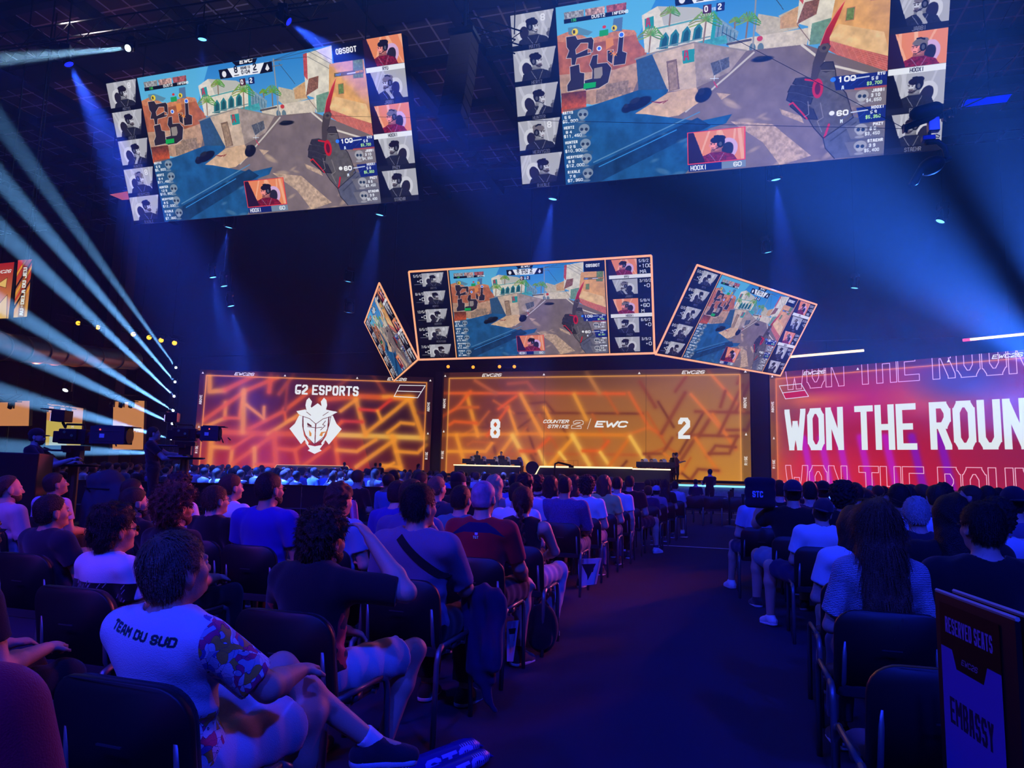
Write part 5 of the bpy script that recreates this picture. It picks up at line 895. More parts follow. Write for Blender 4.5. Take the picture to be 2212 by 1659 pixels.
# ------------------------------------------------------------------ chair
CHF = mat('dark_blue_seat_fabric', (.018, .018, .022), .9, bump=.4, bscale=350, spec=.12, sheen=.15); CHP = mat('black_plastic_shell', (.014, .014, .016), .42, bump=.08, bscale=500); CHM = mat('grey_oval_steel', (.16, .16, .17), .35, .5); CHC = mat('steel_slot', (.10, .10, .11), .3, .6)
def rounded(w_, h_, r_, n=6):
    P = []
    for cx, cz, a0 in ((w_/2-r_, h_-r_, 0), (-w_/2+r_, h_-r_, 90), (-w_/2+.03, .03, 180), (w_/2-.03, .03, 270)):
        rr = r_ if cz > .1 else .03
        P += [(cx+rr*math.cos(R(a0+90*k/n)), cz+rr*math.sin(R(a0+90*k/n))) for k in range(n+1)]
    return P
def build_chair_meshes():
    D = {}; o = rounded(.47, .40, .10); n = len(o)
    def shell(y0, y1, k, zb):
        V = []; F = []
        for yy, kk in ((y0, k-.012), (y0+(y1-y0)*.25, k), (y0+(y1-y0)*.75, k), (y1, k-.012)): V += [(x*(1+kk), yy-.035*(1-(x/.24)**2)*.7-(z*.18), zb+z*(1+kk*.6)) for x, z in o]
        for i in range(3): F += [(i*n+j, i*n+(j+1) % n, (i+1)*n+(j+1) % n, (i+1)*n+j) for j in range(n)]
        F += [tuple(range(n-1, -1, -1)), tuple(3*n+j for j in range(n))]; return mesh('shell', V, F)
    D['shell'] = shell(-.185, -.155, .0, .43); D['pad'] = shell(-.160, -.125, -.06, .44)
    sb = MB(); so = rounded(.46, .43, .06); m_ = len(so); V = []; F = []
    for z, k in ((.425, -.05), (.432, 0), (.465, 0), (.478, -.06)): V += [(x*(1+k), -.20+y*(1+k*.5)+.0, z) for x, y in so]
    for i in range(3): F += [(i*m_+j, i*m_+(j+1) % m_, (i+1)*m_+(j+1) % m_, (i+1)*m_+j) for j in range(m_)]
    F += [tuple(range(m_-1, -1, -1)), tuple(3*m_+j for j in range(m_))]; D['seat'] = mesh('seat', V, F)
    for sg in (-1, 1):
        x = .255*sg
        D['rear', sg] = (lambda b: mesh('leg', b.V, b.F))(MB().tube([(x, -.30, 0), (x, -.285, .42), (x, -.265, .475), (x, -.22, .495)], .0155, 8)); D['front', sg] = (lambda b: mesh('leg', b.V, b.F))(MB().tube([(x, .24, 0), (x, .215, .42), (x, .195, .475), (x, .15, .495)], .0145, 8))
        D['rail', sg] = (lambda b: mesh('side_rail', b.V, b.F))(MB().tube([(x, -.23, .494), (x, .16, .494)], .0125, 8).box((x*.93, -.03, .46), (.03, .06, .03))); D['up', sg] = (lambda b: mesh('back_upright', b.V, b.F))(MB().tube([(.20*sg, .0, .42), (.20*sg, -.17, .43), (.195*sg, -.205, .50), (.19*sg, -.225, .68)], .011, 6))
    b = MB().tube([(-.25, -.10, .44), (.25, -.10, .44)], .010, 6).tube([(-.25, .12, .44), (.25, .12, .44)], .010, 6); D['cross'] = mesh('cross_bar', b.V, b.F); D['slot'] = (lambda q: mesh('handle_slot', q.V, q.F))(MB().box((0, -.262, .66), (.085, .006, .005))); return D
CH = build_chair_meshes(); _first = {}
def chair(x, y, label, rz=0.0, group='black visitor chairs', z=0.0, full=True):
    t = thing('visitor_chair', label, 'chair', (x, y, z), R(rz), group)
    def p(nm, k, m):
        me = CH[k]
        if not me.materials: me.materials.append(m); me.polygons.foreach_set('use_smooth', [k in ('shell', 'pad', 'seat') or isinstance(k, tuple)]*len(me.polygons))
        o = bpy.data.objects.new(nm, me); col.objects.link(o); o.parent = t; return o
    bk = p('backrest', 'shell', CHP); p('seat', 'seat', CHF)
    for sg in (-1, 1): p('leg', ('rear', sg), CHM); p('leg', ('front', sg), CHM)
    if full:
        o = p('back_pad', 'pad', CHF); o.parent = bk; o = p('handle_slot', 'slot', CHC); o.parent = bk
        for sg in (-1, 1): p('side_rail', ('rail', sg), CHM); p('back_upright', ('up', sg), CHM)
        p('cross_bar', 'cross', CHM)
    return t

# ------------------------------------------------------------------ small figures for the far rows, one mesh each
def small_figure(q, h):
    J = skeleton(q); b = Sdf(); torso(b, J, q, .006); head(b, J, q, False); s = q.get('s', 1)
    for i in (0, 1): arm(b, J, i, q, .006); leg(b, J, i, q, .006); b.cap(J['wr', i], J['wr', i]+V3(0, .07, 0), .03, .028, .02); b.cap(J['an', i], J['an', i]+J['ft', i]*.15-V3(0, 0, .03), .045, .04, .02)
    M, c = J['hm'], J['head']; W = lambda *p: c+M@(V3(*p)*s); t = {'curly': .03, 'long': .02, 'short': .012, 'cap': .014}[q['hair']]
    b.ell(W(0, -.02, .035), (V3(.077, .097, .09)+t)*s, M, .02)
    if q['hair'] == 'long': b.cap(W(0, -.05, 0), W(0, -.075, -.26), .085*s, .06*s, .04)
    lo, hi = b.bounds(); me = b.mesh('spectator', h); N = len(me.polygons); ce = np.empty(N*3, np.float32); me.polygons.foreach_get('center', ce); ce = ce.reshape(-1, 3); L = ((ce-c)@M)/s; idx = np.zeros(N, np.int32)
    hairm = (np.linalg.norm((L-V3(0, -.02, .035))/(V3(.077, .097, .09)+t), axis=1) < 1.12) & ((L[:, 1]-.055)*.8+np.clip(.06-L[:, 2], -1, .09)*.62 < 0); 
    if q['hair'] == 'long': hairm |= (L[:, 1] < -.045) & (L[:, 2] > -.34) & (np.abs(L[:, 0]) < .085)
    skinm = (L[:, 2] > -.155) & (np.linalg.norm(L[:, :2], axis=1) < .14)
    for i in (0, 1):
        d = np.linalg.norm(ce-(J['el', i]*.8+J['wr', i]*.2), axis=1); e = J['wr', i]-J['el', i]; tt = np.clip(((ce-J['el', i])@e)/(e@e), 0, 1.4); skinm |= np.linalg.norm(ce-J['el', i]-tt[:, None]*e, axis=1) < .075
    leg_ = (ce[:, 2] < J['pel'][2]-.02) | ((ce[:, 1] > .12) & (ce[:, 2] < J['pel'][2]+.12)); idx[leg_] = 3; idx[skinm] = 1; idx[hairm] = 2; me.polygons.foreach_set('material_index', idx)
    for m in (BLACKC,): pass
    for m in (cloth(BLACKC), SKIN[0], HAIR['black'], cloth(BLACKC)): me.materials.append(m)
    return me
def figure(me, label, loc, rz, shirt, hairc, skin, group, name='person', pants=BLACKC, sz=1.0):
    o = bpy.data.objects.new(name, me); col.objects.link(o); o.location = loc; o.rotation_euler = (0, 0, R(rz)); o.scale = (sz,)*3
    for k, m in enumerate((cloth(shirt), SKIN[skin], hairc if not isinstance(hairc, str) else HAIR[hairc], cloth(pants))): o.material_slots[k].link = 'OBJECT'; o.material_slots[k].material = m
    return tag(o, label, 'person', group)
# ------------------------------------------------------------------ stage furniture and players
WHT = mat('white_plastic', (.7, .7, .72), .4); GLOWD = mat('lit_desk_edge', (1, .9, .6), .4, emit=(1.0, .80, .42, 1.5)); SCRB = mat('monitor_back', (.03, .03, .035), .4); CYAN = mat('cyan_led', (.3, .8, 1), .3, emit=(.25, .75, 1.0, 1.3)); BEIGE = mat('speckled_beige_panel', (.42, .38, .32), .8, var=.5, bscale=9)
def desk(x0, x1, y, z, label):
    t = thing('player_desk', label, 'desk', ((x0+x1)/2, y, z), 0, 'player desks'); L = x1-x0
    MB().box((0, 0, .72), (L, .9, .05)).build('desk_top', BLK, t); MB().box((0, -.46, .72), (L, .03, .07)).build('lit_edge', GLOWD, t); MB().box((0, -.40, .35), (L-.1, .04, .7)).build('front_panel', DARK, t)
    for s in (-1, 1): MB().box((s*(L/2-.05), .1, .35), (.06, .6, .7)).build('leg', BLK, t)
def gaming_chair(x, y, z, label):
    t = thing('gaming_chair', label, 'chair', (x, y, z), R(180), 'white gaming chairs'); b = Sdf(); b.ell((0, -.26, .85), (.27, .09, .42), None, .03); b.ell((0, -.24, 1.20), (.17, .08, .16), None, .03); link('backrest', b.mesh('backrest', .03), WHT, t); b = Sdf(); b.ell((0, 0, .48), (.28, .30, .08)); link('seat', b.mesh('seat', .03), BLK, t); MB().tube([(0, 0, .06), (0, 0, .45)], .03, 6).build('gas_post', BLKM, t)
    g = MB()
    for k in range(5): a = 2*math.pi*k/5; g.tube([(0, 0, .09), (.3*math.cos(a), .3*math.sin(a), .04)], .025, 5)
    g.build('star_base', BLKM, t)
def monitor(x, y, z, label, rz=0):
    t = thing('monitor', label, 'monitor', (x, y, z), R(rz), 'black monitors on the player desks'); MB().box((0, 0, .24), (.58, .035, .30)).build('screen_back', SCRB, t, bevel=.008); MB().tube([(0, .0, .02), (0, .0, .20)], .025, 6).build('stand', BLKM, t); MB().box((0, .02, .01), (.26, .2, .02)).build('foot', BLKM, t)
FAR = [small_figure(dict(hair=h_, arms=a_, lean=l_, yaw=y_, fem=f_), .026) for h_, a_, l_, y_, f_ in (('short', ('lap', 'lap'), 8, -8, 0), ('curly', ('lap', 'cross'), 4, 12, 0), ('long', ('lap', 'lap'), 6, -15, 1), ('short', ('cross', 'cross'), 12, 18, 0), ('short', ('chin', 'lap'), -4, 0, 0), ('cap', ('lap', 'lap'), 8, 4, 0), ('short', ('lap', 'lap'), 2, -25, 0))]
FAR_UP = small_figure(dict(hair='short', arms=('up', 'up'), lean=6), .026); STND = small_figure(dict(hair='short', stand=1, arms=('down', 'down')), .026); STNDB = small_figure(dict(hair='short', stand=1, arms=('cam', 'cam')), .026); STNDL = small_figure(dict(hair='long', stand=1, arms=('cam', 'cam'), fem=1), .026)
ordn = ['first', 'second', 'third', 'fourth', 'fifth']
a, b = atY(985, 1013, 42.6), atY(1128, 1013, 42.6); desk(a[0], b[0], 42.6, 1.0, 'long player desk with lit edge below the score 8')
for k in range(5):
    x = a[0]+.7+(b[0]-a[0]-1.2)*k/4; gaming_chair(x, 43.45, 1.0, 'white gaming chair behind the desk below the 8, %s from the left' % ordn[k]); figure(FAR[0], 'headset player in dark shirt below the 8, %s from the left' % ordn[k], (x, 43.4, 1.0), 180, (.03, .03, .05), 'black', 0, 'players on the stage'); monitor(x+.05, 42.5, 1.745, 'black monitor on the desk below the 8, %s from the left' % ordn[k], 8)
figure(STND, 'person in dark shirt standing behind players below the 8, second seat', (atY(1030, 990, 44.1)[0], 44.1, 1.0), 180, (.05, .06, .07), 'black', 1, 'staff on the stage'); figure(STND, 'person in black standing behind players below the 8, fourth seat', (atY(1082, 990, 44.1)[0], 44.1, 1.0), 180, BLACKC, 'black', 0, 'staff on the stage')
a2, b2 = atY(1368, 1018, 40.2), atY(1442, 1024, 40.2); desk(a2[0], b2[0]+.2, 40.2, 1.0, 'player desk with lit edge at the foot of the score 2')
for k in range(4):
    x = a2[0]+.4+(b2[0]-a2[0]-.3)*k/3; gaming_chair(x+.15, 41.05, 1.0, 'white gaming chair behind the desk below the 2, %s from the left' % ordn[k]); figure(FAR[1] if k == 1 else FAR[0], 'headset player in red jersey below the 2, %s from the left' % ordn[k], (x, 41.0, 1.0), 180, (.16, .02, .03), 'black', 0, 'players on the stage'); monitor(x+.05, 40.1, 1.745, 'black monitor on the desk below the 2, %s from the left' % ordn[k], -12)
figure(STND, 'person in black standing right of the players below the 2', (atY(1454, 1000, 40.6)[0], 40.6, 1.0), 150, BLACKC, 'black', 1, 'staff on the stage'); figure(STNDB, 'person in red shirt standing beside the stage camera on the right', (atY(1463, 1005, 40.1)[0], 40.1, 1.0), -80, (.13, .03, .04), 'brown', 0, 'staff on the stage')
# hexagon fronted caster desk in the middle of the stage
def onYm(pts, Y): return [atY(x, y, Y) for x, y in pts]
def plate(pts, Y, dep, name, m, parent=None):
    P = onYm(pts, Y); n = len(P); Q = [p+V3_(0, dep, 0) for p in P]; F = [tuple(range(n)), tuple(range(2*n-1, n-1, -1))]+[(i, n+i, n+(i+1) % n, (i+1) % n) for i in range(n)]; return MB().add(P+Q, F).build(name, m, parent)
t = thing('caster_desk', 'wide dark slant sided desk front in the middle of the stage', 'desk'); plate([(1154, 1031), (1166, 1009), (1366, 1012), (1371, 1035)], 41.8, .6, 'front', DARK, t); MB().tube(onYm([(1150, 1038), (1166, 1008), (1366, 1011)], 41.75), .05, 6).build('lit_edge', GLOWD, t)
t = thing('jib_camera', 'small black camera crane reaching over the middle desk', 'camera', (0, 0, 0)); MB().tube(onYm([(1198, 1015), (1199, 1002), (1206, 999), (1234, 1006)], 40.6), .06, 6).build('arm', BLKM, t); MB().tube([atY(1198, 1012, 40.6), V3_(*(atY(1198, 1012, 40.6)[:2]), 0)], .05, 6).build('pole', BLKM, t); p = atY(1234, 1008, 40.6); MB().box(p, (.25, .3, .14)).build('camera_head', BLK, t)
p = atY(1150, 1011, 42.4); t = thing('round_emblem', 'round dark disc with bright marks between the desk and middle panel', 'sign', (p[0], p[1], 0)); MB().lathe([(.02, -.05), (.42, -.05), (.42, .05), (.02, .05)], (0, 0, p[2]), 20, Matrix.Rotation(R(90), 3, 'X')).build('disc', BLK, t)
for q in ((.12, .05), (-.14, -.1), (.05, -.2)): MB().lathe([(.01, -.06), (.07, -.06), (.07, .0), (.01, .0)], (q[0], 0, p[2]+q[1]), 8, Matrix.Rotation(R(90), 3, 'X')).build('bright_mark', WHT, t)
MB().tube([(0, 0, 1.0), (0, 0, p[2]-.4)], .04, 6).build('post', BLKM, t)
# front of the stage at the right, with lit edge and speckled skirt
a, b = atY(1468, 1046, 37.4), atY(1622, 1052, 36.6); t = thing('stage_step', 'low stage step with glowing cyan edge and speckled beige skirt', 'step', (0, 0, 0)); MB().box(((a[0]+b[0])/2, 37.0, a[2]/2-.05), (b[0]-a[0]+.5, 1.0, a[2]-.1)).build('skirt', BEIGE, t); MB().tube([(a[0]-.2, 36.46, a[2]-.03), (b[0]+.2, 36.46, a[2]-.03)], .05, 6).build('lit_edge', CYAN, t)
figure(STNDB, 'dark silhouette of a man standing before the gold screen by the aisle end', (atZ(1537, 1075, .25)[0]*.80, 27.2, 0), 20, BLACKC, 'black', 0, 'standing crew before the screens')
figure(FAR[0], 'dark silhouette of a person sitting low left of the aisle end man', (atY(1503, 1060, 26.6)[0], 26.6, 0), 0, (.015, .018, .04), 'black', 0, 'standing crew before the screens')
figure(STNDL, 'dark silhouette of a woman working at the stage foot before the mask screen', (atY(906, 1010, 36)[0], 36, 0), -70, BLACKC, 'black', 0, 'standing crew before the screens')
for x, z, lb in ((745, .5, 'dark silhouette of a person standing alone below the mask screen'), (812, .62, 'left one of two dark silhouettes huddled below the mask screen'), (822, .66, 'right one of two dark silhouettes huddled below the mask screen')): figure(STND, lb, (atY(x, 1000, 36.4)[0], 36.4, 0), 10, BLACKC, 'black', 0, 'standing crew before the screens')
# ------------------------------------------------------------------ broadcast cameras
VF = mat('viewfinder_picture', (.5, .4, .7), .3, emit=(.55, .45, .75, .8)); REDL = mat('red_tally_light', (1, .1, .1), .3, emit=(1, .08, .05, 2.5)); BROWN = mat('brass_column', (.16, .09, .05), .4, .7); GLZ = mat('lens_glass', (.02, .02, .03), .05)
def studio_camera(loc, rz, label, long=1.0, platform=.3):
    t = thing('broadcast_camera', label, 'camera', loc, R(rz)); zc = 1.55-loc[2]*0
    MB().box((0, .02, zc-.01), (.17, .40, .22)).box((.10, -.02, zc+.02), (.05, .26, .16)).box((-.10, .02, zc-.03), (.05, .20, .12)).box((0, -.22, zc-.02), (.13, .10, .17)).build('camera_body', BLK, t, bevel=.012)
    MB().tube([(0, -.14, zc+.11), (0, -.12, zc+.17), (0, .14, zc+.17), (0, .16, zc+.11)], .016, 6).build('top_handle', BLKM, t); MB().lathe([(.02, 0), (.07, 0), (.085, .10), (.02, .10)], (0, .22, zc), 16, Matrix.Rotation(R(-90), 3, 'X')).build('lens_mount', BLKM, t)
    for q_ in ((.13, .05, .0), (.13, -.06, .05), (-.135, .06, .02)): MB().lathe([(.004, -.012), (.022, -.012), (.022, .012), (.004, .012)], (q_[0], q_[1], zc+q_[2]), 10, Matrix.Rotation(R(90), 3, 'Y')).build('control_knob', CHROME, t)
    y0 = .30; ln = MB().box((0, y0+.42*long, zc+.02), (.25, .84*long, .255)).box((0, y0+.42*long, zc+.155), (.19, .7*long, .02)).box((.127, y0+.42*long, zc+.08), (.006, .62*long, .012)).box((.127, y0+.42*long, zc-.06), (.006, .62*long, .012)).build('lens_box', DARK, t, bevel=.012); MB().box((.128, y0+.3*long, zc+.01), (.004, .07, .06)).build('name_plate', WHT, ln)
    MB().lathe([(.02, 0), (.115, 0), (.115, .02), (.02, .02)], (0, y0+.84*long, zc+.02), 18, Matrix.Rotation(R(-90), 3, 'X')).build('lens_glass', GLZ, ln); MB().box((0, y0+.84*long+.05, zc+.15), (.28, .12, .015)).build('lens_hood', BLK, ln)
    v = MB().box((-.03, -.22, zc+.29), (.22, .20, .17)).build('viewfinder', BLK, t, bevel=.01); MB().box((-.03, -.335, zc+.27), (.18, .006, .12)).build('viewfinder_picture', VF, v); MB().box((-.03, -.38, zc+.385), (.28, .16, .012)).build('sun_hood', BLK, v); MB().tube([(-.03, -.15, zc+.12), (-.03, -.2, zc+.2)], .02, 6).build('viewfinder_arm', BLKM, v); MB().lathe([(.002, -.012), (.014, 0), (.002, .012)], (.132, .45, zc+.10), 8).build('tally_light', REDL, t)
    MB().box((0, .05, zc-.18), (.16, .34, .07)).box((0, .05, zc-.29), (.12, .2, .16)).box((0, .0, zc-.22), (.26, .12, .06)).build('pan_head', BLKM, t); MB().lathe([(.05, 0), (.30, 0), (.34, .02), (.34, .035), (.05, .035)], (0, .05, zc-.45), 20).build('steering_ring', BLKM, t); MB().tube([(0, .05, .25), (0, .05, zc-.42)], [.085, .07], 12).build('pedestal_column', BROWN, t)
    for sg in (-1, 1): MB().tube([(.12*sg, -.06, zc-.22), (.16*sg, -.40, zc-.22), (.16*sg, -.52, zc-.18)], .014, 6).build('pan_bar', BLKM, t)
    g = MB().lathe([(.05, .1), (.38, .1), (.30, .26), (.05, .28)], (0, .05, 0), 3)
    g.build('pedestal_base', BLKM, t)
    for k in range(3): a_ = 2*math.pi*k/3; MB().lathe([(.02, -.03), (.09, -.03), (.09, .03), (.02, .03)], (.34*math.cos(a_), .05+.34*math.sin(a_), .09), 12, Matrix.Rotation(R(90), 3, 'X')).build('wheel', BLKM, t)
    b = Sdf()
    for k in range(7): b.cap((.10, .05+.12*k, zc-.05-.02*math.sin(k)), (.12, .10+.12*k, zc-.11+.03*math.cos(2*k)), .012, .012, .01)
    link('cable_bundle', b.mesh('cables', .012), BLK, t); return t
def floorat(px_, py_, D, z): p = EYEP+ray(px_, py_)*D; return (float(p[0]), float(p[1]), z)
p2 = floorat(398, 930, 12.6, .38); studio_camera(p2, -62, 'broadcast camera with lit viewfinder in front of the mask screen edge', .36)
p1 = floorat(160, 935, 10.4, .22); studio_camera(p1, -72, 'big broadcast camera with long lens box at far left', .60)
for nm, pp, lb in (('camera_platform', p2, 'low black platform under the lit-viewfinder camera'), ('camera_platform', p1, 'low black platform under the big left camera')): MB_ = MB().box((pp[0]-.25, pp[1]-.2, pp[2]/2), (1.9, 2.0, pp[2])); tag(MB_.build(nm, BLK), lb, 'platform', 'camera platforms')
q = floorat(338, 930, 12.5, .38); person('camera operator in black tee behind the lit-viewfinder camera', q, dict(stand=1, shirt=BLACKC, pants=(.015, .015, .018), arms=((V3_(-.20, .20, 1.18), V3_(-.05, .46, 1.17)), (V3_(.26, .17, 1.10), V3_(.20, .46, 1.13))), hair='crop', hc='black', yaw=4, s=.985, glasses='clear', face=1), -50, 'camera operators')
q = floorat(88, 930, 10.2, .22); person('camera operator in black tee and cap behind the big left camera', q, dict(stand=1, shirt=BLACKC, pants=(.015, .015, .018), arms=((V3_(-.16, .24, 1.12), V3_(.05, .50, 1.16)), (V3_(.24, .20, 1.08), V3_(.22, .50, 1.20))), hair='crop', cap=BLACKC, capback=False, beard=1, face=1, s=.97, yaw=-8), -58, 'camera operators')
p = floorat(32, 1000, 9.2, 0); t = thing('flight_case', 'tall black equipment case standing at the left edge', 'case', p, R(-50)); MB().box((0, 0, .76), (.95, .7, 1.46)).build('case_body', BLK, t, bevel=.015)
for sx in (-1, 1):
    for sz in (.05, 1.46): MB().box((sx*.45, -.33, sz), (.08, .08, .08)).build('corner', BLKM, t)
MB().tube([(-.1, -.37, .8), (-.1, -.39, .8), (.1, -.39, .8), (.1, -.37, .8)], .012, 6).build('handle', CHROME, t)
p = floorat(232, 1055, 9.8, 0); t = thing('covered_gear', 'padded dark cover draped over gear between the two cameras', 'cover', p); b = Sdf(); b.ell((0, 0, .62), (.34, .28, .66), None, .1); b.ell((-.03, 0, 1.14), (.25, .22, .13), None, .06); b.cap((.2, 0, .95), (.36, .02, .45), .14, .17, .1); link('cover', b.mesh('cover', .025, lambda f, x, y, z: np.maximum(f+.012*np.sin(24*x+3*z), .005-z)), mat('padded_dark_cover', (.05, .04, .055), .8, bump=.2, bscale=12), t); MB().tube([(-.27, -.12, 1.05), (-.05, -.28, 1.04), (.2, -.16, 1.03)], .014, 6).build('strap', BLK, t)
# black crowd barrier across the hall behind the near rows
a, b = floorat(90, 1040, 12.9, 0), floorat(1335, 1062, 14.2, 0); d = Vector(b)-Vector(a); L = d.length; ang = math.atan2(d.y, d.x)
for k in range(7):
    c = Vector(a)+d*((k+.5)/7); c.z = 0; t = thing('barrier', 'black crowd barrier panel, %s from the left camera' % (ordn+['sixth', 'last'])[k], 'barrier', c, ang, 'black crowd barrier panels'); w2 = L/7
    MB().box((0, 0, .52), (w2-.02, .05, 1.0)).build('panel', BLK, t); MB().box((0, 0, 1.035), (w2, .08, .03)).build('top_rail', BLKM, t); MB().box((0, -.3, .62), (w2, .02, .02)).build('lower_rail', mat('dull_rail_%d' % k, (.10, .09, .09), .5), t)
    for s_ in (-1, 1): MB().tube([(s_*(w2/2-.06), 0, .03), (s_*(w2/2-.06), -.3, .62)], .014, 6).build('brace', BLKM, t)
# ------------------------------------------------------------------ left side of the hall: banners, booth screens, duct
for (pts, D, kd, lb) in ([(-26, 572), (31, 566), (18, 688), (-40, 690)], 26, 0, 'hanging red and gold banner at the left edge with triangle shapes'), ([(39, 562), (70, 560), (58, 684), (29, 686)], 26.5, 1, 'hanging striped banner reading AU-DELA DU JEU'):
    t = thing('hanging_banner', lb, 'banner', (0, 0, 0), 0, 'hanging banners'); P = [EYEP+ray(x, y)*D for x, y in pts]; panel('picture', P, picmat('banner_%d' % kd, to_image('banner_%d' % kd, banner_pic(kd)), .8), t); slab(P, .15).build('housing', BLK, t)
    c_ = (P[0]+P[1])/2; MB().tube([c_, (c_[0], c_[1], 19.6)], .03, 5).build('hanging_cable', BLKM, t)
for k, (pts, D, lb) in enumerate([([(-40, 866), (64, 866), (62, 920), (-42, 920)], 40, 'orange booth screen at the left edge behind the flight case'), ([(102, 872), (180, 882), (174, 962), (98, 962)], 42, 'orange and yellow booth screen behind the big left camera'), ([(245, 864), (312, 866), (309, 971), (243, 971)], 44, 'orange booth screen left of the standing camera operator')]):
    t = thing('booth_screen', lb, 'screen', (0, 0, 0), 0, 'booth screens'); P = [EYEP+ray(x, y)*D for x, y in pts]; panel('picture', P, picmat('booth_%d' % k, to_image('booth_%d' % k, side_pic(k)), .72), t); slab(P, .3).build('housing', BLK, t); m_ = (P[2]+P[3])/2; MB().tube([(m_[0], m_[1]+.2, 0), (m_[0], m_[1]+.2, m_[2])], .06, 6).build('post', BLKM, t)
    tr = MB(); A_, B_ = P[0]+V3_(0, -.6, .1), P[1]+V3_(0, -.6, .1); truss('booth_truss', A_, B_, 'small truss above the '+lb.split(' screen')[0]+' screen, '+ordn[k]+' along', .4, 'booth trusses')
    for j in range(3):
        e = A_+(B_-A_)*((j+.6)/3.2)-V3_(0, 0, .55); fixture(e, e+V3_(.3, -1, -1.2), 'dark unlit lamp above the %s booth screen, %s along' % (('left edge', 'yellow', 'right hand')[k], ordn[j]), BLK, 'dark lamps over the booths', .9)
p = EYEP+ray(141, 843)*38; fixture(p, p+V3_(.5, -1.5, -2), 'lone white spotlight in the dark left background', LENSW, None, 1.3); tag(MB().tube([(p[0]-.02, p[1]+.1, p[2]+.2), (p[0]-.02, p[1]+.1, 20.03)], .02, 5).build('lamp_pole', BLKM), 'drop pole above the lone white spotlight', 'pole', 'black drop poles for lamps')
DUCT = mat('bare_metal_duct', (.30, .20, .20), .35, .8, var=.2, bscale=2); t = thing('air_duct', 'large round bare metal air duct under the left roof', 'duct', (0, 0, 0)); PT = [EYEP+ray(x, y)*D for x, y, D in [(-60, 742, 24), (40, 752, 27), (120, 762, 30), (200, 771, 34), (285, 778, 39)]]
MB().tube(PT, .52, 20).build('pipe', DUCT, t, True)
for k in range(9):
    u = k/8*4; i = min(3, int(u)); c = PT[i]+(PT[i+1]-PT[i])*(u-i); d = (PT[i+1]-PT[i])/np.linalg.norm(PT[i+1]-PT[i]); MB().tube([c-d*.05, c+d*.05], .56, 20).build('band', DUCT, t, True)
for u in (1, 3): MB().tube([PT[u], (PT[u][0], PT[u][1], 19.6)], .025, 5).build('hanging_cable', BLKM, t)
spot('orange_wash', (PT[2][0]-1, PT[2][1]-2, 1.5), tuple(PT[2]), 1500, (1.0, .25, .12), 70, .8, .3)
# small far wall column and roof panels on the left
p = EYEP+ray(262, 640)*48; tag(MB().box((p[0], p[1], 10), (1.3, .8, 20)).build('hall_column', mat('brown_column', (.16, .09, .07), .8)), 'tall brownish hall column in the dark left background', 'column')
p = [EYEP+ray(x, y)*37 for x, y in ((236, 420), (300, 409), (300, 428), (262, 431))]; t = thing('roof_panel', 'small orange panel with painted glow sticking out left of the left hanging screen', 'panel', (0, 0, 0)); slab([Vector(v) for v in p], .1).build('panel', mat('orange_light_glow', (.8, .22, .1), .6, emit=(.8, .18, .08, .4)), t); MB().tube([p[0], (p[0][0], p[0][1], 19.6)], .02, 5).build('hanging_cable', BLKM, t)  # orange emission stands in for the orange light falling on this panel
p = [EYEP+ray(x, y)*17 for x, y in ((2086, 214), (2188, 201), (2175, 222), (2078, 234))]; t = thing('blue_glow_panel', 'flat panel painted with a blue glow, hanging right of the flying camera', 'lamp', (0, 0, 0)); slab([Vector(v) for v in p], .06).build('panel', mat('painted_blue_glow', (.0, .0, .8), .5, emit=(.0, .005, .62, 1.0)), t); MB().tube(p+[p[0]], .02, 5).build('frame', BLKM, t); MB().tube([(p[0]+p[1])/2, ((p[0]+p[1])/2)[:2].tolist()+[19.6]], .015, 5).build('hanging_cable', BLKM, t)  # blue emission painted in place of a blue lamp shining on the panel
# ------------------------------------------------------------------ flying cable camera
SC = 12.0; g = lambda x, y, d=0.0: EYEP+ray(x, y)*(SC+d); t = thing('cable_camera', 'black flying cable camera rig hanging before the right screen', 'camera', (0, 0, 0)); UP = V3_(0, 0, 1)
MB().tube([g(1952, 277), g(1990, 262), g(2062, 240)], .06, 8).build('carriage_bar', BLKM, t)
for x, y in ((1955, 278), (2056, 243), (2040, 252)): MB().lathe([(.02, -.03), (.085, -.03), (.06, 0), (.085, .03), (.02, .03)], g(x, y), 14, Matrix.Rotation(R(90), 3, 'Y')).build('pulley', BLKM, t)
b = Sdf(); b.cap(g(1980, 247), g(2022, 236), .115, .115, .03); b.cap(g(1982, 240), g(2020, 230), .08, .08, .03); link('battery_hump', b.mesh('hump', .02), BLK, t)
b = MB(); b.box(g(2016, 270), (.18, .12, .26)); b.build('control_box', CHROME, t, bevel=.02); MB().tube([g(2007, 262), g(2008, 298)], .028, 8).build('drop_post', BLKM, t); MB().box(g(2005, 300), (.20, .14, .09)).build('pan_motor', mat('dark_blue_metal', (.03, .04, .12), .3, .6), t, bevel=.01)
MB().tube([g(2000, 308), g(2025, 306), g(2040, 318), g(2045, 335), g(2042, 348)], [.045, .05, .05, .048, .045], 10).build('gimbal_arm', BLKM, t, True)
b = Sdf(); b.ell(g(2012, 358), (.22, .16, .15), rotm(0, 0, R(-24)), .04); b.cap(g(1988, 368), g(1976, 392), .06, .07, .03); b.cap(g(2035, 348), g(2052, 342), .05, .045, .03); link('camera_ball', b.mesh('ball', .016), BLK, t, ); MB().tube([g(1972, 396), g(1966, 402)], .05, 10).build('camera_lens', GLZ, t); MB().tube([g(2022, 290), g(2030, 293), g(2028, 297), g(2020, 296)], .008, 6).build('cable_loop', BLK, t)
for e, nm in (((2212, 105, 6), 0), ((1560, 70, 3), 1), ((700, 250, 14), 2)): MB().tube([g(2060, 241) if nm == 0 else g(1955, 278), EYEP+ray(e[0], e[1])*(SC+e[2])], .006, 5).build('guide_wire', BLK, t)
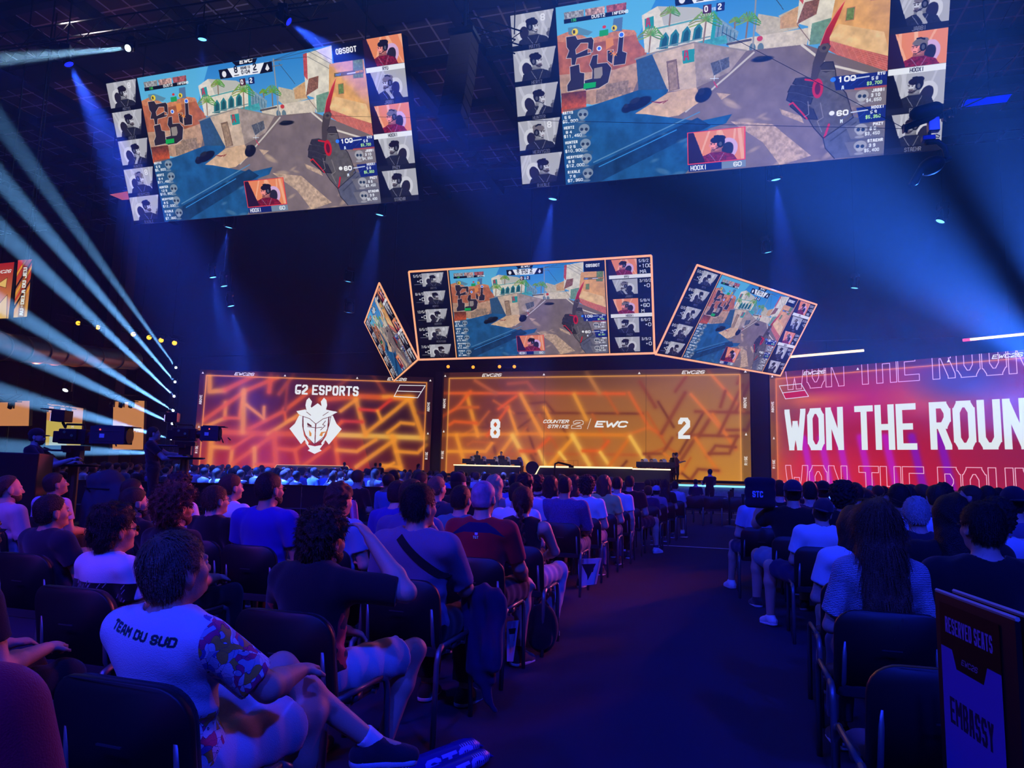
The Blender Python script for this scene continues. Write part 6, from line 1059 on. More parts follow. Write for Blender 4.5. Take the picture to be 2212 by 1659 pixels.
MB().tube([g(2060, 241), EYEP+ray(2150, 200)*(SC+3)], .012, 5).build('tether', CHROME, t); tw = atZ(2330, -260, 19.9); MB().tube([g(2060, 241), tw], .006, 5).build('guide_wire', BLK, t)
# ------------------------------------------------------------------ printed cloth
def printed(name, base, im, x0, x1, z0, z1, back=True, extra=None):
    """cloth with a picture laid over the back (object x,z); alpha by brightness key: pure green pixels are left bare"""
    m = mat(name, base, .85, bump=.3, bscale=300, spec=.15, sheen=.2); nt = m.node_tree; b = nt.nodes['Principled BSDF']; tc = nt.nodes.new('ShaderNodeTexCoord'); mp = nt.nodes.new('ShaderNodeMapping'); mp.vector_type = 'POINT'
    sx, sz = 1/(x1-x0), 1/(z1-z0); sep = nt.nodes.new('ShaderNodeSeparateXYZ'); cmb = nt.nodes.new('ShaderNodeCombineXYZ'); nt.links.new(tc.outputs['Object'], sep.inputs[0])
    for src, dst, k, o in (('X', 'X', sx, -x0*sx), ('Z', 'Y', sz, -z0*sz)):
        ma = nt.nodes.new('ShaderNodeMath'); ma.operation = 'MULTIPLY_ADD'; ma.inputs[1].default_value = k; ma.inputs[2].default_value = o; nt.links.new(sep.outputs[src], ma.inputs[0]); nt.links.new(ma.outputs[0], cmb.inputs[dst])
    t = nt.nodes.new('ShaderNodeTexImage'); t.image = im; t.extension = 'CLIP'; nt.links.new(cmb.outputs[0], t.inputs[0]); mx = nt.nodes.new('ShaderNodeMix'); mx.data_type = 'RGBA'; mx.inputs[6].default_value = (*base, 1)
    lt = nt.nodes.new('ShaderNodeMath'); lt.operation = 'LESS_THAN'; lt.inputs[1].default_value = .03; nt.links.new(sep.outputs['Y'], lt.inputs[0]); al = nt.nodes.new('ShaderNodeMath'); al.operation = 'MULTIPLY'; nt.links.new(t.outputs['Alpha'], al.inputs[0]); nt.links.new(lt.outputs[0], al.inputs[1])
    nt.links.new(al.outputs[0], mx.inputs[0]); nt.links.new(t.outputs['Color'], mx.inputs[7]); nt.links.new(mx.outputs[2], b.inputs['Base Color'])
    if extra: extra(nt, sep, mx, b)
    return m
def key_image(name, cv):
    im = to_image(name, cv); px = np.empty(cv.w*cv.h*4, np.float32); im.pixels.foreach_get(px); px = px.reshape(-1, 4); k = (px[:, 1] > .98) & (px[:, 0] < .02) & (px[:, 2] < .02); px[k, 3] = 0; im.pixels.foreach_set(px.ravel()); im.update(); im.pack(); return im
GRN = (0, 1, 0)
def math_(nt, op, a, b=None):
    n = nt.nodes.new('ShaderNodeMath'); n.operation = op
    for i, v in enumerate((a, b)):
        if v is None: continue
        if isinstance(v, (int, float)): n.inputs[i].default_value = v
        else: nt.links.new(v, n.inputs[i])
    return n.outputs[0]
def swirl_extra(nt, sep, mx, b):
    """coloured swirling pattern on the sleeves, shoulders and lower right side"""
    tc = nt.nodes.new('ShaderNodeTexCoord'); nz = nt.nodes.new('ShaderNodeTexNoise'); nz.inputs['Scale'].default_value = 16; nz.inputs['Detail'].default_value = 1; nt.links.new(tc.outputs['Object'], nz.inputs['Vector'])
    ad = nt.nodes.new('ShaderNodeMix'); ad.data_type = 'RGBA'; ad.inputs[0].default_value = .10; nt.links.new(tc.outputs['Object'], ad.inputs[6]); nt.links.new(nz.outputs['Color'], ad.inputs[7])
    v1 = nt.nodes.new('ShaderNodeTexVoronoi'); v1.inputs['Scale'].default_value = 40; nt.links.new(ad.outputs[2], v1.inputs['Vector']); v2 = nt.nodes.new('ShaderNodeTexVoronoi'); v2.feature = 'DISTANCE_TO_EDGE'; v2.inputs['Scale'].default_value = 40; nt.links.new(ad.outputs[2], v2.inputs['Vector'])
    hs = nt.nodes.new('ShaderNodeSeparateColor'); nt.links.new(v1.outputs['Color'], hs.inputs[0]); cr = nt.nodes.new('ShaderNodeValToRGB'); cr.color_ramp.interpolation = 'CONSTANT'; E = cr.color_ramp.elements
    cols = [(.75, .75, .80), (.75, .05, .18), (.80, .80, .84), (.75, .40, .06), (.45, .50, .60), (.10, .12, .45), (.80, .72, .75)]
    E[0].color = (*cols[0], 1); E[1].position = .16; E[1].color = (*cols[1], 1)
    for k, c in enumerate(cols[2:]): e = E.new(.30+.14*k); e.color = (*c, 1)
    nt.links.new(hs.outputs[0], cr.inputs[0]); ed = math_(nt, 'LESS_THAN', v2.outputs['Distance'], .006*3); m2 = nt.nodes.new('ShaderNodeMix'); m2.data_type = 'RGBA'; nt.links.new(ed, m2.inputs[0]); nt.links.new(cr.outputs[0], m2.inputs[6]); m2.inputs[7].default_value = (.03, .03, .10, 1)
    ax = math_(nt, 'ABSOLUTE', sep.outputs['X']); slv = math_(nt, 'GREATER_THAN', ax, .185); low = math_(nt, 'MULTIPLY', math_(nt, 'GREATER_THAN', sep.outputs['X'], .10), math_(nt, 'LESS_THAN', sep.outputs['Z'], .70)); top = math_(nt, 'GREATER_THAN', math_(nt, 'ADD', sep.outputs['Z'], math_(nt, 'MULTIPLY', ax, .35)), 1.035)
    mask = math_(nt, 'MINIMUM', math_(nt, 'ADD', math_(nt, 'ADD', slv, low), top), 1.0); m3 = nt.nodes.new('ShaderNodeMix'); m3.data_type = 'RGBA'; nt.links.new(mask, m3.inputs[0]); nt.links.new(mx.outputs[2], m3.inputs[6]); nt.links.new(m2.outputs[2], m3.inputs[7]); nt.links.new(m3.outputs[2], b.inputs['Base Color'])
def stripe_extra(nt, sep, mx, b):
    nz = nt.nodes.new('ShaderNodeTexNoise'); nz.inputs['Scale'].default_value = 14; tc = nt.nodes.new('ShaderNodeTexCoord'); nt.links.new(tc.outputs['Object'], nz.inputs['Vector'])
    w_ = math_(nt, 'ADD', math_(nt, 'MULTIPLY', sep.outputs['Y'], 30.0), math_(nt, 'MULTIPLY', nz.outputs['Fac'], 7.0)); st = math_(nt, 'GREATER_THAN', math_(nt, 'SINE', math_(nt, 'ADD', w_, math_(nt, 'MULTIPLY', sep.outputs['Z'], 16.0))), .1)
    mk = math_(nt, 'MULTIPLY', st, math_(nt, 'MULTIPLY', math_(nt, 'LESS_THAN', sep.outputs['Z'], .80), math_(nt, 'GREATER_THAN', sep.outputs['Y'], -.03)))
    m3 = nt.nodes.new('ShaderNodeMix'); m3.data_type = 'RGBA'; nt.links.new(mk, m3.inputs[0]); nt.links.new(mx.outputs[2], m3.inputs[6]); m3.inputs[7].default_value = (.62, .05, .05, 1); nt.links.new(m3.outputs[2], b.inputs['Base Color'])
def cvk(w_, h_): return Cv(w_, h_, GRN)
c = cvk(320, 320); c.text('TEAM DU SUD', 92, 84, 15, (.10, .10, .28), wd=3.4, asp=.60, rot=R(7)); M_TEAM = printed('white_printed_jersey', (.72, .72, .76), key_image('jersey_print', c), -.30, .30, .52, 1.08, extra=swirl_extra)
c = cvk(200, 200); c.text('TRASH HH', 150, 90, 9, (.9, .9, .95), wd=1.8, rot=R(75)); M_BLKRED = printed('black_and_red_jersey', (.014, .014, .018), key_image('sleeve_print', c), -.30, .42, .52, 1.10, extra=stripe_extra)
c = cvk(240, 240); c.poly([(60, 20), (90, 2), (150, 2), (180, 20), (215, 48), (165, 34), (75, 34), (25, 48)], (.10, .10, .30)); c.rect(116, 34, 126, 42, (.85, .86, .95)); c.text('TGT', 110, 54, 9, (.9, .9, .95), wd=2); M_RED = printed('red_football_jersey', (.42, .018, .025), key_image('red_jersey_print', c), -.26, .26, .55, 1.06)
c = cvk(240, 240); c.rect(20, 96, 220, 170, (.02, .02, .06))
for k in range(60): x, y = random.Random(k).uniform(40, 200), random.Random(k+99).uniform(102, 164); c.line([(x, y), (x+8, y-9)], 1.5, (.7, .72, .85))
M_TEEP = printed('white_tee_with_dark_print', (.74, .74, .78), key_image('tee_print', c), -.26, .26, .50, 1.06)
c = cvk(260, 260)
for k, (a_, b_) in enumerate([((60, 40), (10, 150)), ((150, 30), (40, 170))]): c.line([a_, ((a_[0]+b_[0])/2-14, (a_[1]+b_[1])/2-14), b_], 3, (.7, .72, .85))
c.line([(200, 60), (140, 110), (100, 190)], 4, (.7, .72, .85)); c.ell(120, 240, 60, 60, (.7, .72, .85)); c.ell(120, 240, 57, 57, (.012, .012, .014)); c.text('BEYOND', 92, 214, 18, (.75, .78, .9), wd=3, rot=R(-12)); M_BEY = printed('black_jersey_with_white_piping', BLACKC, key_image('piping_print', c), -.26, .26, .50, 1.04)
def eyelet():
    m = mat('smocked_white_cotton', (.80, .80, .84), .9, spec=.1); nt = m.node_tree; b = nt.nodes['Principled BSDF']; tc = nt.nodes.new('ShaderNodeTexCoord'); wv = nt.nodes.new('ShaderNodeTexWave'); wv.bands_direction = 'Z'; wv.inputs['Scale'].default_value = 38; wv.inputs['Distortion'].default_value = 5; wv.inputs['Detail Scale'].default_value = 5; bp = nt.nodes.new('ShaderNodeBump'); bp.inputs['Strength'].default_value = .9; bp.inputs['Distance'].default_value = .02
    nt.links.new(tc.outputs['Object'], wv.inputs[0]); nt.links.new(wv.outputs['Fac'], bp.inputs['Height']); nt.links.new(bp.outputs[0], b.inputs['Normal']); return m
M_SMOCK = eyelet()
c = cvk(240, 240); c.text('STC', 60, 150, 40, (.75, .78, .95), wd=8); M_SIC = c
c = cvk(240, 240); c.text('EWC', 60, 96, 30, (.8, .85, .95), wd=7, asp=.8, slant=.3); M_EWC = printed('black_tee_with_white_letters', BLACKC, key_image('ewc_print', c), -.26, .26, .50, 1.04)
c = cvk(240, 240)
for k in range(26): x = 50+(k % 13)*11; c.line([(x, 150+(k//13)*16), (x+7, 145+(k//13)*16), (x+4, 153+(k//13)*16)], 1.8, (.7, .74, .95))
M_SCRIPT = printed('navy_tee_with_white_script', NAVY, key_image('script_print', c), -.26, .26, .50, 1.04)
M_SPECK = mat('purple_patterned_shirt', (.10, .075, .24), .85, var=.75, bscale=85, sheen=.2)
# ------------------------------------------------------------------ people who can be told apart; (px, py) is the top of the head in the photograph
OCC = []
def sit(label, px_, py_, Y, q, rz=0.0, ch='', h=.010, group=None, seat=True, full=True):
    Y = float(np.interp(Y, [1.8, 2.87, 3.92, 4.98, 6.05, 7.08, 8.18, 9.3, 12.4, 16.8], [1.84, 2.80, 3.78, 4.85, 5.75, 7.0, 8.45, 9.6, 12.9, 17.4])) if px_ < 1560 else float(np.interp(Y, [3.22, 4.18, 5.15, 6.1, 7.12, 8.2, 9.3], [3.87, 4.9, 5.95, 7.0, 8.05, 9.1, 10.2]))
    lean = q.get('lean', 8); hy = .03-.50*math.sin(R(lean))+q.get('bow', 0)*.9; top = atY(px_, py_, Y+hy*math.cos(R(rz))); s = (top[2]-.46)/(.835+.03*(q.get('hair') in ('curly', 'afro', 'thick'))-.02*(lean > 12)-q.get('bow', 0)*.35); s = min(1.12, max(.86, s)); q = dict(q); q['s'] = q.get('s', s); q['hs'] = q.get('hs', 1.0/q['s']**.5); q['seed'] = int(px_)
    x = float(top[0])+math.sin(R(rz))*hy; t, J, so = person(label, (x, Y, 0), q, rz, group, h)
    OCC.append((x, Y))
    if seat: chair(x, Y+.02, 'black visitor chair '+ch, rz*.25, full=full)
    return t, J, so
N = dict
# left block, nearest rows
tred, J, so = person('person in red short-sleeved top cut off by the lower left corner', (-1.28, .92, 0), N(shirt=(.55, .01, .04), pants=BLACKC, s=1.10, w=1.2, side=-4, yaw=12, seed=3, arms=((V3_(-.3, .05, .75), V3_(-.1, .3, .66)), (V3_(.27, -.02, .74), V3_(.20, .26, .64)))), 0, None, .009); chair(-1.28, .94, 'black visitor chair in the lower left corner under the red top')
sit('boy in white TEAM DU SUD jersey with legs crossed at lower left', 383, 1150, 1.80, N(hair='short', hc='light', smat=M_TEAM, pants=(.62, .58, .62), shorts=True, sleeve=.80, pitch=10, yaw=-12, w=1.02, lean=10, loose=.008, arms=((V3_(-.28, .10, .76), V3_(-.05, .33, .68)), (V3_(.27, .07, .76), V3_(.19, .33, .735))), legs=((V3_(.03, .44, .70), V3_(.29, .66, .41), V3_(.75, .62, -.06)), (V3_(.15, .46, .55), V3_(.12, .42, .085), V3_(.2, 1, -.12))), socks=.12, shoes=(.02, .022, .04), sole=(.55, .6, .75), strands=4200, slen=.030, wild=.07, face=1, hs=1.0, curl1=.25), -4, 'under the boy in the TEAM DU SUD jersey', .0075)
sit('man in black and red jersey holding his head, white shorts', 706, 1104, 2.87, N(hair='curly', hc='brown', smat=M_BLKRED, pants=(.66, .60, .62), shorts=True, sleeve=.85, yaw=-6, bow=.04, lean=2, w=1.10, loose=.01, arms=((V3_(-.30, .12, .72), V3_(-.10, .38, .62)), (V3_(.41, .10, .89), V3_(.195, .12, 1.10))), hand1=((-.70, .14, .65), (-.75, -.1, -.5)), curl1=.35, legs=('wide', (V3_(.24, .46, .555), V3_(.17, .30, .09), V3_(.45, 1, -.15))), shoes=(.05, .06, .06), sole=(.05, .06, .06), strands=2600, slen=.02, wild=.9, beard=1, face=1), -8, 'under the man in the black and red jersey', .0075)
sit('man in mauve tee with black crossbody strap', 908, 1048, 3.92, N(hair='short', hc='black', shirt=(.20, .16, .26), pants=BLACKC, yaw=-18, w=1.12, lean=4, strap=BLACKC, sleeve=.85, arms=('lap', 'chin'), glasses='clear', strands=1600, face=1, loose=.01), -4, 'under the man with the crossbody strap', .009)
sit('man in red football jersey with shaved bleached and dyed head', 1046, 1040, 4.98, N(hair='buzz', hc='dyed', smat=M_RED, pants=(.02, .02, .03), shorts=True, w=1.08, lean=3, sleeve=.8, yaw=-4, legs=('sit', (V3_(.20, .44, .56), V3_(.20, .34, .09), V3_(.3, 1, -.1))), arms=('lap', (V3_(.25, .10, .74), V3_(.22, .38, .60))), socks=.10, sockc=BLACKC), 0, 'under the man in the red football jersey', .009)
sit('woman in black tank top with a long braid', 1131, 1054, 6.05, N(hair='braid', hc='brown', fem=1, shirt=BLACKC, tank=1, sleeve=0, pants=(.55, .50, .58), w=1.16, lean=4, arms=('lap', (V3_(.25, .12, .76), V3_(.10, .34, .68))), legs=('sit', (V3_(.22, .42, .56), V3_(.16, .34, .085), V3_(.2, 1, -.1))), shoes=(.5, .5, .55), strands=500, wild=.1), 0, 'under the woman with the braid', .009)
sit('man in white hooded top in front of the braided woman', 1118, 1044, 7.08, N(hair='short', shirt=WHITE, w=1.05, lean=4), 0, 'under the man in the white hooded top')
sit('balding man in purple patterned shirt on the aisle', 1221, 1029, 8.18, N(hair='buzz', hc='black', skin=1, smat=M_SPECK, sleeve=.95, w=1.14, lean=3, hl=.03, pants=DENIM, arms=('lap', (V3_(.27, .12, .74), V3_(.20, .34, .68)))), 0, 'under the balding man in the purple shirt')
sit('short curly haired person in white tee behind the purple shirt row', 1268, 1026, 9.30, N(hair='curly', shirt=WHITE, w=.98, lean=4, pants=(.2, .16, .3)), 0, 'under the curly haired person in white tee on the aisle')
sit('person with bobbed hair in yellow top on the aisle', 1305, 1028, 10.35, N(hair='bob', hc='red', shirt=(.62, .62, .20), w=.98, lean=3, pants=DENIM, legs=('sit', 'fwd')), 0, 'under the bobbed person in yellow')
sit('man in white tee with black vest panels on the aisle', 1334, 1030, 11.35, N(hair='short', shirt=(.70, .70, .76), w=1.0, lean=4, arms=('lap', 'down')), 0, 'under the man in white tee with arm hanging')
sit('man in black tee with one bare leg out in the aisle', 1360, 1024, 12.4, N(hair='crop', hc='brown', shirt=BLACKC, pants=(.08, .02, .04), shorts=True, w=1.12, lean=2, legs=('sit', (V3_(.42, .42, .58), V3_(.44, .40, .085), V3_(.5, 1, -.1))), socks=.14, sockc=(.02, .03, .08), shoes=(.7, .7, .75)), 0, 'under the man with a bare leg in the aisle')
sit('child in navy top on the aisle beyond the bare leg', 1400, 1053, 13.4, N(hair='short', hc='brown', shirt=NAVY, s=.88, lean=4), 0, 'under the child in navy'); sit('person in pale cap and striped sleeve further down the aisle', 1418, 1051, 14.5, N(hair='short', shirt=(.35, .2, .3), cap=(.25, .30, .5), capback=True, lean=4), 0, 'under the person in the pale cap', full=False)
sit('long dark haired woman down the aisle, dark top', 1436, 1036, 15.6, N(hair='long', fem=1, shirt=BLACKC, lean=4, hlen=.34), 0, 'under the long dark haired woman down the aisle', full=False); sit('person in light top at the last occupied aisle chair', 1458, 1040, 16.8, N(hair='short', shirt=(.5, .4, .5), shorts=True, pants=(.3, .3, .4), lean=2, legs=('sit', 'fwd'), shoes=WHITE), 0, 'at the far end of the left aisle', full=False)
# left block, inner columns
sit('man in dark navy tee with stubble, far left, seen in profile', 112, 1082, 3.80, N(hair='crop', hc='black', shirt=(.022, .022, .04), pants=DENIM, w=1.12, lean=10, beard=0, face=1, yaw=-14, pitch=6, arms=('cross', 'cross'), strands=900, slen=.012, skin=1), -6, 'under the navy tee man far left', .008)
sit('man in white tee with dark back print and round sunglasses', 250, 1106, 2.95, N(hair='thick', hc='black', smat=M_TEEP, w=.92, lean=6, face=1, yaw=-14, glasses='sun', pants=BLACKC, strands=1500, slen=.03), -6, 'under the man with the dark back print', .008)
sit('balding bearded man in pink shirt at the left edge', 22, 1029, 4.98, N(hair='crop', hc='brown', shirt=(.60, .40, .46), sleeve=.9, w=1.12, lean=8, beard=1, face=1, yaw=-20, hl=.05), -6, 'under the man in the pink shirt at left edge')
sit('man in lilac tee looking up, beside the flight case', 122, 1022, 6.1, N(hair='crop', hc='black', shirt=(.52, .40, .60), w=1.1, lean=8, pitch=12, face=1, yaw=-20, skin=1), -6, 'under the man in lilac tee')
sit('dark haired man in black top in profile behind sunglasses man', 292, 1056, 4.60, N(hair='short', hc='black', shirt=BLACKC, lean=8, face=1, yaw=-18, beard=1), -6, 'under the dark haired man in black'); sit('man with thin glasses and receding hair, half hidden', 288, 1036, 6.05, N(hair='crop', shirt=(.02, .02, .025), glasses='clear', face=1, yaw=-24), -6, 'under the half hidden man with glasses')
sit('person with big frizzy brown curls in black top', 384, 1060, 3.95, N(hair='afro', hc='red', shirt=BLACKC, lean=6, face=1, yaw=-14, beard=1, s=.93, strands=2600, slen=.03, wild=1.2), -6, 'under the frizzy haired person', .009)
sit('man in white striped tee with thick curls and sunglasses', 393, 1020, 6.02, N(hair='curly', shirt=(.62, .58, .72), face=1, yaw=-16, glasses='sun', lean=2), -6, 'under the man with curls and sunglasses'); sit('man in black tee with faded haircut and glasses', 468, 1052, 4.98, N(hair='short', hc='brown', shirt=(.008, .008, .01), w=1.05, face=1, yaw=-16, glasses='clear', lean=6, strands=900), -6, 'under the faded haircut man')
sit('man in white tee half hidden behind the faded haircut man', 502, 1025, 6.05, N(hair='short', hc='brown', shirt=WHITE, face=1, yaw=-18), -6, 'under the half hidden man in white tee'); sit('man in royal blue polo with sunglasses', 585, 1022, 4.85, N(hair='crop', shirt=(.03, .03, .40), w=1.18, face=1, yaw=-14, glasses='sun', lean=5, beard=1, skin=1, strands=900, slen=.012), -4, 'under the man in royal blue polo', .009)
sit('man in pale blue tee holding a patterned inflatable stick', 736, 1042, 5.0, N(hair='thick', hc='brown', shirt=(.22, .40, .62), face=1, yaw=-10, lean=4), -4, 'under the man in pale blue tee', .009)
sit('person in royal blue top leaning, before the barrier', 862, 1040, 6.1, N(hair='short', hc='black', shirt=(.03, .04, .35), yaw=-10, lean=-2, bow=.03), -4, 'under the leaning person in royal blue'); sit('person in white and black track top with shoulder stripes', 893, 1036, 5.05, N(hair='short', hc='brown', shirt=(.10, .10, .25), w=1.05, yaw=-8), -4, 'under the track top person')
sit('fair haired man in black top behind the crossbody strap man', 945, 1029, 7.1, N(hair='crop', hc='light', shirt=(.02, .05, .07), w=1.1, yaw=-16, face=1), -2, 'under the fair haired man in black'); sit('man in black cap and black top looking right', 992, 1022, 8.2, N(hair='short', cap=BLACKC, shirt=BLACKC, w=1.1, yaw=-20, face=1), -2, 'under the man in the black cap'); sit('dark haired man in teal tee beside the red football jersey', 997, 1050, 6.05, N(hair='short', hc='black', shirt=(.05, .22, .26), yaw=-6, w=.96), 0, 'under the man in teal tee')
sit('straight blond woman in grey top', 1069, 1027, 8.2, N(hair='long', hc='blond', fem=1, shirt=GREYC, hlen=.36), 0, 'under the straight blond woman'); sit('tall man in blue tee with lettering below the shoulders', 1114, 1007, 9.35, N(hair='crop', shirt=(.10, .16, .50), w=1.12, s=1.12), 0, 'under the tall man in blue tee'); sit('black haired man with pale hood lit blue', 1135, 1019, 8.2, N(hair='thick', hc='black', shirt=(.6, .6, .75), yaw=-14, face=1), 0, 'under the man with the pale hood'); sit('black haired man in dark tee next to the pale hood', 1163, 1024, 10.4, N(hair='thick', hc='black', shirt=(.03, .03, .05)), 0, 'under the dark tee man next to the pale hood'); sit('woman with wavy bob in white dungaree top', 1190, 1029, 9.35, N(hair='bob', hc='black', fem=1, shirt=(.6, .62, .7)), 0, 'under the woman with the wavy bob'); sit('long haired woman behind the balding man', 1240, 1027, 10.8, N(hair='long', hc='brown', fem=1, shirt=GREYC), 0, 'under the long haired woman behind the balding man')
sit('frizzy brown haired person cut off by the left edge', -75, 1135, 2.0, N(hair='afro', hc='red', shirt=BLACKC), 0, 'at the left edge under the frizzy hair')
# right block
sit('woman with long brown hair in white smocked puff-sleeve top', 1893, 1082, 3.22, N(hair='long', hc='red', fem=1, smat=M_SMOCK, sleeve=.75, w=.86, lean=6, neckline=.06, pants=(.1, .1, .14), hlen=.40, loose=.006, strands=3000, slen=.10, wild=.05, hs=.95), 0, 'under the woman in the smocked white top', .0075)
sit('man in black tee with short black hair and glasses at right', 2118, 1084, 3.25, N(hair='short', hc='black', shirt=BLACKC, w=1.14, lean=4, yaw=14, glasses='clear', face=1, strands=2600, slen=.03, wild=.08, hs=.93), 4, 'under the man in black tee at right', .0085)
sit('long black haired person in black jersey with white piping', 2078, 1073, 4.18, N(hair='long', hc='black', smat=M_BEY, w=1.20, lean=4, side=-6, sleeve=.9), 0, 'under the person in the piped jersey', .009)
sit('person in white tee half hidden by the long brown hair', 1846, 1100, 4.15, N(hair='bob', hc='brown', fem=1, shirt=WHITE, w=1.05, lean=4, glasses='clear', pants=KHAKI), 0, 'under the half hidden person in white tee at right')
sit('man with cropped bleached hair and white collar', 1979, 1076, 5.15, N(hair='short', hc='grey', shirt=(.03, .03, .05), lean=5, yaw=-10, strands=2200, slen=.018, wild=.4, w=1.05), 0, 'under the man with bleached hair', .009)
sit('man in white tee slumped with head down, dark cap', 1768, 1080, 6.10, N(hair='short', cap=(.05, .03, .05), capback=True, shirt=WHITE, w=1.16, lean=6, side=4, yaw=-14, tilt=14, shorts=True, pants=NAVY, sleeve=.7, legs=((V3_(-.40, .42, .57), V3_(-.40, .46, .085), V3_(-.5, 1, -.1)), 'sit'), shoes=WHITE, sole=WHITE), 0, 'under the slumped man in white tee', .009)
sit('man in black tee with backward cap holding up a sack', 1712, 1038, 7.12, N(hair='short', cap=(.05, .03, .06), capback=True, shirt=BLACKC, w=1.2, lean=2, arms=((V3_(-.36, .18, .92), V3_(-.26, .34, 1.24)), 'lap'), legs=((V3_(-.34, .42, .56), V3_(-.36, .44, .085), V3_(-.3, 1, -.1)), 'sit'), pants=(.25, .30, .36), shorts=True, shoes=(.03, .03, .04)), 0, 'under the man with the backward cap', .009)
sit('curly haired man in black tee, back to us', 1820, 1041, 7.15, N(hair='afro', hc='black', shirt=BLACKC, w=1.05, lean=4), 0, 'under the curly haired man in black tee'); sit('person in bright white hoodie with dark hair', 1940, 1038, 6.3, N(hair='short', hc='black', shirt=(.72, .74, .85), w=1.1, lean=4, skin=1), 0, 'under the person in the white hoodie'); sit('man in navy tee with white script and crossbody strap', 2020, 1041, 7.2, N(hair='crop', hc='brown', smat=M_SCRIPT, w=1.08, strap=BLACKC), 0, 'under the navy tee man with script')
sit('man in grey tee with backward cap near the right edge', 2186, 1050, 6.15, N(hair='short', cap=(.02, .02, .03), capback=True, shirt=(.16, .13, .22), w=1.15), 0, 'under the grey tee man near right edge'); sit('person with dark curls beside the black tee man', 2150, 1074, 5.1, N(hair='curly', hc='black', shirt=(.6, .62, .7), w=.95), 0, 'under the person with dark curls at right')
sit('bearded man turned left near the right edge', 2092, 1030, 8.2, N(hair='short', hc='brown', shirt=BLACKC, yaw=70, beard=1, face=1), 0, 'under the bearded man turned left'); sit('black haired man in black top left of the bearded man', 2035, 1030, 9.2, N(hair='thick', hc='black', shirt=BLACKC), 0, 'left of the bearded man'); sit('black haired man with backpack straps over light top', 2130, 1029, 9.3, N(hair='short', hc='black', shirt=(.22, .26, .45)), 0, 'under the man with backpack straps')
sit('man with thick black hair under the EWC lettering tee', 1683, 1025, 9.2, N(hair='short', hc='black', smat=M_EWC, w=1.1), 0, 'under the EWC tee man'); sit('man with shaved sides before the W of the red screen', 1748, 1027, 8.2, N(hair='crop', hc='black', shirt=(.03, .03, .05)), 0, 'under the man with shaved sides'); sit('person in dark cap beside the shaved sides man', 1777, 1039, 9.2, N(hair='short', cap=BLACKC, capback=True, shirt=(.25, .25, .35)), 0, 'under the dark cap person'); sit('smooth haired man in dark polo before the N of the red screen', 1846, 1031, 8.2, N(hair='crop', hc='brown', shirt=(.02, .02, .04)), 0, 'under the smooth haired man'); sit('round dark haired person right of the white hoodie', 1956, 1050, 8.3, N(hair='bob', hc='black', shirt=BLACKC), 0, 'under the round haired person'); sit('person in light striped tee at the right block aisle', 1640, 1044, 8.3, N(hair='short', shirt=(.45, .45, .6), lean=-4, shorts=True, pants=NAVY, legs=((V3_(-.3, .42, .56), V3_(-.34, .5, .085), V3_(-.4, 1, -.1)), 'sit'), shoes=WHITE), 0, 'under the striped tee person on the right aisle')
# empty chairs
chair(float(atY(2017, 1450, 2.75)[0]), 2.88, 'empty black visitor chair at lower right before the reserved sign', 2); chair(1.34, 2.9, 'empty black visitor chair behind the reserved sign', 2)
for k in range(6): chair(-.75+.52*k, 21.5+.02*k, 'empty black chair in the nearer row across the aisle end, %s from the left' % (ordn+['last'])[k], 0, 'empty chairs across the aisle end', full=False)
for k in range(6): chair(-.55+.54*k, 22.7, 'empty black chair in the farther row across the aisle end, %s from the left' % (ordn+['last'])[k], 0, 'empty chairs across the aisle end', full=False)
# ------------------------------------------------------------------ far crowd
rnd = random.Random(11)
SH = [('dark shirted', [BLACKC, (.02, .02, .03), (.03, .02, .025)], 10), ('white shirted', [WHITE, (.6, .6, .68)], 4), ('blue shirted', [(.04, .06, .3), (.10, .16, .45)], 3), ('grey shirted', [(.2, .2, .23), (.14, .13, .16)], 3)]
pool = [k for k, s_ in enumerate(SH) for _ in range(s_[2])]
def spectator(x, y, area, up=False, rz=0.0, sz=None):
    if any(abs(x-a) < .46 and abs(y-b) < .62 for a, b in OCC): return
    k = rnd.choice(pool); me = FAR_UP if up else rnd.choice(FAR); hc = rnd.choice(['black', 'black', 'brown', 'brown', 'red', 'light'])
    figure(me, '%s spectator seated %s' % (SH[k][0], area), (x, y, 0), rz+rnd.uniform(-14, 14), rnd.choice(SH[k][1]), hc, rnd.choice([0, 0, 1, 1, 2]), '%s spectators %s' % (SH[k][0], area), pants=rnd.choice([BLACKC, DENIM, NAVY]), sz=sz or rnd.uniform(.97, 1.06))
for r_ in range(12):                                                    # beyond the barrier on the left
    Y = 15.6+1.35*r_+.03*r_*r_
    for j in range(46):
        x = -2.0-.62*j+rnd.uniform(-.12, .12); px_ = 1106+FPX*float(np.dot([x, Y, 0], _r))/float(np.dot([x, Y, 0], _f))
        if -10 < px_ < 1330 and rnd.random() < (.80 if r_ < 3 else .50 if r_ < 7 else .36): spectator(x, Y+rnd.uniform(-.12, .12), 'beyond the black barrier', rnd.random() < .03, -14)
for r_ in range(8):                                                     # right block further on
    Y = 10.3+1.15*r_
    for j in range(12):
        x = .80+.58*j+rnd.uniform(-.1, .1); px_ = 1106+FPX*float(np.dot([x, Y, 0], _r))/float(np.dot([x, Y, 0], _f))
        if px_ < 2235 and rnd.random() < .66: spectator(x, Y+rnd.uniform(-.1, .1), 'in the right block before the red screen', rnd.random() < .04, 8)
for r_ in range(5):                                                     # left block between the aisle people and the barrier
    Y = 10.4+1.07*r_
    for j in range(1, 9):
        x = -1.7-.56*j+rnd.uniform(-.08, .08)
        if Y < 13.2+.2*j*0 and rnd.random() < .7: spectator(x, Y, 'in the left block behind the aisle people', False, -4)
